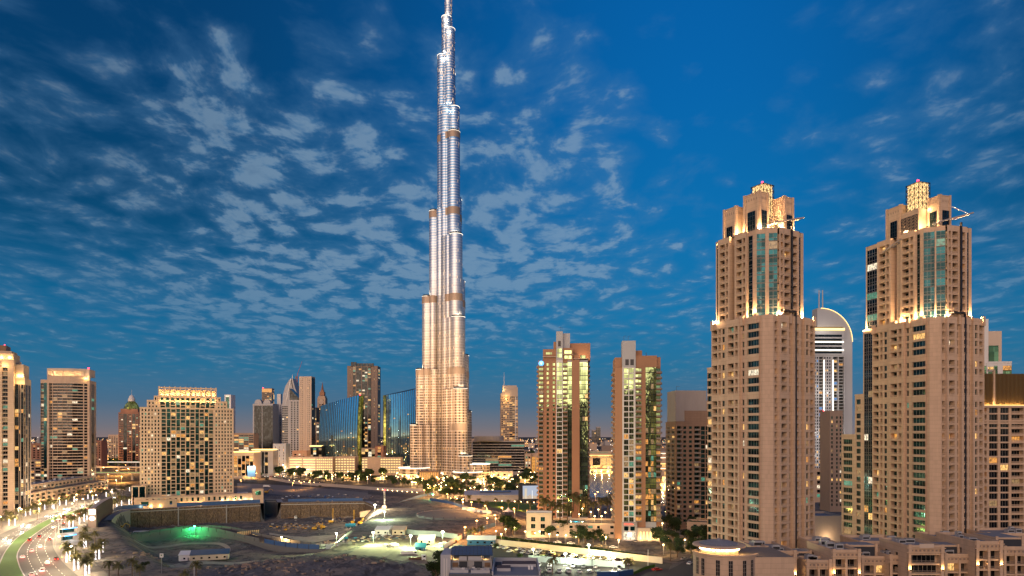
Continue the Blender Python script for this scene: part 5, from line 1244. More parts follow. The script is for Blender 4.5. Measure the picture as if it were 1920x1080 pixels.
# distant city to the horizon and unseen blocks behind the viewer: one mass
def city_ahead_and_behind():
    b = MB(); rg = random.Random(5)
    for i in range(1500):
        d = 1550*(5.5**rg.random()); px = rg.uniform(-60, 1980)
        if 596 < px < 880 and d < 1900: continue
        x, y = PX(px, d), d; w, l = rg.uniform(10, 45), rg.uniform(10, 40); h = rg.uniform(4, 20) if rg.random() < .93 else rg.uniform(20, 60)*(.6 if d < 2500 else 1)
        b.box(x, x+w, y, y+l, 0, h, rg.choice(('stone', 'stone_grey', 'stone_light', 'concrete', 'stone_dark')))
        for k in range(rg.randint(1, 4)):
            u = rg.uniform(0, w-3); z = rg.uniform(.5, h); s = d/FPX*rg.uniform(.5, 1.2)
            b.box(x+u, x+u+s*1.2, y-1, y-.4, z, z+s, rg.choice(('city_amber', 'city_amber', 'city_warm', 'city_white', 'city_amber', 'city_green')))
    for i in range(3600):
        d = 1500*(9**rg.random()); px = rg.uniform(-60, 1980)
        if 596 < px < 880 and d < 1700: continue
        s = d/FPX*rg.uniform(.4, .95); x = PX(px, d); z = rg.uniform(3, 14)
        b.box(x, x+s, d, d+.5, z, z+s, rg.choice(('city_amber', 'city_amber', 'city_warm', 'city_white')))
    # unseen city blocks behind the viewer, placed for the dark edges the glass mirrors
    blocks = [(-22, -300, 110, 122), (22, -320, 24, 128), (64, -300, 44, 134), (112, -310, 46, 152), (190, -420, 60, 96), (-150, -380, 50, 88)]
    for i in range(40):
        az = rg.uniform(-1.3, 1.3)
        d = rg.uniform(420, 900); blocks.append((math.sin(az)*d, -math.cos(az)*d, rg.uniform(22, 50), rg.uniform(20, 52)+d*.035))
    for (x, y, w, h) in blocks:
        b.box(x-w/2, x+w/2, y-25, y, 0, h, rg.choice(('stone_dark', 'stone_grey')))
        for k in range(7): u = rg.uniform(-w/2, w/2-6); b.box(x+u, x+u+rg.uniform(3, 9), y-20, y-6, h, h+rg.uniform(2, 8), 'stone_dark')
        for k in range(26): u = rg.uniform(-w/2, w/2-2); z = rg.uniform(2, h-3); b.box(x+u, x+u+2.2, y, y+.2, z, z+1.8, rg.choice(('city_amber', 'city_warm', 'glass_dark')))
    struct(b.build('city_ahead_and_behind'), 'stuff')
for n_, c_, s_ in (('city_amber', (1, .45, .12), 3.0), ('city_warm', (1, .66, .34), 3.4), ('city_white', (1, .9, .78), 3.4), ('city_green', (.3, 1, .55), 1.0)): lit(n_, c_, s_, False)
city_ahead_and_behind()
# far belt of gardens beyond the office block
def green_belt():
    b = MB(); rg = random.Random(9)
    for i in range(5000):
        d = rg.uniform(1450, 2600); px = rg.choice((rg.uniform(960, 1345), rg.uniform(960, 1345), rg.uniform(160, 260))); x = PX(px, d); z = abs(rg.gauss(0, 3.5))+1; s = rg.uniform(2, 5); a = rg.uniform(0, 6.3)
        p = Vector((x, d, z)); u = Vector((math.cos(a), math.sin(a), rg.uniform(-.4, .4)))*s; v = Vector((rg.uniform(-.4, .4), rg.uniform(-.4, .4), 1))*s*.6
        b.poly([p-u-v, p+u-v, p+u+v, p-u+v], 'hedge_leaf')
    struct(b.build('far_wood'), 'stuff')
green_belt()
# ------------------------------------------------------------------ planting
def palm_crown(seed, n=26, L=3.4):
    rg = random.Random(seed); b = MB()
    for i in range(n):
        a = 2*math.pi*i/n*2.4+rg.uniform(-.2, .2); e = rg.uniform(-.25, 1.15); l = L*rg.uniform(.8, 1.1); p = Vector((0, 0, 0)); d = Vector((math.cos(a)*math.cos(e), math.sin(a)*math.cos(e), math.sin(e))); k = 8
        for s in range(k):
            q = p+d*(l/k); sd = Vector((-math.sin(a), math.cos(a), 0)); w = (.62*math.sin(math.pi*(.12+.85*s/k)))+.06
            for sg in (-1, 1):
                t = sd*sg*w+d*.35-Vector((0, 0, .22))
                b.poly([p, q, q+t], 'palm_leaf'); b.poly([p, p.lerp(q, .5), p.lerp(q, .3)+t*.9], 'palm_leaf')
            p = q; d = (d-Vector((0, 0, .13+.055*s))).normalized()
    return b
mat('palm_leaf', (.115, .105, .032), .7, var=.35, streak=False); mat('leaf', (.035, .060, .016), .8, var=.4, scale=.8, streak=False)
def palm_thing(h, seed, wrapped, label, group):
    t = thing('palm_tree', label, 'palm tree', (0, 0, -50), 0, group); b = MB()
    for i in range(6): z0, z1 = h*i/6, h*(i+1)/6; b.tube((0, 0, z0), (0, 0, z1+.02), .27-.02*i, .24-.02*i, 'bark', 8)
    b.build('trunk', t); palm_crown(seed).build('crown', t, loc=(0, 0, h))
    if wrapped: q = MB(); q.lathe(0, 0, [(.34, .15), (.30, h*.5), (.24, h*.93)], 'palm_light', 8); q.build('light_wrap', t)
    return t
def tree_thing(name, h, r, seed, label, group, n=700, leaf='leaf'):
    rg = random.Random(seed); t = thing(name, label, 'tree', (0, 0, -50), 0, group); b = MB(); hb = h*.4
    b.tube((0, 0, 0), (.1, 0, hb), r*.09, r*.06, 'bark', 7); cl = []
    for i in range(9):
        a = rg.uniform(0, 6.28); q = r*rg.uniform(.25, .72); c = Vector((math.cos(a)*q, math.sin(a)*q, h*rg.uniform(.45, .86))); cl.append((c, r*rg.uniform(.30, .52))); b.tube((.1, 0, hb*.9), c, r*.045, r*.015, 'bark', 5)
    b.build('trunk', t); f = MB()
    for i in range(n):
        c, cr = rg.choice(cl); v = Vector((rg.gauss(0, 1), rg.gauss(0, 1), rg.gauss(0, 1))).normalized()*cr*rg.uniform(.45, 1.05); v.z *= .8
        p = c+v; s = r*rg.uniform(.05, .10); u = Vector((rg.uniform(-1, 1), rg.uniform(-1, 1), rg.uniform(-.6, .6))).normalized()*s; w = u.orthogonal().normalized()*s*.8
        f.poly([p-u-w, p+u-w*.4, p+u+w, p-u+w*.5], leaf)
    f.build('crown', t); return t
used = set()
def place(proto, x, y, label=None, group=None, sc=None, z=None, rz=None):
    z = gz(x, y) if z is None else z; rz = rnd.uniform(0, 6.28) if rz is None else rz
    if proto.name not in used:
        used.add(proto.name); proto.location = (x, y, z); proto.rotation_euler.z = rz
        if sc: proto.scale = (sc,)*3
        if label: proto['label'] = label
        if group: proto['group'] = group
        return proto
    return dup(proto, (x, y, z), rz, label, group, sc)
PL = [palm_thing(5.6, s, True, 'palm with its trunk wrapped in white lights beside the boulevard', 'light-wrapped palms along the boulevard') for s in (1, 2)]
far_lit = [(17, 986), (28, 986), (48, 968), (57, 966), (73, 963), (84, 956), (98, 953), (101, 955), (112, 948), (124, 948), (139, 941), (165, 936), (174, 937), (199, 932), (210, 925), (243, 921), (248, 920), (210, 955), (219, 954), (228, 949), (242, 946), (247, 944)]
near_lit = [(130, 990), (137, 988), (149, 983), (158, 978), (163, 975), (125, 1055), (131, 1052), (139, 1070), (147, 1068), (160, 1080), (167, 1076), (157, 1028), (161, 1026), (179, 1050), (186, 1049), (193, 1036)]
for i, (px, py) in enumerate(far_lit):
    p = G(px, py); place(PL[i % 2], p.x, p.y, 'palm with white lit trunk on the far side of the boulevard', 'light-wrapped palms on the far pavement')
for i, (px, py) in enumerate(near_lit):
    p = G(px, py); place(PL[i % 2], p.x, p.y, 'palm with white lit trunk on the near pavement by the building site', 'light-wrapped palms on the near pavement', sc=1.05)
for k in range(0, len(far_lit), 2): p = G(*far_lit[k]); lamp(None, (p.x+1.5, p.y-2, 4.0), 1500, (1, .72, .38), .5, name='palm_glow')
for k in range(0, len(near_lit), 2): p = G(*near_lit[k]); lamp(None, (p.x+1.5, p.y-2, 4.0), 1200, (1, .76, .45), .5, name='palm_glow')
PD = [palm_thing(6.5, s, False, 'palm', 'palms') for s in (5, 6, 7)]
def palms(lst, label, group, z=0, sc=1., one=None):
    for i, (px, py) in enumerate(lst): p = G(px, py, z); place(PD[i % 3], p.x, p.y, one[i] if one else label, group, sc*rnd.uniform(.88, 1.12), z)
palms([(2, 990), (12, 976), (40, 976), (70, 975), (92, 950), (118, 940), (150, 935), (188, 930), (205, 940), (222, 936), (118, 985), (145, 978), (232, 928), (60, 957), (20, 980), (34, 972), (52, 969), (66, 962), (80, 959), (90, 956), (104, 951), (116, 946), (128, 944), (136, 940), (147, 938), (160, 935), (172, 933), (184, 932), (196, 930), (214, 950), (224, 947), (234, 944), (215, 930), (228, 925), (240, 920), (160, 972), (170, 967), (134, 985), (128, 990), (152, 976), (122, 1046), (134, 1050), (142, 1060), (152, 1040), (163, 1072), (170, 1066), (176, 1044), (190, 1040), (154, 1020), (165, 1030)], 'plain palm standing among the light-wrapped ones by the boulevard', 'plain palms by the boulevard')
palms([(205, 1083), (222, 1086), (248, 1082), (160, 1012), (178, 1018), (262, 1092), (368, 1090), (345, 1100)], 'golden lit palm at the bottom left between the boulevard and the site', 'palms at the edge of the building site')
palms([(1036, 978), (1050, 976), (1064, 984), (1084, 968), (1100, 962), (1112, 972), (1126, 968), (1140, 966), (1148, 960), (1020, 970), (1075, 958)], 'palm on the pool terrace between the terracotta towers', 'palms on the pool terrace', 8, 1.6)
palms([(898, 950), (912, 956), (930, 948), (953, 953), (972, 956), (994, 958), (880, 946)], 'palm uplit in orange on the lawn below the cinema screen', 'uplit palms on the lawn')
palms([(880, 1016), (890, 1012), (902, 1010)], 'palm in a round planter on the orange lit street', 'palms on the orange lit street')
palms([(1257, 1052), (1036, 1078), (1178, 1078)], None, 'palms by the car park', one=['large palm with a lamp at its foot beside the end of the yellow lit wall', 'palm behind the low grey roofs, left of the car park', 'palm rising beside the green lit gate of the car park'], sc=1.1)
palms([(1304, 1068), (1312, 1072)], 'golden palm at the foot of the round-roofed podium', 'palms by the round-roofed podium')
TA = tree_thing('park_tree', 7.5, 4.2, 1, 'dark tree', 'g'); TB = tree_thing('park_tree', 6, 3.6, 2, 'dark tree', 'g', 600); TC = tree_thing('broad_tree', 11, 6.5, 3, 'broad tree', 'g', 1500)
rp = random.Random(12); cnt = 0
while cnt < 230:
    px, py = rp.uniform(470, 1010), rp.uniform(878, 934)
    if py > (895+(px-505)*.08 if px < 800 else 934): continue
    if 895 < px < 965 and py < 893: continue
    if px > 800 and 915 < py < 931 and px > 965: continue
    cnt += 1; p = G(px, py); place((TA, TB, TA, TB, TC, TA)[cnt % 6], p.x, p.y, 'dark round tree in the park in front of the very tall tower', 'park trees below the very tall tower', rp.uniform(.8, 1.5))
for px, py, s, lb in ((950, 998, 1.0, 'broad dark tree by the corner of the pool building'), (962, 1003, .8, 'smaller dark tree just right of the broad one by the pool building'), (842, 1078, 1.0, 'broad lamplit tree at the left of the blue pergola roof'), (818, 1092, .8, 'low bushy tree at the bottom edge left of the grey foreground building')):
    p = G(px, py); place(TC, p.x, p.y, lb, 'broad trees around the yards', s)
for i, (px, py) in enumerate(((1097, 1020), (1112, 1018), (1132, 1022), (1030, 1010), (1085, 1024), (1247, 1012), (1262, 1004), (1285, 1010), (1300, 1005), (1315, 1010), (1250, 990), (1275, 988), (1292, 992), (1250, 1030), (1275, 1034), (1300, 1040), (1322, 1025), (1310, 1000), (1255, 975), (1285, 972), (1325, 1015), (1262, 1018), (1290, 1020), (1318, 1035), (1238, 1022), (1270, 1045), (1310, 1018), (1298, 1030), (1268, 996), (1325, 996), (1090, 1010), (1120, 1010), (1052, 1006))):
    p = G(px, py); place((TA, TB)[i % 2], p.x, p.y, 'dark street tree near the foot of the narrow terracotta tower', 'street trees near the narrow terracotta tower', rp.uniform(.9, 1.5))
for i, (px, py) in enumerate(((1535, 990), (1545, 994), (1556, 990), (1567, 988), (1540, 955), (1552, 953), (1565, 956))):
    p = G(px, py); place((TA, TB)[i % 2], p.x, p.y, 'tree in the gap between the sand-coloured pair', 'trees in the gap between the sand-coloured towers', rp.uniform(.7, 1.))
for i, (px, py) in enumerate(((272, 1066), (262, 1072), (483, 1045), (500, 902), (520, 900), (600, 915), (930, 1030), (1020, 1052), (975, 1050))):
    p = G(px, py); place(TB, p.x, p.y, 'small scrubby tree beside the building site', 'scrubby trees around the site', .6)
# hedge beds
for i, (a, b_) in enumerate((((925, 1010), (1090, 1030)), ((1100, 1031), (1230, 1050)), ((845, 938), (905, 944)))):
    p, q = G(*a), G(*b_); h = MB(); rg = random.Random(i)
    for k in range(900):
        c = p.lerp(q, rg.random())+Vector((rg.uniform(-.8, .8), rg.uniform(-.8, .8)+2, rg.uniform(.1, 1.5))); u = Vector((rg.uniform(-1, 1), rg.uniform(-1, 1), rg.uniform(-1, 1))).normalized()*.4; w = u.orthogonal().normalized()*.35
        h.poly([c-u-w, c+u-w, c+u+w, c-u+w], 'hedge_leaf')
    tag(h.build('hedge'), ('clipped hedge along the top of the yellow lit wall, left stretch', 'clipped hedge along the top of the yellow lit wall, right stretch', 'dark hedge beside the curving orange lit street')[i], 'hedge')
# ------------------------------------------------------------------ street lamps
def lamp_thing(h, mt, label, group, r=.45, globe=False):
    t = thing('street_lamp', label, 'street lamp', (0, 0, -50), 0, group); b = MB(); b.tube((0, 0, 0), (0, 0, h), .10, .06, 'metal_grey', 6)
    if not globe: b.tube((0, 0, h), (1.2, 0, h+.15), .05, .05, 'metal_grey', 5)
    b.build('pole', t); q = MB(); x = 0 if globe else 1.2
    q.lathe(x, 0, [(0, h-.1), (r, h+.05), (r*.9, h+.4), (0, h+.55)], mt, 10); q.build('lamp_head', t); return t
LO = lamp_thing(8, 'lamp_orange', 'street lamp', 'g', .6); LW = lamp_thing(5, 'lamp_warm', 'street lamp', 'g', .42, True); LH = lamp_thing(9, 'lamp_white', 'street lamp', 'g', .5)
LB = lamp_thing(1.2, 'lamp_warm', 'bollard', 'g', .38, True); LB.name = 'bollard_light'; LB['category'] = 'bollard light'
def lamps(proto, lst, label, group, z=None, power=0, col=(1, .45, .12), every=1, up=6, sc=None):
    for i, (px, py) in enumerate(lst):
        p = G(px, py, z or 0); place(proto, p.x, p.y, label, group, sc, z, rnd.uniform(-2.5, -.6))
        if power and i % every == 0: lamp(None, (p.x, p.y-1.5, (z or 0)+up), power, col, .4, name='lamp_glow')
lamps(LO, [(548, 919), (565, 918), (582, 914), (452, 912)], 'orange lamp standing in the dusty yard behind the pit', 'orange lamps in the yard behind the pit', None, 1500)
lamps(LO, [(795, 934), (806, 930), (814, 926), (823, 934), (829, 928), (848, 930), (840, 943), (853, 949), (868, 955), (884, 960), (912, 968), (943, 972), (965, 974), (988, 978)], 'orange lamp along the curving street right of the site road', 'orange lamps along the curving street', None, 5200, every=1)
lamps(LO, [(893, 1000), (913, 994), (929, 988), (872, 1014)], 'orange lamp on the short street by the round planters', 'orange lamps by the round planters', None, 5000, (1, .36, .08))
lamps(LO, [(178, 893), (195, 886), (220, 892), (235, 880), (185, 872), (250, 874), (212, 868), (242, 888), (202, 899), (228, 905)], 'orange highway lamp between the bow-fronted tower and the broad residence block', 'orange lamps along the highway', None, 42000, (1, .45, .1), 1, 8)
lamps(LO, [(440, 880), (455, 888), (500, 872), (520, 876), (508, 868), (530, 868), (540, 878), (498, 882), (447, 896), (480, 898)], 'orange lamp among the low blocks right of the broad residence block', 'orange lamps among the low blocks', None, 16000, (1, .46, .12), 1, 8)
lamps(LW, [(930, 1012), (948, 1008), (965, 1004), (940, 1018), (985, 1013), (1003, 1016), (1030, 1018), (1045, 1020), (1061, 1021), (1080, 1024), (1094, 1018), (1130, 1020), (1136, 1024), (1012, 1013)], 'small warm lamp along the drive above the yellow lit wall', 'small lamps along the drive above the yellow wall', None, 620, (1, .6, .22), 1, 4)
lamps(LW, [(1160, 1030), (1252, 1026), (1240, 1012), (1262, 990), (1272, 984), (1280, 978), (1258, 982), (1290, 985), (1300, 990), (1248, 972), (1242, 996), (1312, 992), (1244, 1040), (1284, 1030)], 'small warm lamp in the garden right of the narrow terracotta tower', 'small lamps in the garden right of the narrow tower', None, 900, (1, .55, .18), 1, 4)
lamps(LW, [(1046, 974), (1070, 970), (1092, 968), (1108, 975), (1122, 970), (1135, 976), (1146, 970), (1128, 984), (1115, 984), (1086, 980)], 'small warm lamp on the pool terrace', 'small lamps on the pool terrace', 8, 520, (1, .55, .18), 1, 3.5)
pk = []; rq = random.Random(31)
while len(pk) < 280:
    px, py = rq.uniform(440, 1005), rq.uniform(877, 932)
    if py < (894+(px-505)*.08 if px < 800 else 932) and not (895 < px < 965 and py < 893): pk.append((px, py))
lamps(LW, pk, 'small lamp among the dark park trees below the very tall tower', 'small lamps in the park below the very tall tower', None, 3600, (1, .56, .20), 2, 4, 1.3)
lamps(LH, [(442, 893), (462, 894), (486, 891), (508, 886), (530, 888), (520, 890), (590, 885), (560, 893)], 'bright white lamp on the avenue at the left of the park', 'white lamps on the avenue left of the park', None, 9000, (1, .9, .75), 1, 7, 1.6)
bl = [(515+i*9.2, 899.5+i*.95-max(0, i-24)*.3) for i in range(30)]
lamps(LB, bl, 'small lamp in the row along the low stone promenade wall', 'small lamps along the promenade wall', None, 0)
lamps(LB, [(845+i*12, 937+i*.6) for i in range(14)], 'small white lamp edging the lawn below the cinema screen', 'small lamps edging the lawn', None, 0)
for p in ((903, 951), (932, 950), (955, 954), (972, 957), (990, 958)): q = G(*p); lamp(None, (q.x+2, q.y-3, 1), 600, (1, .5, .1), .3, name='lamp_glow')
lamps(LO, [(1120, 938), (1139, 937), (1116, 943), (1243, 946)], 'globe lamp on the lake promenade', 'lamps on the lake promenade', None, 1200, (1, .5, .2), 1, 6)
for p in ((20, 992), (60, 976), (-5, 1020), (110, 956), (150, 945)):
    q = G(*p); lamp(None, (q.x, q.y, 9), 5200, (1, .74, .44), .6, name='lamp_glow')
LT = lamp_thing(11, 'lamp_warm', 'tall lamp', 'g', .5)
for (px, py), lb in zip(((34, 982), (144, 963), (115, 996), (219, 918), (184, 922)), ('tall lamp post on the far pavement near the left edge', 'tall lamp post at the far end of the grass median', 'tall lamp post on the near pavement beside the road bend', 'tall orange lamp post between the bow-fronted tower and the residence block', 'tall lamp post at the right end of the low terrace')):
    p = G(px, py); place(LT, p.x, p.y, lb); lamp(None, (p.x, p.y-1, 10), 4200, (1, .72, .4), .5, name='lamp_glow')

for L, lb, gp, rz in ((oL, 'tall lamp in the row added to brighten the boulevard along its far kerb', 'added tall lamps along the far kerb', 0), (oR, 'tall lamp in the row added to brighten the boulevard along its near kerb', 'added tall lamps along the near kerb', math.pi)):  # lamp rows added to brighten the carriageways
    S = smooth_line(L); acc = 0
    for p, q in zip(S, S[1:]):
        acc += (q-p).length
        if acc > 34 and 262 < p.y < 640:
            acc = 0; n = Vector((q.y-p.y, p.x-q.x, 0)).normalized()*(1 if rz == 0 else -1); place(LT, p.x-n.x, p.y-n.y, lb, gp, None, 0, math.atan2(n.y, n.x)); lamp(None, (p.x+n.x*3, p.y+n.y*3, 9.5), 9000, (1, .74, .45), .5, name='lamp_glow')
# lit kiosks and shop fronts among the park trees
for i, (px, py, w) in enumerate(((455, 898, 14), (490, 889, 20), (530, 884, 24), (565, 881, 26), (600, 884, 18), (640, 886, 22), (680, 884, 20), (720, 888, 16), (760, 886, 22), (700, 900, 18), (640, 898, 14), (585, 896, 16), (800, 898, 14), (850, 900, 18), (880, 905, 22), (930, 915, 20), (975, 905, 14), (985, 893, 12))):
    p = G(px, py); t = thing('park_pavilion', 'low lit pavilion among the park trees below the very tall tower', 'pavilion', (p.x, p.y, 0), 0, 'lit pavilions in the park'); b = MB(); b.box(0, w, 0, 8, 0, 4.2, 'stone_light'); b.build('wall', t); q = MB(); q.box(-1, w+1, -1.5, 9, 4.205, 4.7, 'stone_grey'); q.build('roof', t); q = MB(); q.box(.6, w-.6, -.12, -.01, .4, 3.6, ('lit_warm', 'lit_amber', 'lit_white')[i % 3]); q.build('shopfront', t); lamp(t, (w/2, -6, 3), 2600, (1, .62, .25), .4)
# ------------------------------------------------------------------ floodlights on the site
def flood(px, py, z, h, mt, label, power, col, name='floodlight'):
    p = G(px, py, z); zz = gz(p.x, p.y); t = thing(name, label, 'floodlight', (p.x, p.y, zz)); b = MB()
    b.tube((0, 0, 0), (0, 0, h), .16, .10, 'metal_grey', 6); b.box(-.8, .8, -.5, .5, 0, .5, 'concrete'); b.build('mast', t)
    q = MB(); q.box(-.7, .7, -.35, .35, h-.3, h+.5, 'metal_dark'); q.box(-.6, .6, -.45, -.36, h-.2, h+.4, mt); q.build('lamp_head', t)
    lamp(t, (0, -1.4, h-.4), power*1.9, col, .5)
flood(365, 999, -13, 7.5, 'lamp_green', 'green floodlight on the fork of the winding site road', 3200, (.05, 1, .22))
flood(528, 1018, -12, 7, 'lamp_warm', 'orange floodlight at the left bend of the winding site road', 6000, (1, .55, .18))
flood(703, 976, -9, 7, 'flood_white', 'brightest white floodlight beside the rising site road', 20000, (1, .82, .50))
flood(721, 990, -6, 6, 'flood_white', 'white floodlight on the right shoulder of the rising site road', 9000, (.78, 1, .60))
flood(631, 1027, -11, 6, 'flood_white', 'white floodlight over the pale fence at the near bend', 9000, (.80, 1, .50))
flood(700, 1042, -5, 8, 'lamp_white', 'floodlight over the yard of sheds in front of the site road', 9000, (.80, 1, .45))
flood(770, 1032, 0, 8, 'lamp_white', 'floodlight between the parked site trucks', 9000, (.80, 1, .45))
flood(830, 1024, 0, 8, 'lamp_white', 'floodlight at the end of the white hoarding', 6000, (.85, 1, .5))
flood(812, 937, 0, 5, 'lamp_green', 'small green lamp at the top end of the winding site road', 1500, (.2, 1, .5))
flood(1104, 1048, 0, 7, 'flood_white', 'white floodlight above the parked cars before the yellow wall', 7500, (1, .92, .52))
flood(1000, 1052, 0, 6, 'lamp_warm', 'small lamp at the left end of the car park fence', 1500, (.9, 1, .5))
flood(1060, 1062, 0, 6, 'lamp_white', 'lamp over the second row of parked cars', 2600, (.95, 1, .7))
flood(1150, 1070, 0, 6, 'lamp_white', 'lamp beside the exit of the second car park', 2600, (1, .9, .6))
for px, py in ((1000, 1032), (1040, 1037), (1080, 1042), (1140, 1048), (1180, 1052), (960, 1030)): q = G(px, py); lamp(None, (q.x, q.y-4, 2.2), 700, (1, .70, .14), .4, name='wall_glow')

# ------------------------------------------------------------------ vehicles
mat('car_white', (.72, .72, .72), .3, 0, .03); mat('car_silver', (.42, .43, .45), .3, .6, .03); mat('car_black', (.02, .02, .022), .25, 0, .03); mat('car_red', (.35, .02, .015), .3, 0, .03); mat('car_gold', (.42, .33, .16), .35, .3, .03)
lit('headlight_glow', (1, .93, .8), 14, False)
def car_thing(col, suv, lights, label):
    t = thing('car', label, 'car', (0, 0, -50)); L, Wd = (4.7, 1.86); b = MB(); h1, h2 = (1.05, 1.78) if suv else (.88, 1.42)
    def shell(prof, w0, w1, m):
        n = len(b.v); k = len(prof)
        for s in (-1, 1):
            for x, z, f in prof: b.v.append((x, s*(w0+(w1-w0)*f), z))
        for i in range(k): j = (i+1) % k; b.f.append((n+i, n+j, n+k+j, n+k+i)); b.m.append(b.mi(m))
        b.f.append(tuple(n+k+i for i in range(k))); b.m.append(b.mi(m)); b.f.append(tuple(n+i for i in reversed(range(k)))); b.m.append(b.mi(m))
    shell([(-2.33, .35, 0), (2.3, .35, 0), (2.36, .62, 0), (2.2, .78, .1), (1.15, h1, .2), (-1.95, h1, .2), (-2.3, h1-.12, .1)], Wd/2, Wd/2-.08, col)
    rx0, rx1 = (-1.95, .55) if suv else (-1.35, .3)
    shell([(rx0-.1, h1-.02, 0), (1.1, h1-.02, 0), (rx1, h2, 1), (rx0+.25, h2, 1)], Wd/2-.08, Wd/2-.3, col); b.build('body', t)
    g = MB()
    for s in (-1, 1): g.poly([(rx0+.05, s*(Wd/2-.07), h1+.06), (.9, s*(Wd/2-.07), h1+.06), (rx1-.02, s*(Wd/2-.27), h2-.1), (rx0+.33, s*(Wd/2-.27), h2-.1)][::s], 'glass_dark')
    g.poly([(1.06, -Wd/2+.2, h1+.04), (1.06, Wd/2-.2, h1+.04), (rx1+.07, Wd/2-.38, h2-.06), (rx1+.07, -Wd/2+.38, h2-.06)], 'glass_dark'); g.poly([(rx0-.12, Wd/2-.2, h1+.05), (rx0-.12, -Wd/2+.2, h1+.05), (rx0+.2, -Wd/2+.38, h2-.06), (rx0+.2, Wd/2-.38, h2-.06)], 'glass_dark'); g.build('window', t)
    for x in (1.45, -1.4):
        for s in (-1, 1): w = MB(); w.tube((0, -.11, 0), (0, .11, 0), .34, .34, 'black_rubber', 12); w.tube((0, s*.112, 0), (0, s*.125, 0), .2, .19, 'metal_grey', 8); w.build('wheel', t, loc=(x, s*(Wd/2-.10), .34))
    for s in (-1, 1):
        q = MB(); q.box(2.2, 2.36, s*.62-.2, s*.62+.2, .6, .76, 'headlight_glow' if lights else 'panel_light'); q.build('headlight', t)
        q = MB(); q.box(-2.37, -2.26, s*.7-.15, s*.7+.15, .7, .9, 'tail_red' if lights else 'red_paint'); q.build('tail_light', t)
    return t
CARS = {}
def car(col, suv, lights, x, y, rz, label, group):
    k = (col, suv, lights)
    if k not in CARS: CARS[k] = car_thing('car_'+col, suv, lights, label)
    return place(CARS[k], x, y, label, group, None, gz(x, y)+.07, rz)
names = {'white': 'white', 'silver': 'silver', 'black': 'black', 'red': 'red', 'gold': 'sand-gold'}
rc = random.Random(77)
def row(p0, p1, n, rz, where, group, skip=.12, cols=('white', 'white', 'white', 'silver', 'black', 'black', 'gold')):
    p0, p1 = G(*p0), G(*p1)
    for i in range(n):
        if rc.random() < skip: continue
        p = p0.lerp(p1, i/(n-1)); c = rc.choice(cols); s = rc.random() < .45
        car(c, s, False, p.x+rc.uniform(-.3, .3), p.y+rc.uniform(-.4, .4), rz+rc.uniform(-.06, .06)+(math.pi if rc.random() < .5 else 0), f'{names[c]} {"off-roader" if s else "saloon car"} parked {where}', group)
row((925, 1027), (1188, 1055), 21, R(55), 'in the row against the yellow lit wall', 'cars parked against the yellow lit wall')
row((945, 1034), (1180, 1059), 19, R(62), 'in the second row before the yellow lit wall', 'cars in the second row before the yellow wall')
row((1010, 1072), (1180, 1076), 10, R(100), 'in the near row of the second car park', 'cars in the near row of the second car park', .1)
row((1010, 1062), (1160, 1066), 8, R(80), 'in the far row of the second car park', 'cars in the far row of the second car park', .2)
row((770, 1030), (850, 1017), 9, R(40), 'among the sheds by the white hoarding', 'cars among the sheds by the white hoarding', .1)
row((995, 1014), (1150, 1028), 7, R(-12), 'on the drive above the yellow lit wall', 'cars on the drive above the yellow wall', .3)
for px, py, c, rz, lb in ((1293, 1058, 'white', 60, 'white saloon car parked at the kerb left of the round-roofed podium'), (1306, 1073, 'silver', 58, 'silver saloon car at the bottom edge left of the round-roofed podium'), (1232, 1070, 'red', 20, 'small red car by the car park exit'), (1284, 1050, 'silver', 30, 'silver car turning by the hedge right of the palm')):
    p = G(px, py); car(c, False, False, p.x, p.y, R(rz), lb, None)
def drive(A, B_, lanes, n, label, group, rev, t0=0., t1=1.):
    A, B_ = smooth_line(A, 12), smooth_line(B_, 12)
    for i in range(n):
        k = int((t0+(t1-t0)*(i+.5)/n+rc.uniform(-.02, .02))*(len(A)-2)); k = max(0, min(len(A)-2, k)); u = lanes[i % len(lanes)]
        p, q = A[k].lerp(B_[k], u), A[k+1].lerp(B_[k+1], u); rz = math.atan2(q.y-p.y, q.x-p.x)+(math.pi if rev else 0)
        c = car(rc.choice(('white', 'silver', 'black', 'white')), rc.random() < .3, True, p.x, p.y, rz, label, group)
        if rev: lamp(c, (4.5, 0, 1.0), 600, (1, .9, .72), .2, name='beam')
        else: lamp(c, (-3.4, 0, .7), 150, (1, .04, .02), .2, name='tail_glow'); lamp(c, (4.5, 0, .9), 260, (1, .9, .75), .2, name='beam')
drive(oL, mL, (.17, .5, .83), 22, 'car with white headlights driving towards the viewer on the far carriageway', 'oncoming cars on the far carriageway', True, .12, .98)
drive(mR, oR, (.12, .38, .62, .88), 22, 'car with red tail lights driving away on the near carriageway', 'departing cars on the near carriageway', False, .02, .98)
# cars on the avenue behind the pit
for i in range(12):
    p = G(440+i*9, 896.5-i*.3); car('black', False, True, p.x, p.y, R(180 if i % 2 else 0), 'tiny car with lights on the avenue right of the broad residence block', 'cars on the avenue right of the residence block')
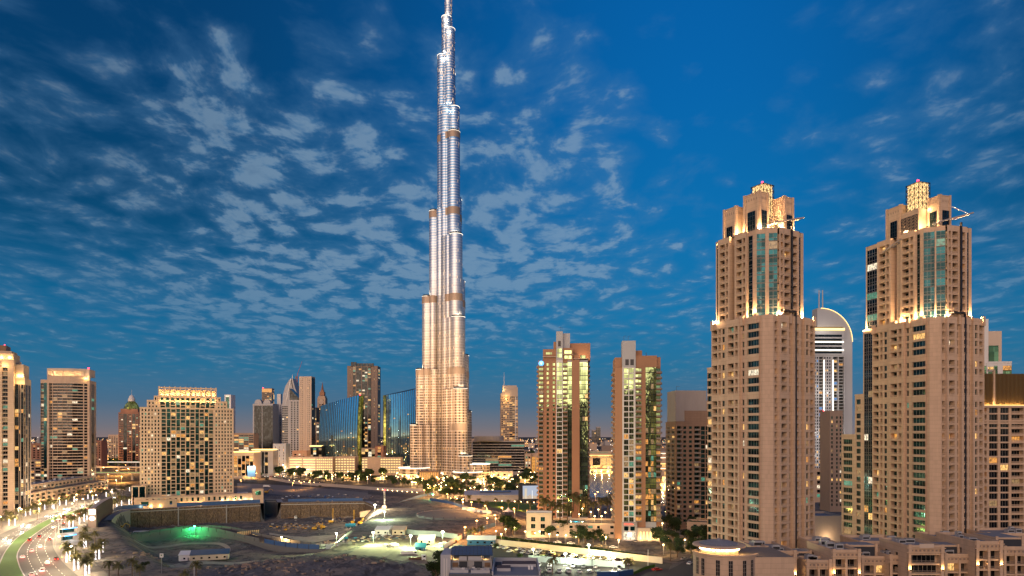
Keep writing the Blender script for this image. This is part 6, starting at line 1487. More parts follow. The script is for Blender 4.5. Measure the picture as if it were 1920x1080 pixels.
# coach
def coach():
    p = G(266, 1004, -15); t = thing('coach', 'white coach with dark windows parked below the rock-faced wall', 'bus', (p.x, p.y, gz(p.x, p.y)), R(12)); b = MB(); b.box(-6, 6, -1.25, 1.25, .45, 3.3, 'white_paint'); b.box(-5.6, 5.4, -1, 1, 3.301, 3.5, 'panel_light'); b.build('body', t)
    g = MB(); g.box(-5.5, 5.2, -1.29, -1.255, 1.7, 2.8, 'glass_dark'); g.box(6.005, 6.04, -1.1, 1.1, 1.3, 2.9, 'glass_dark'); g.build('window', t)
    for x in (3.9, -3.6):
        for s in (-1, 1): w = MB(); w.tube((x, s*1.27, .5), (x, s*1.0, .5), .5, .5, 'black_rubber', 12); w.build('wheel', t)
coach()
def excavator(px, py, z, rz, label, boom=1., col='yellow_paint'):
    p = G(px, py, z); t = thing('excavator', label, 'excavator', (p.x, p.y, gz(p.x, p.y)), R(rz))
    for s in (-1, 1):
        w = MB(); n = 10; pts = [(2*math.cos(a)+(1.1 if math.cos(a) > 0 else -1.1)*.6, .5+.5*math.sin(a)) for a in [2*math.pi*i/n for i in range(n)]]; k = len(w.v)
        w.v += [(x, s*1.1-.3, q) for x, q in pts]+[(x, s*1.1+.3, q) for x, q in pts]; m = w.mi('black_rubber')
        w.f += [tuple(range(n)), tuple(reversed(range(n, 2*n)))]+[((i+1) % n, i, i+n, (i+1) % n+n) for i in range(n)]; w.m += [m]*(n+2); w.build('track', t)
    b = MB(); b.box(-2.2, 1.4, -1.3, 1.3, 1.1, 2.2, col); b.box(-2.3, -.6, -1.2, 1.2, 2.2, 2.7, col); b.build('body', t); c = MB(); c.box(.1, 1.5, -1.2, -.1, 2.205, 3.4, col); c.box(.3, 1.54, -1.24, -.2, 2.5, 3.2, 'glass_dark'); c.build('cab', t)
    a = MB(); a.tube((1.2, .4, 1.9), (3.6, .4, 5*boom), .3, .26, col, 6); a.tube((3.6, .4, 5*boom), (6.2, .4, 3.6*boom), .26, .2, col, 6); a.build('boom', t); q = MB(); q.tube((6.2, .4, 3.6*boom), (6.4, .4, 1.6*boom), .18, .14, col, 6); q.box(5.9, 7., -.1, .9, 1.0*boom, 1.7*boom, 'metal_dark'); q.build('bucket', t)
for a in ((590, 992, -14, 20, 'yellow excavator in the middle of the pit floor'), (604, 988, -14, 150, 'yellow excavator just right of the middle one, facing away'), (676, 985, -13, 60, 'yellow excavator beside the blue tank'), (500, 925, 0, 10, 'yellow excavator in the yard behind the residence block podium'), (225, 1005, -13, 30, 'yellow excavator at the left end of the pit under the curved wall')): excavator(*a)
def crawler_crane(px, py, z, rz, h, label):
    p = G(px, py, z); t = thing('crawler_crane', label, 'crane', (p.x, p.y, gz(p.x, p.y)), R(rz)); b = MB(); b.box(-2, 2, -1.4, 1.4, .6, 2.6, 'yellow_paint'); b.box(1, 2.2, -1.3, -.2, 2.605, 3.6, 'white_paint'); b.build('body', t)
    for s in (-1, 1): w = MB(); w.box(-2.4, 2.4, s*1.3-.35, s*1.3+.35, 0, .9, 'black_rubber'); w.build('track', t)
    m = MB(); lattice(m, (1.6, -.4), (1.6, .4), 2.5, h, 1, 9, 'yellow_paint', .09); lattice(m, (2.3, -.4), (2.3, .4), 2.5, h, 1, 9, 'yellow_paint', .09); m.build('jib', t)
crawler_crane(620, 982, -15, 30, 13, 'small white and yellow crane with an upright jib in front of the earth wall'); crawler_crane(662, 978, -14, 80, 12, 'yellow crane with an upright jib right of the pit centre')
def tank():
    p = G(657, 990, -14); t = MB(); t.tube((-4, 0, 1.8), (4, 0, 1.8), 1.6, 1.6, 'teal_paint', 16)
    for x in (-3, 0, 3): t.box(x-.3, x+.3, -1.4, 1.4, 0, 1.2, 'concrete')
    o = t.build('tank', loc=(p.x, p.y, gz(p.x, p.y)), rz=R(8)); tag(o, 'blue cylindrical tank lying on the pit floor', 'tank')
tank()
def truck(px, py, z, rz, kind, label):
    p = G(px, py, z); t = thing('truck', label, 'truck', (p.x, p.y, gz(p.x, p.y)), R(rz)); b = MB(); b.box(2.2, 4.2, -1.2, 1.2, .6, 2.9, 'white_paint'); b.build('cab', t); g = MB(); g.box(4.205, 4.24, -1.05, 1.05, 1.7, 2.7, 'glass_dark'); g.box(2.8, 4., -1.24, -1.205, 1.8, 2.6, 'glass_dark'); g.build('window', t)
    c = MB(); c.box(-4, 2.1, -1.1, 1.1, .7, 1.0, 'metal_dark')
    if kind == 'mixer': c.lathe(0, 0, [(0, -3.4), (.7, -3.3), (1.35, -1), (1.3, .6), (.6, 2.2), (0, 2.3)], 'white_paint', 14)
    elif kind == 'box': c.box(-4, 2.0, -1.2, 1.2, 1.005, 3.0, 'panel_light')
    else: c.box(-4, 2.0, -1.2, 1.2, 1.005, 2.0, 'bronze')
    if kind == 'mixer': c.v = [((z_-.8, y, x_+2.4) if i > 7 else (x_, y, z_)) for i, (x_, y, z_) in enumerate(c.v)]
    c.build('load', t)
    for x in (3.2, -1.6, -3):
        for s in (-1, 1): w = MB(); w.tube((x, s*1.2, .5), (x, s*.9, .5), .5, .5, 'black_rubber', 10); w.build('wheel', t)
truck(734, 1037, -2, 175, 'mixer', 'white concrete mixer truck in the lit yard'); truck(766, 1045, 0, 20, 'box', 'white box truck parked right of the mixer truck'); truck(782, 1056, 0, 15, 'tip', 'dark tipper truck in the shade beside the lit yard'); truck(500, 914, 0, 5, 'box', 'white truck in the dusty yard behind the pit'); truck(548, 943, 0, 5, 'tip', 'truck beside the blue hoarding of the earth wall')
# cabins and sheds
def cabin(px, py, z, rz, L, Wd, h, roofm, wallm, label, low=False):
    p = G(px, py, z); t = thing('site_cabin', label, 'cabin', (p.x, p.y, gz(p.x, p.y)), R(rz)); b = MB(); b.box(0, L, 0, Wd, 0, h, wallm); b.build('wall', t); q = MB(); q.prism([(-.3, -.3), (L+.3, -.3), (L+.3, Wd+.3), (-.3, Wd+.3)], h+.003, h, roofm, z1f=lambda x, y: h+.25+1.9*(y+.3)/(Wd+.6)); q.build('roof', t)
    n = max(1, int(L/4))
    for i in range(n): w = MB(); x = (i+.5)*L/n; w.box(x-.6, x+.6, -.05, -.005, 1.1, 2.1, 'glass_dark'); w.build('window', t)
    d = MB(); d.box(L-1.3, L-.4, -.06, -.006, .05, 2.1, 'metal_grey'); d.build('door', t)
cabin(356, 1046, -13, 18, 22, 8, 3.4, 'blue_panel', 'stone_light', 'long site cabin with a blue sloping roof on the pit floor')
cabin(335, 1045, -13, 10, 6.5, 5, 3.6, 'white_paint', 'white_paint', 'white box cabin at the left end of the blue-roofed one'); cabin(408, 1040, -13, 22, 6, 3, 2.6, 'panel_light', 'stone_light', 'small cream hut at the right end of the blue-roofed cabin')
cabin(703, 1021, -6, -6, 9, 5, 3, 'white_paint', 'white_paint', 'white shed with a small tower at the left of the lit yard'); cabin(735, 1018, -5, -4, 8, 5, 3, 'stone_light', 'stone_light', 'cream shed in the middle of the lit yard'); cabin(783, 1021, 0, -4, 9, 5, 3, 'white_paint', 'stone_light', 'white-roofed shed right of the middle in the lit yard'); cabin(778, 1036, 0, 0, 5.5, 2.5, 2.6, 'teal_paint', 'teal_paint', 'turquoise container in the lit yard'); cabin(372, 998, -14, 5, 6, 4, 3, 'panel_light', 'panel_light', 'pale hut beside the green floodlight'); cabin(440, 941, 0, 0, 9, 8, 6.5, 'white_paint', 'stone_light', 'tall pale hut at the right end of the residence block podium')
cabin(876, 1022, 0, -4, 16, 3, 3, 'white_paint', 'blue_panel', 'blue and white striped kiosk above the blue pergola roof')
# loose heaps of debris: uncountable rubble
def rubble():
    b = MB(); rg = random.Random(4)
    spots = [(615, 1014, -13, 14, 260, ('stone', 'concrete', 'stone_light')), (450, 1062, 0, 22, 60, ('stone_dark', 'dirt', 'concrete_dark')), (420, 1052, 0, 16, 60, ('stone_dark', 'concrete_dark', 'dirt')), (740, 1022, -3, 20, 120, ('stone', 'concrete_dark', 'dirt')), (520, 1045, -4, 20, 60, ('dirt', 'stone_dark', 'white_paint')), (820, 1026, 0, 12, 60, ('concrete_dark', 'stone', 'teal_paint')), (560, 1072, 0, 20, 30, ('dirt', 'stone_dark')), (640, 945, 0, 30, 60, ('concrete', 'dirt', 'stone_dark')), (300, 1003, -15, 22, 40, ('concrete', 'stone', 'red_paint', 'white_paint')), (550, 985, -14, 26, 130, ('bronze', 'stone_dark', 'concrete', 'yellow_paint')), (700, 1022, -4, 18, 110, ('white_paint', 'stone', 'concrete_dark', 'teal_paint')), (800, 1018, 0, 14, 90, ('white_paint', 'stone', 'concrete_dark', 'dirt')), (760, 1024, 0, 14, 80, ('concrete_dark', 'stone_dark', 'stone')), (640, 960, -12, 30, 110, ('concrete_dark', 'stone', 'dirt', 'blue_sheet')), (330, 1060, -8, 24, 120, ('dirt', 'concrete_dark', 'stone_dark')), (480, 1066, 0, 24, 60, ('concrete_dark', 'dirt', 'stone_dark')), (640, 1058, 0, 26, 50, ('concrete_dark', 'dirt', 'stone_dark')), (600, 930, 0, 40, 60, ('concrete', 'white_paint', 'concrete_dark', 'blue_sheet'))]
    for px, py, z, r, n, ms in spots:
        c = G(px, py, z)
        for i in range(n):
            x, y = c.x+rg.gauss(0, r*.5), c.y+rg.gauss(0, r*.4); q = gz(x, y); s = rg.uniform(.25, 1.0)*(1.2 if r > 15 else 1); a = rg.uniform(0, 3)
            ca, sa = math.cos(a), math.sin(a); tl = rg.uniform(-.5, .5)
            b.box(-s, s, -s*.6, s*.6, -.2, s*rg.uniform(.3, .9), rg.choice(ms), fr=lambda u, v, w: (x+u*ca-v*sa, y+u*sa+v*ca, q+w+u*tl*.5))
    tag(struct(b.build('rubble'), 'stuff'), 'scattered rubble and building waste on the dusty ground', 'rubble')
rubble()
# lit sheet-pile panel, block wall, white hoarding, red-white barriers
def pile_panel():
    a, c = G(444, 1011, -14), G(486, 1006, -14); t = thing('sheet_pile_wall', 'yellow lit panel of upright posts standing on the pit floor', 'wall', (a.x, a.y, gz(a.x, a.y)), math.atan2(c.y-a.y, c.x-a.x)); L = (c-a).length; b = MB(); b.box(0, L, 0, .3, -1, 5.5, 'stone'); b.build('panel', t)
    for i in range(12): q = MB(); q.box(i*L/11-.15, i*L/11+.15, -.3, 0, -1, 6.2, 'metal_dark'); q.build('post', t)
    lamp(t, (L/2, -5, 2), 1200, (1, .62, .2), .5)
pile_panel()
barrier('block_wall', 'pale block wall beside the brightest floodlight', 'wall', [Vector((*G(675, 968, -8)[:2], -9)), Vector((*G(712, 964, -8)[:2], -8))], 5, 'stone', .8)
barrier('hoarding', 'long white hoarding behind the lit yard of sheds', 'fence', [Vector((p.x, p.y, gz(p.x, p.y))) for p in smooth_line([G(726, 999, -3), G(770, 1002, 0), G(815, 1005, 0), G(858, 1011, 0)])], 3, 'hoarding', .15)
barrier('hoarding', 'pale hoarding between the two car parks', 'fence', [G(990, 1052), G(1050, 1057), G(1110, 1061), G(1172, 1065)], 3, 'hoarding', .15, 1)
barrier('hoarding', 'white and blue hoarding slanting down to the blue pergola roof', 'fence', [G(832, 1030), G(848, 1020), G(866, 1010)], 2.6, 'white_paint', .15)
barrier('hoarding', 'blue hoarding along the curving orange lit street', 'fence', smooth_line([G(806, 938), G(840, 944), G(870, 953), G(905, 964)]), 2.4, 'blue_sheet', .15)
barrier('hoarding', 'blue hoarding beside the short orange street', 'fence', [G(868, 1006), G(900, 996), G(930, 986)], 2.6, 'blue_sheet', .15)
barrier('garden_wall', 'long yellow floodlit wall above the parked cars', 'wall', [G(914, 1020), G(1000, 1029), G(1090, 1039), G(1180, 1050), G(1242, 1057)], 3.2, 'stone_light', .5)
barrier('gate_fence', 'green lit gate fence at the car park exit', 'fence', [G(1188, 1078), G(1210, 1068), G(1228, 1063)], 1.4, 'grass', .1)
barrier('hoarding', 'blue container wall at the bottom edge of the second car park', 'fence', [G(1120, 1082), G(1160, 1081), G(1185, 1077)], 2.4, 'blue_sheet', 1.5)
def lattice_mast():
    p = G(721, 959, -3); t = thing('lattice_mast', 'slender pale lattice mast with a red lamp at the edge of the pit', 'mast', (p.x, p.y, gz(p.x, p.y))); b = MB(); s = .7
    for a, c in (((-s, -s), (s, -s)), ((s, -s), (s, s)), ((s, s), (-s, s)), ((-s, s), (-s, -s))): lattice(b, a, c, 0, 15, 1, 9, 'panel_light', .08)
    b.build('frame', t); q = MB(); q.box(-1.6, 1.6, -1.6, 1.6, 0, 2.2, 'stone_light'); q.build('base', t); r = MB(); r.lathe(0, 0, [(0, 15.1), (.5, 15.2), (.5, 16), (0, 16.1)], 'lamp_red', 8); r.build('warning_lamp', t)
lattice_mast()
def round_deck():
    p = G(860, 966); t = thing('round_platform', 'large flat disc-shaped concrete platform beside the curving street', 'platform', (p.x, p.y, 0)); b = MB(); b.lathe(0, 0, [(33, .0), (33, 1.4), (32.2, 1.4), (32.2, 1.0), (0, 1.0)], 'paving', 64, ['concrete_dark', 'concrete', 'concrete', 'paving']); b.build('deck', t)
    for i in range(24): a = 2*math.pi*i/24; q = MB(); q.box(-.3, .3, -.3, .3, 0, 2.4, 'concrete_dark'); q.build('post', t, loc=(33.3*math.cos(a), 33.3*math.sin(a), 0))
round_deck()
mat('billboard_blue', (.25, .55, .85), .5); lit('rail_green', (.4, .8, .15), .8); lit('strip_orange', (1, .4, .06), 1.3)
# white tents, exhibition hall, cinema screen, billboard
for i, px in enumerate((872, 881, 890, 900, 909, 917)):
    p = G(px, 958+i*1.4); t = thing('kiosk', 'small pale kiosk in the row along the curving orange street', 'kiosk', (p.x, p.y, 0), R(-20), 'pale kiosks along the curving street'); b = MB(); b.box(-2, 2, -1.5, 1.5, 0, 3, 'white_paint'); b.build('wall', t); q = MB(); q.box(-2.2, 2.2, -1.8, 1.7, 3.003, 3.3, 'stone_light'); q.build('roof', t)
p = G(953, 964); t = thing('pointed_tent', 'small white pointed tent on the lawn', 'tent', (p.x, p.y, 0)); b = MB(); b.lathe(0, 0, [(4.4, 2.2), (1.6, 3.4), (.1, 5.4)], 'white_paint', 4); b.build('canopy', t)
for s in ((3, 0), (-3, 0), (0, 3), (0, -3)): q = MB(); q.tube((*s, 0), (*s, 2.3), .08, .08, 'metal_grey', 5); q.build('pole', t)
p = G(872, 941); t = thing('exhibition_hall', 'long low hall with a pale blue roof behind the lawn', 'building', (p.x, p.y, 0), R(3)); b = MB(); b.box(0, 56, 0, 20, 0, 6, 'stone_grey'); b.build('wall', t); q = MB(); q.prism([(-1, -1), (57, -1), (57, 21), (-1, 21)], 6.003, 7, 'panel_grey', z1f=lambda x, y: 6.6+y*.12); q.build('roof', t); q = MB(); q.box(14, 44, 9, 14, 8.4, 9.4, 'blue_sheet'); q.build('roof_hatch', t)
def cinema():
    D = 640; t = thing('cinema_screen', 'open-air cinema screen showing a pale city view', 'screen', (PX(976, D), D, 0), R(14)); b = MB(); b.box(-1, 19, .3, 4, 2, PZ(908, D), 'roof_dark'); b.box(1, 3, 1, 3, 0, 2, 'metal_dark'); b.box(14, 16, 1, 3, 0, 2, 'metal_dark'); b.build('housing', t)
    m, q = new_mat('screen_picture'); tcn = nd('ShaderNodeTexCoord'); x, y, z = xyz(E(tcn.outputs['Object']))
    col = white(vec(mth('FLOOR', x*1.3), 0., 2.)); hgt = col*2.6+5.0; bld = mth('LESS_THAN', z, hgt)
    tw = mth('LESS_THAN', mth('ABSOLUTE', x-5.2), 1.1)*mth('LESS_THAN', z, 13.0); tw2 = mth('LESS_THAN', mth('ABSOLUTE', x-11.5), .35)*mth('LESS_THAN', z, 11.0)
    c = mixc(bld, (.52, .58, .70), mixc(noise(vec(x, y, z), 1.3, 3), (.35, .27, .2), (1.1, .86, .62))); c = mixc(mth('MAXIMUM', tw, 0.), c, (.85, .72, .52)); c = mixc(tw2, c, (1.1, 1.1, 1.1))
    put(q.inputs['Emission Color'], c); q.inputs['Emission Strength'].default_value = .85; q.inputs['Base Color'].default_value = (.02, .02, .02, 1)
    s = MB(); s.poly([(2.2, .25, 3.2), (17.6, .25, 3.2), (17.6, .25, PZ(911, D)), (2.2, .25, PZ(911, D))], 'screen_picture'); s.build('screen', t)
cinema()
def billboard():
    D = 980; t = thing('billboard', 'bright blue floodlit billboard right of the broad residence block', 'billboard', (PX(464, D), D, 0)); b = MB()
    for x in (1.5, 10): b.tube((x, .8, 0), (x, .8, 4), .3, .3, 'metal_grey', 6)
    b.box(-.3, 11.6, .3, 1.2, 3.6, PZ(874, D)+.4, 'metal_dark'); b.build('frame', t); s = MB(); s.box(0, 11.3, .15, .29, 4, PZ(874, D), 'billboard_blue'); s.build('poster', t)
billboard(); lamp(None, (PX(467, 980), 976, 18), 1500, (1, .95, .9), .4, name='billboard_lamp'); lamp(None, (PX(474, 980), 976, 18), 1500, (1, .95, .9), .4, name='billboard_lamp')
def pylon_wall():
    t = thing('display_wall', 'curved dark display wall with a white lit square and a round lit disc on its end, beside the boulevard', 'display wall', (0, 0, 0)); pts = smooth_line([G(170, 989), G(181, 978), G(194, 968), G(206, 961)]); b = MB()
    for p, q in zip(pts, pts[1:]): d = (q-p).normalized(); n = Vector((d.y, -d.x, 0)); b.prism([(p.x+n.x*2, p.y+n.y*2), (q.x+n.x*2, q.y+n.y*2), (q.x-n.x*1.5, q.y-n.y*1.5), (p.x-n.x*1.5, p.y-n.y*1.5)], 0, 12.5, 'roof_brown', 'stone_light')
    b.build('wall', t); e = pts[0]; c = MB(); c.box(e.x-1, e.x+4.8, e.y-1.6, e.y+.2, 0, 13, 'roof_brown'); c.build('end_pier', t); s = MB(); s.box(e.x-.2, e.x+4.2, e.y-1.75, e.y-1.61, 8.8, 12.6, 'strip_white'); s.build('lit_square', t)
    d = MB(); d.lathe(0, 0, [(0, 0), (1.9, 0), (1.9, .15), (0, .16)], 'strip_white', 20); o = d.build('lit_disc', t, loc=(e.x+2, e.y-1.62, 6.3)); o.rotation_euler = (R(90), 0, 0); o.scale = (1.1, .8, 1)
    lamp(t, (e.x+2, e.y-5, 6), 800, (1, .75, .4), .4)
pylon_wall()
p = G(128, 1000); t = thing('bus_shelter', 'small glass bus shelter with a blue lit fascia on the near pavement', 'bus shelter', (p.x, p.y, .1), R(70)); b = MB(); b.box(-5, 5, -1.4, 1.4, 3, 3.25, 'panel_light'); b.build('roof', t); q = MB(); q.box(-4.8, 4.8, 1.2, 1.3, .4, 3, 'glass'); q.build('back_panel', t); q = MB(); q.box(-5, 5, -1.5, -1.41, 2.9, 3.5, 'strip_blue'); q.build('lit_fascia', t)
for x in (-4.6, 4.6): q = MB(); q.tube((x, -1, 0), (x, -1, 3), .08, .08, 'metal_grey', 5); q.build('post', t)
lamp(t, (0, -1.8, 2.6), 600, (.85, .92, 1), .3)
p = G(129, 1014); t = thing('bus_shelter', 'second blue lit bus shelter, nearer the viewer on the near pavement', 'bus shelter', (p.x, p.y, .1), R(75)); b = MB(); b.box(-4, 4, -1.4, 1.4, 3, 3.25, 'panel_light'); b.build('roof', t); q = MB(); q.box(-3.8, 3.8, 1.2, 1.3, .4, 3, 'glass'); q.build('back_panel', t); q = MB(); q.box(-4, 4, -1.5, -1.41, 2.9, 3.5, 'strip_blue'); q.build('lit_fascia', t); lamp(t, (0, -1.8, 2.6), 600, (.85, .92, 1), .3)
# signal mast cabinet on the site edge
p = G(303, 1075); t = thing('site_sign', 'square pale sign panel on a tall post at the near edge of the site', 'sign', (p.x, p.y, gz(p.x, p.y))); b = MB(); b.tube((0, 0, 0), (0, 0, 9), .14, .1, 'metal_grey', 6); b.build('post', t); q = MB(); q.box(-.8, .8, -.2, .2, 7.2, 9, 'panel_light'); q.box(-.3, .3, -.25, -.205, 7.9, 8.5, 'grass'); q.build('panel', t)
for px, py, h, lb in ((364, 1084, 8, 'bare pole at the bottom edge of the site'), (249, 1080, 9, 'bare pole among the golden palms at the bottom left'), (1215, 1062, 8, 'white lamp post at the car park exit')):
    p = G(px, py); b = MB(); b.tube((0, 0, 0), (0, 0, h), .14, .09, 'panel_light', 6); b.box(-.3, .3, -.3, .3, 0, .3, 'concrete'); tag(b.build('pole', loc=(p.x, p.y, gz(p.x, p.y))), lb, 'pole')
# highway decks beyond the boulevard
def deck(name, label, D, px0, px1, z, mt=None, rail='concrete'):
    t = thing(name, label, 'flyover', (PX(px0, D), D, 0)); L = PX(px1, D)-PX(px0, D); b = MB(); b.box(0, L, 0, 16, z-1.6, z, 'concrete', top='asphalt'); b.box(0, L, -.3, 0, z-1.6, z+1, rail); b.build('deck', t)
    n = max(2, int(L/28))
    for i in range(n): q = MB(); q.box(-1.2, 1.2, 6, 9, 0, z-1.6, 'concrete'); q.build('pier', t, loc=((i+.5)*L/n, 0, 0))
    if mt: s = MB(); s.box(0, L, -.45, -.31, z-.1, z+.5, mt); s.build('light_strip', t)
deck('flyover', 'orange lit highway flyover between the bow-fronted tower and the residence block', 1180, 168, 268, 9); deck('rail_viaduct', 'dark elevated rail deck with a green lit edge, below the highway flyover', 960, 168, 268, 11, 'rail_green'); deck('flyover', 'farther highway deck with a white light strip', 1400, 168, 268, 9, 'strip_white'); deck('flyover', 'orange lit deck among the low blocks right of the residence block', 1150, 508, 545, 8, 'strip_orange'); deck('flyover', 'farther orange lit deck among the low blocks', 1260, 505, 548, 8, 'strip_orange')
# ------------------------------------------------------------------ pool building between the terracotta towers
def pool_house():
    D = 418; x0 = PX(987, D); B = Bld('pool_house', 'low cream building with a planted pool terrace on its roof, between the terracotta towers', 'building', (x0, D, 0), R(-3), 201, 'stone_light', 'glass_teal', 'frame', lit=.2)
    B.block(15.5, 16, 'w2 n2.2 w2.2 n2.2 w3', rows(3, 4.2, .5, 1.2), 0, par=.9, left='w3 n2 w4 n2 w3'); B.sill = 1.6
    B.block(40, 26, 'w2 n1.6 w5 n2 w1.5 n2 w4 n2.6 w2 n1.6 w5 n2 w2', rows(2, 3.7, .4), 0, x0=15.8, y0=1.2, par=1.0, roof='paving')
    b = MB(); b.box(-.1, 15.6, 2, 3, 15.2, 15.9, 'white_paint'); b.build('parapet_bench', B.root)
    p = MB(); p.prism([(24, 13), (29, 11), (38, 12), (37, 17), (30, 18), (25, 17)], 7.9, 8.15, 'paving', 'pool_water'); p.build('swimming_pool', B.root)
    for x in (2, 5.5, 10): lamp(B.root, (x, -1.2, 1.5), 110, (1, .62, .25), .2)
    lamp(B.root, (31, 14, 9.2), 300, (.4, .9, 1), .5); lamp(B.root, (25, -3, 2.5), 240, (1, .66, .3), .3); return B.finish()
m, q = new_mat('pool_water'); q.inputs['Base Color'].default_value = (.03, .35, .45, 1); q.inputs['Roughness'].default_value = .15
pool_house()
B = Bld('garden_building', 'low pale building with a dark flat roof beside the garden, behind the round-roofed podium', 'building', (PX(1288, 420), 420, 0), R(-20), 202, 'stone', 'glass', 'frame', lit=.1); B.block(24, 14, 'w3 n2 w4 n2 w4 n2 w3', rows(2, 4, .5), 0, par=1.0, roof='roof_dark'); B.finish()
b = MB(); b.box(0, 36, 0, .6, 0, 3.0, 'stone_dark'); b.box(-.1, 36.1, -.1, .7, 3.003, 3.25, 'stone'); tag(b.build('garden_wall', loc=(PX(1240, 405), 405, 0)), 'low dark garden wall right of the narrow terracotta tower', 'wall')

# ------------------------------------------------------------------ grey foreground building with the blue pergola roof
def grey_house():
    D = 205; z0 = PZ(1078, D)-8; t = thing('grey_building', 'grey foreground building with a blue gridded pergola roof, at the bottom edge', 'building', (PX(826, D), D, 0)); s = D/FPX; h = lambda py: PZ(py, D)
    Wd = (922-826)*s; b = MB()
    b.box(0, 3.0, 0, 12, 0, h(1040), 'panel_grey'); b.box(3.01, Wd, 1.2, 14, 0, h(1052), 'concrete'); b.box(5.5, 12.2, .9, 13, h(1052), h(1044), 'panel_grey'); b.box(3.01, Wd, -6, 1.19, 0, h(1069), 'concrete_dark', top='roof_grey'); b.build('wall', t)
    for x in (.95, 1.75): q = MB(); q.box(x, x+.28, -.06, -.001, 0, h(1047), 'panel_light'); q.build('pilaster', t)
    for x in (5.5, 10.0): q = MB(); q.box(x, x+2.5, 1.0, 1.19, h(1067), h(1054), 'roof_dark'); q.box(x-.08, x, .95, 1.18, h(1067), h(1054), 'panel_grey'); q.box(x+2.5, x+2.58, .95, 1.18, h(1067), h(1054), 'panel_grey'); q.build('window', t)
    for x in (3.5, 13.2): q = MB(); q.box(x, x+1.7, 1.05, 1.19, h(1064), h(1056), 'bronze'); q.build('louvre', t)
    # pergola: a framed grid of blue panels on posts
    zt, zb = h(1041), 0; y0, y1 = .4, 9.5; p = MB(); x0, x1 = 3.0, Wd+.3; dz = 1.2
    p.poly([(x0, y0, zt), (x1, y0, zt), (x1-.6, y1, zt+dz), (x0-.2, y1, zt+dz)], 'blue_panel'); p.poly([(x0, y0, zt-.15), (x0-.2, y1, zt+dz-.15), (x1-.6, y1, zt+dz-.15), (x1, y0, zt-.15)], 'blue_panel'); p.build('pergola_roof', t)
    g = MB()
    for i in range(12): u = i/11; g.tube((x0+(x1-x0)*u, y0, zt+.06), (x0-.2+(x1-.4-x0)*u, y1, zt+dz+.06), .07, .07, 'concrete_dark', 4)
    for j in range(7): v = j/6; g.tube((x0-.2*v, y0+(y1-y0)*v, zt+.06+dz*v), (x1-.6*v, y0+(y1-y0)*v, zt+.06+dz*v), .06, .06, 'concrete_dark', 4)
    g.build('pergola_grid', t)
    for x in (3.6, 8, 12.5, Wd-.4): q = MB(); q.box(x-.15, x+.15, .9, 1.2, h(1052), zt-.1, 'metal_grey'); q.build('post', t)
    for x in (4.2, 13.4): lamp(t, (x, 3, h(1049)), 70, (1, .55, .18), .3)
    # roof terraces with low parapets, pipes and units
    q = MB()
    for (xa, xb, ya, yb) in ((3.2, 8.6, -4, -1.2), (9.4, Wd-.4, -4.6, -1.6)):
        z = h(1069); q.box(xa, xb, ya, ya+.25, z+.004, z+.9, 'panel_grey'); q.box(xa, xb, yb, yb+.25, z+.004, z+.9, 'panel_grey'); q.box(xa, xa+.25, ya+.25, yb, z+.004, z+.9, 'panel_grey'); q.box(xb-.25, xb, ya+.25, yb, z+.004, z+.9, 'panel_grey')
    q.build('parapet', t); rg = random.Random(3)
    for i in range(7): q = MB(); x = 5+i*1.5; q.box(0, .9, 0, .8, 0, rg.uniform(.7, 1.3), 'panel_light' if i % 2 else 'metal_grey'); q.lathe(.45, .4, [(.3, 1.3), (.3, 1.4), (0, 1.41)], 'metal_dark', 8); q.build('roof_unit', t, loc=(x, -.9-(i % 3)*.9, h(1069)+.01))
grey_house()
def grey_annexe():
    D = 212; t = thing('grey_building', 'low grey flat-roofed annexe with brown roof panels right of the blue pergola', 'building', (PX(926, D), D, 0)); z = PZ(1052, D); s = D/FPX; b = MB(); b.box(0, 13.6, -16, 6, 0, z-1.2, 'concrete', top='roof_grey')
    for (x0, x1, y0, y1) in ((-.2, 13.8, 5.6, 6.1), (-.2, .25, -16, 5.6), (13.4, 13.8, -16, 5.6)): b.box(x0, x1, y0, y1, z-1.2, z, 'panel_grey')
    b.build('wall', t); q = MB(); q.box(2.6, 13., -3, 2.6, z-1.19, z-.4, 'panel_grey', top='roof_brown'); q.build('roof_panel', t); q = MB(); q.box(.5, 2.2, -3, 2.6, z-1.19, z-.8, 'roof_dark'); q.build('roof_panel', t); q = MB(); q.box(1.2, 5.2, -10, -5, z-1.19, z-.3, 'panel_grey', top='roof_brown'); q.build('roof_panel', t)
    for x in (10.8, 11.7): q = MB(); q.lathe(x, -7, [(.35, z-1.2), (.35, z-.1), (0, z)], 'white_paint', 10); q.build('vent_pipe', t)
grey_annexe()

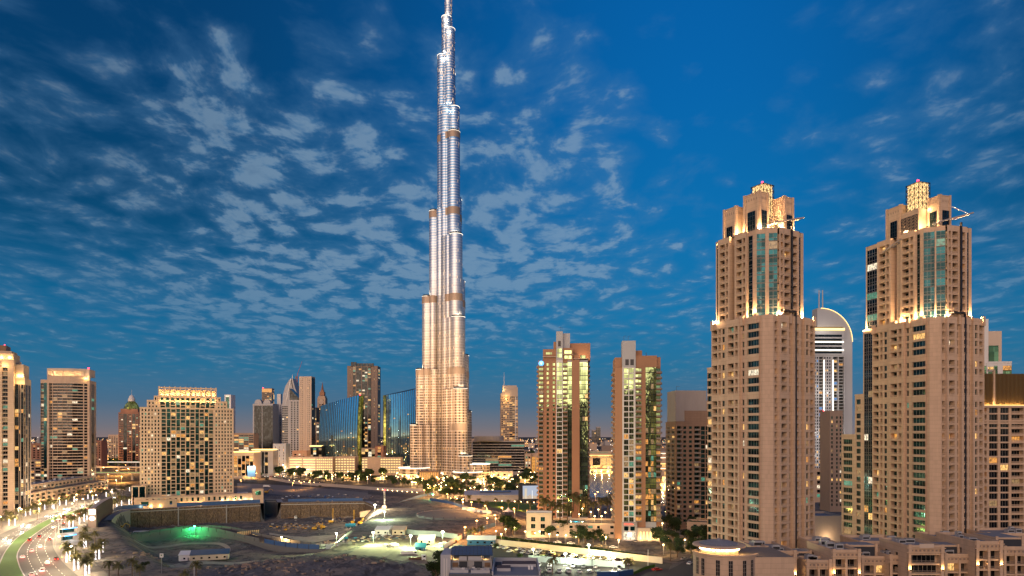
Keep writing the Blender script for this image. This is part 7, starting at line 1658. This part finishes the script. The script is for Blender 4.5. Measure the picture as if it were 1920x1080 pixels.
# ------------------------------------------------------------------ the round-roofed podium and its townhouses
def rotunda():
    D = 214; cx, cy = PX(1348, D+8), D+8; t = thing('rotunda_building', 'podium corner with a round grey roof disc over a glowing drum', 'building', (cx, cy, 0)); z = lambda py, d=D: PZ(py, d)
    zt = z(1021, 222); r = 8.3; b = MB(); b.lathe(0, 0, [(r, zt-.25), (r+.1, zt), (r-.1, zt+.3), (6.3, zt+.35)], 'stone', 64); b.lathe(0, 0, [(r, zt-.25), (5.9, zt-.3)], 'stone_dark', 64); b.lathe(0, 0, [(6.3, zt+.4), (5.6, zt+.75), (3.4, zt+1.35), (.6, zt+1.65), (.5, zt+2.0), (0, zt+2.1)], 'roof_grey', 64); b.build('roof', t, True)
    d = MB(); d.lathe(0, 0, [(6.0, zt-4.2), (6.0, zt-1.9)], 'stone', 48); d.lathe(0, 0, [(6.6, zt-4.6), (6.6, zt-3.8), (6.0, zt-3.7)], 'stone', 48); d.lathe(0, 0, [(5.9, zt-1.9), (5.9, zt-.3)], 'stone_light', 48); d.build('drum', t, True)
    for i in range(22): a = 2*math.pi*i/22; q = MB(); q.tube((5.2*math.cos(a), 5.2*math.sin(a), zt+.85), (6.25*math.cos(a), 6.25*math.sin(a), zt+.48), .05, .05, 'metal_grey', 4); q.build('roof_rib', t)
    for i in range(14):
        a = math.pi+math.pi*(i+.5)/14; q = MB(); q.box(-.5, .5, -.12, .12, 0, .42, 'lamp_warm'); q.build('lamp_bar', t, loc=(6.3*math.cos(a), 6.3*math.sin(a), zt-1.15), rz=a+math.pi/2)
        if i % 2: lamp(t, (7.0*math.cos(a), 7.0*math.sin(a), zt-1.2), 75, (1, .58, .20), .3)
    # curved lower storey sweeping to the right
    zb = z(1047, 208); rr = 10.2; w = MB(); k = 40; a0, a1 = math.pi*.98, math.pi*1.83
    w.lathe(2.2, 1, [(rr, 0), (rr, zb-.7), (rr+.35, zb-.6), (rr+.35, zb), (rr-.4, zb), (rr-.4, zb-1.0), (3, zb-1.0)], 'stone', k, ['stone', 'stone', 'stone', 'stone', 'stone', 'paving'], a0, a1); w.box(2.2, 22, -6, 14, 0, zb-1.05, 'stone', top='paving'); w.build('wall', t)
    for i, a in enumerate((1.10, 1.18, 1.34, 1.46, 1.60, 1.70)):
        a *= math.pi; wd = 1.25; q = MB(); q.box(-wd/2, wd/2, -.05, .12, zb-7, zb-1.7, 'glass_dark')
        for j in range(3): q.box(-wd/2+j*wd/2-.05, -wd/2+j*wd/2+.05, -.12, -.055, zb-7, zb-1.7, 'frame')
        for j in range(5): q.box(-wd/2, wd/2, -.11, -.056, zb-1.7-j*1.2, zb-1.62-j*1.2, 'frame')
        q.build('window', t, loc=(2.2+rr*math.cos(a), 1+rr*math.sin(a), 0), rz=a+math.pi/2)
    lamp(t, (10, -2, zb+1.2), 60, (1, .6, .22), .3); lamp(t, (8, -4.5, zb+.6), 45, (1, .6, .22), .3)
rotunda()
def townhouse(px0, px1, D, top, low, label, seed, bays, L=16, low_w=None, pergola=None, sconces=True, recess='roof_grey', yaw=0):
    x0 = PX(px0, D); Wd = PX(px1, D)-x0; B = Bld('townhouse', label, 'building', (x0, D, 0), R(yaw), seed, 'stone', 'glass_dark', 'frame', lit=.06, rail='bar', lits=('lit_dim', 'lit_amber', 'lit_warm'))
    zt = PZ(top, D); fh = 3.45; n = int((zt-1.9)/fh); rw = rows(n, fh, zt-1.9-n*fh); rw.append((1.9, 'p'))
    cols = 'w1.0@.45 '+' '.join('b%.2f w.75@.25' % ((Wd-2.2-.75*(bays-1))/bays) for _ in range(bays-1))+(' ' if bays > 1 else '')+'b%.2f w1.0@.45' % ((Wd-2.2-.75*(bays-1))/bays)
    B.hide = lambda px, py: False
    B.block(Wd, L, cols, rw, 0, par=1.0, roof=recess, left='w2 n1.6 w3 n1.6 w4', side='w3 n1.6 w3')
    w = B.w
    for z in (zt-1.55, zt-.1): w.box(-.55, Wd+.55, -.55, -.46, z, z+.28, 'stone')
    for x in (.0, Wd-1.1): w.box(x, x+1.1, -.62, -.1, zt-1.6, zt+1.35, 'stone')
    for i in range(int(Wd/1.4)): x = .9+i*1.4; w.box(x, x+.7, -.5, -.455, zt-1.0, zt-.4, 'stone_dark')
    if sconces:
        for x in (.55, Wd-.55):
            f = MB(); f.box(-.14, .14, -.25, .25, 0, .5, 'metal_dark'); f.box(-.11, .11, -.2, .2, .5, .58, 'lamp_warm'); f.build('sconce', B.root, loc=(x, -.75, zt-7.5)); lamp(B.root, (x, -1.0, zt-6.7), 110, (1, .6, .24), .12)
    if pergola:
        a, c, py = pergola; b = MB(); z = zt+1; b.box(a, c, 5, L-3, zt+.02, PZ(py, D+5), 'stone'); b.box(a+.9, c-.9, 4.8, 4.99, zt+.3, PZ(py, D+5)-.6, 'roof_dark'); b.box(a+.6, c-.6, 5.4, L-3.4, PZ(py, D+5)+.004, PZ(py, D+5)+.1, 'roof_grey'); b.box(a-.1, a+.8, 4.6, 5, zt+.02, PZ(py, D+5)+.5, 'stone'); b.box(c-.8, c+.1, 4.6, 5, zt+.02, PZ(py, D+5)+.5, 'stone'); b.build('roof_pavilion', B.root)
    B.units(2, Wd-3, 4, L-4, zt+.02, 3); return B.finish()
townhouse(1440, 1493, 236, 1038, 0, 'townhouse just right of the round-roofed corner, with a lit sconce at each side', 301, 2, 22)
townhouse(1412, 1440, 240, 1030, 0, 'narrow stepped block behind the terrace of the round-roofed corner', 302, 1, 14, sconces=False)
townhouse(1494, 1536, 246, 1049, 0, 'lower townhouse with a dark roof pavilion, second right of the round-roofed corner', 303, 2, 14, sconces=False, pergola=(1.0, 7.4, 1034))
townhouse(1511, 1559, 236, 1055, 0, 'lowest townhouse front, in front of the dark roof pavilion', 304, 2, 8, sconces=False)
townhouse(1560, 1613, 236, 1036, 0, 'townhouse block with two sconces in the middle of the podium row', 305, 2, 20)
townhouse(1614, 1666, 243, 1048, 0, 'townhouse with a long slatted roof pavilion, right of the middle of the podium row', 306, 2, 15, sconces=False, pergola=(-3, 8.4, 1022))
townhouse(1667, 1701, 240, 1046, 0, 'narrow blank townhouse left of the gabled entrance block', 307, 1, 12, sconces=False)
B = townhouse(1702, 1769, 234, 1028, 0, 'gabled entrance block with a tall central window and two bright sconces', 308, 1, 18)
b = MB(); b.prism([(1.0, -.55), (11.2, -.55), (11.2, .6), (1.0, .6)], PZ(1026, 234), 0, 'stone', z1f=lambda x, y: PZ(1022, 234)+.0); b.box(3.6, 8.6, -.75, -.56, PZ(1027, 234), PZ(1019, 234), 'stone_light'); b.build('gable', B)
townhouse(1770, 1828, 240, 1044, 0, 'townhouse with a latticed roof pavilion right of the gabled entrance block', 309, 2, 15, sconces=False, pergola=(0, 8.6, 1022))
townhouse(1829, 1879, 236, 1020, 0, 'tall townhouse with bright sconces near the right end of the podium row', 310, 2, 22)
townhouse(1880, 1950, 240, 1030, 0, 'rightmost townhouse of the podium row, cut by the picture edge', 311, 3, 20, sconces=False, pergola=(1, 11, 1008))
townhouse(1612, 1700, 268, 1019, 0, 'set-back podium block behind the slatted roof pavilion', 312, 3, 16, sconces=False)
townhouse(1760, 1840, 272, 1012, 0, 'set-back podium block behind the latticed roof pavilion', 313, 3, 16, sconces=False)
townhouse(1850, 1950, 276, 1004, 0, 'set-back podium block at the far right end', 314, 3, 16, sconces=False)
townhouse(1527, 1572, 262, 1022, 0, 'set-back podium block with a pale flat roof behind the dark roof pavilion', 315, 2, 14, sconces=False, recess='panel_grey')

# ------------------------------------------------------------------ people
def person_mesh(pose, top, name):
    hip = .92; st = .16 if pose else .05
    V = [(0, 0, hip), (0, 0, 1.15), (0, 0, 1.38), (0, 0, 1.52), (0, .02, 1.66), (0, .01, 1.76), (.19, 0, 1.40), (.25, .05*pose, 1.12), (.24, .20*pose+.02, .88), (-.19, 0, 1.40), (-.25, -.05*pose, 1.12), (-.24, .14-.2*pose, .88), (.10, 0, .86), (.10, st, .48), (.11, st*.4, .07), (.11, st*.4+.14, .04), (-.10, 0, .86), (-.10, -st*.2, .48), (-.11, -st*1.5, .07), (-.11, -st*1.5+.14, .04)]
    Ed = [(0, 1), (1, 2), (2, 3), (3, 4), (4, 5), (2, 6), (6, 7), (7, 8), (2, 9), (9, 10), (10, 11), (0, 12), (12, 13), (13, 14), (14, 15), (0, 16), (16, 17), (17, 18), (18, 19)]
    Rr = [.14, .13, .15, .06, .10, .07, .06, .045, .035, .06, .045, .035, .09, .06, .045, .035, .09, .06, .045, .035]
    me = bpy.data.meshes.new('person'); me.from_pydata(V, Ed, []); o = bpy.data.objects.new('tmp', me); C.objects.link(o); o.modifiers.new('s', 'SKIN'); sub = o.modifiers.new('u', 'SUBSURF'); sub.levels = 1
    for i, r in enumerate(Rr): me.skin_vertices[0].data[i].radius = (r, r)
    me.skin_vertices[0].data[0].use_root = True; dg = bpy.context.evaluated_depsgraph_get(); m2 = bpy.data.meshes.new_from_object(o.evaluated_get(dg)); bpy.data.objects.remove(o)
    m2.name = 'person'; m2.materials.clear()
    for n in (top, 'cloth_dark', 'skin'): m2.materials.append(MATS[n])
    for p in m2.polygons: z = p.center.z; p.material_index = 2 if z > 1.5 or (abs(p.center.x) > .2 and z < .95) else (1 if z < .95 else 0); p.use_smooth = True
    return m2
PM = [person_mesh(0, 'hi_vis', 'a'), person_mesh(1, 'cloth_blue', 'b'), person_mesh(1, 'white_paint', 'c'), person_mesh(0, 'cloth_dark', 'd')]
for px, py, k, rz, lb in ((116, 1050, 0, 40, 'person in a yellow vest standing on the near pavement by the road bend'), (127, 1056, 0, -60, 'person in a yellow vest nearest the viewer on the pavement'), (150, 1000, 1, 90, 'person in blue walking behind the bus shelters'), (152, 1004, 2, 95, 'person in white walking behind the bus shelters'), (1185, 1024, 3, 10, 'person in dark clothes waiting by the bright tower entrance')):
    p = G(px, py); tag(put_mesh('person', PM[k], None, (p.x, p.y, .14), R(rz)), lb, 'person')
rg = random.Random(8)
for i in range(46):
    px, py = rg.uniform(1104, 1154), rg.uniform(945, 952); p = G(px, py); tag(put_mesh('person', PM[1+i % 3], None, (p.x, p.y, .15), rg.uniform(0, 6)), 'tiny person in the crowd on the lake promenade', 'person', 'crowd on the lake promenade')
for o in list(SC.objects):
    if o.type == 'LIGHT' and o.parent is None and o.name != 'sun': o.data.use_custom_distance = False
for nm in list(bpy.data.objects):
    if nm.type == 'EMPTY' and nm.location.z < -40 and nm.parent is None:
        for ch in list(nm.children): bpy.data.objects.remove(ch)
        bpy.data.objects.remove(nm)
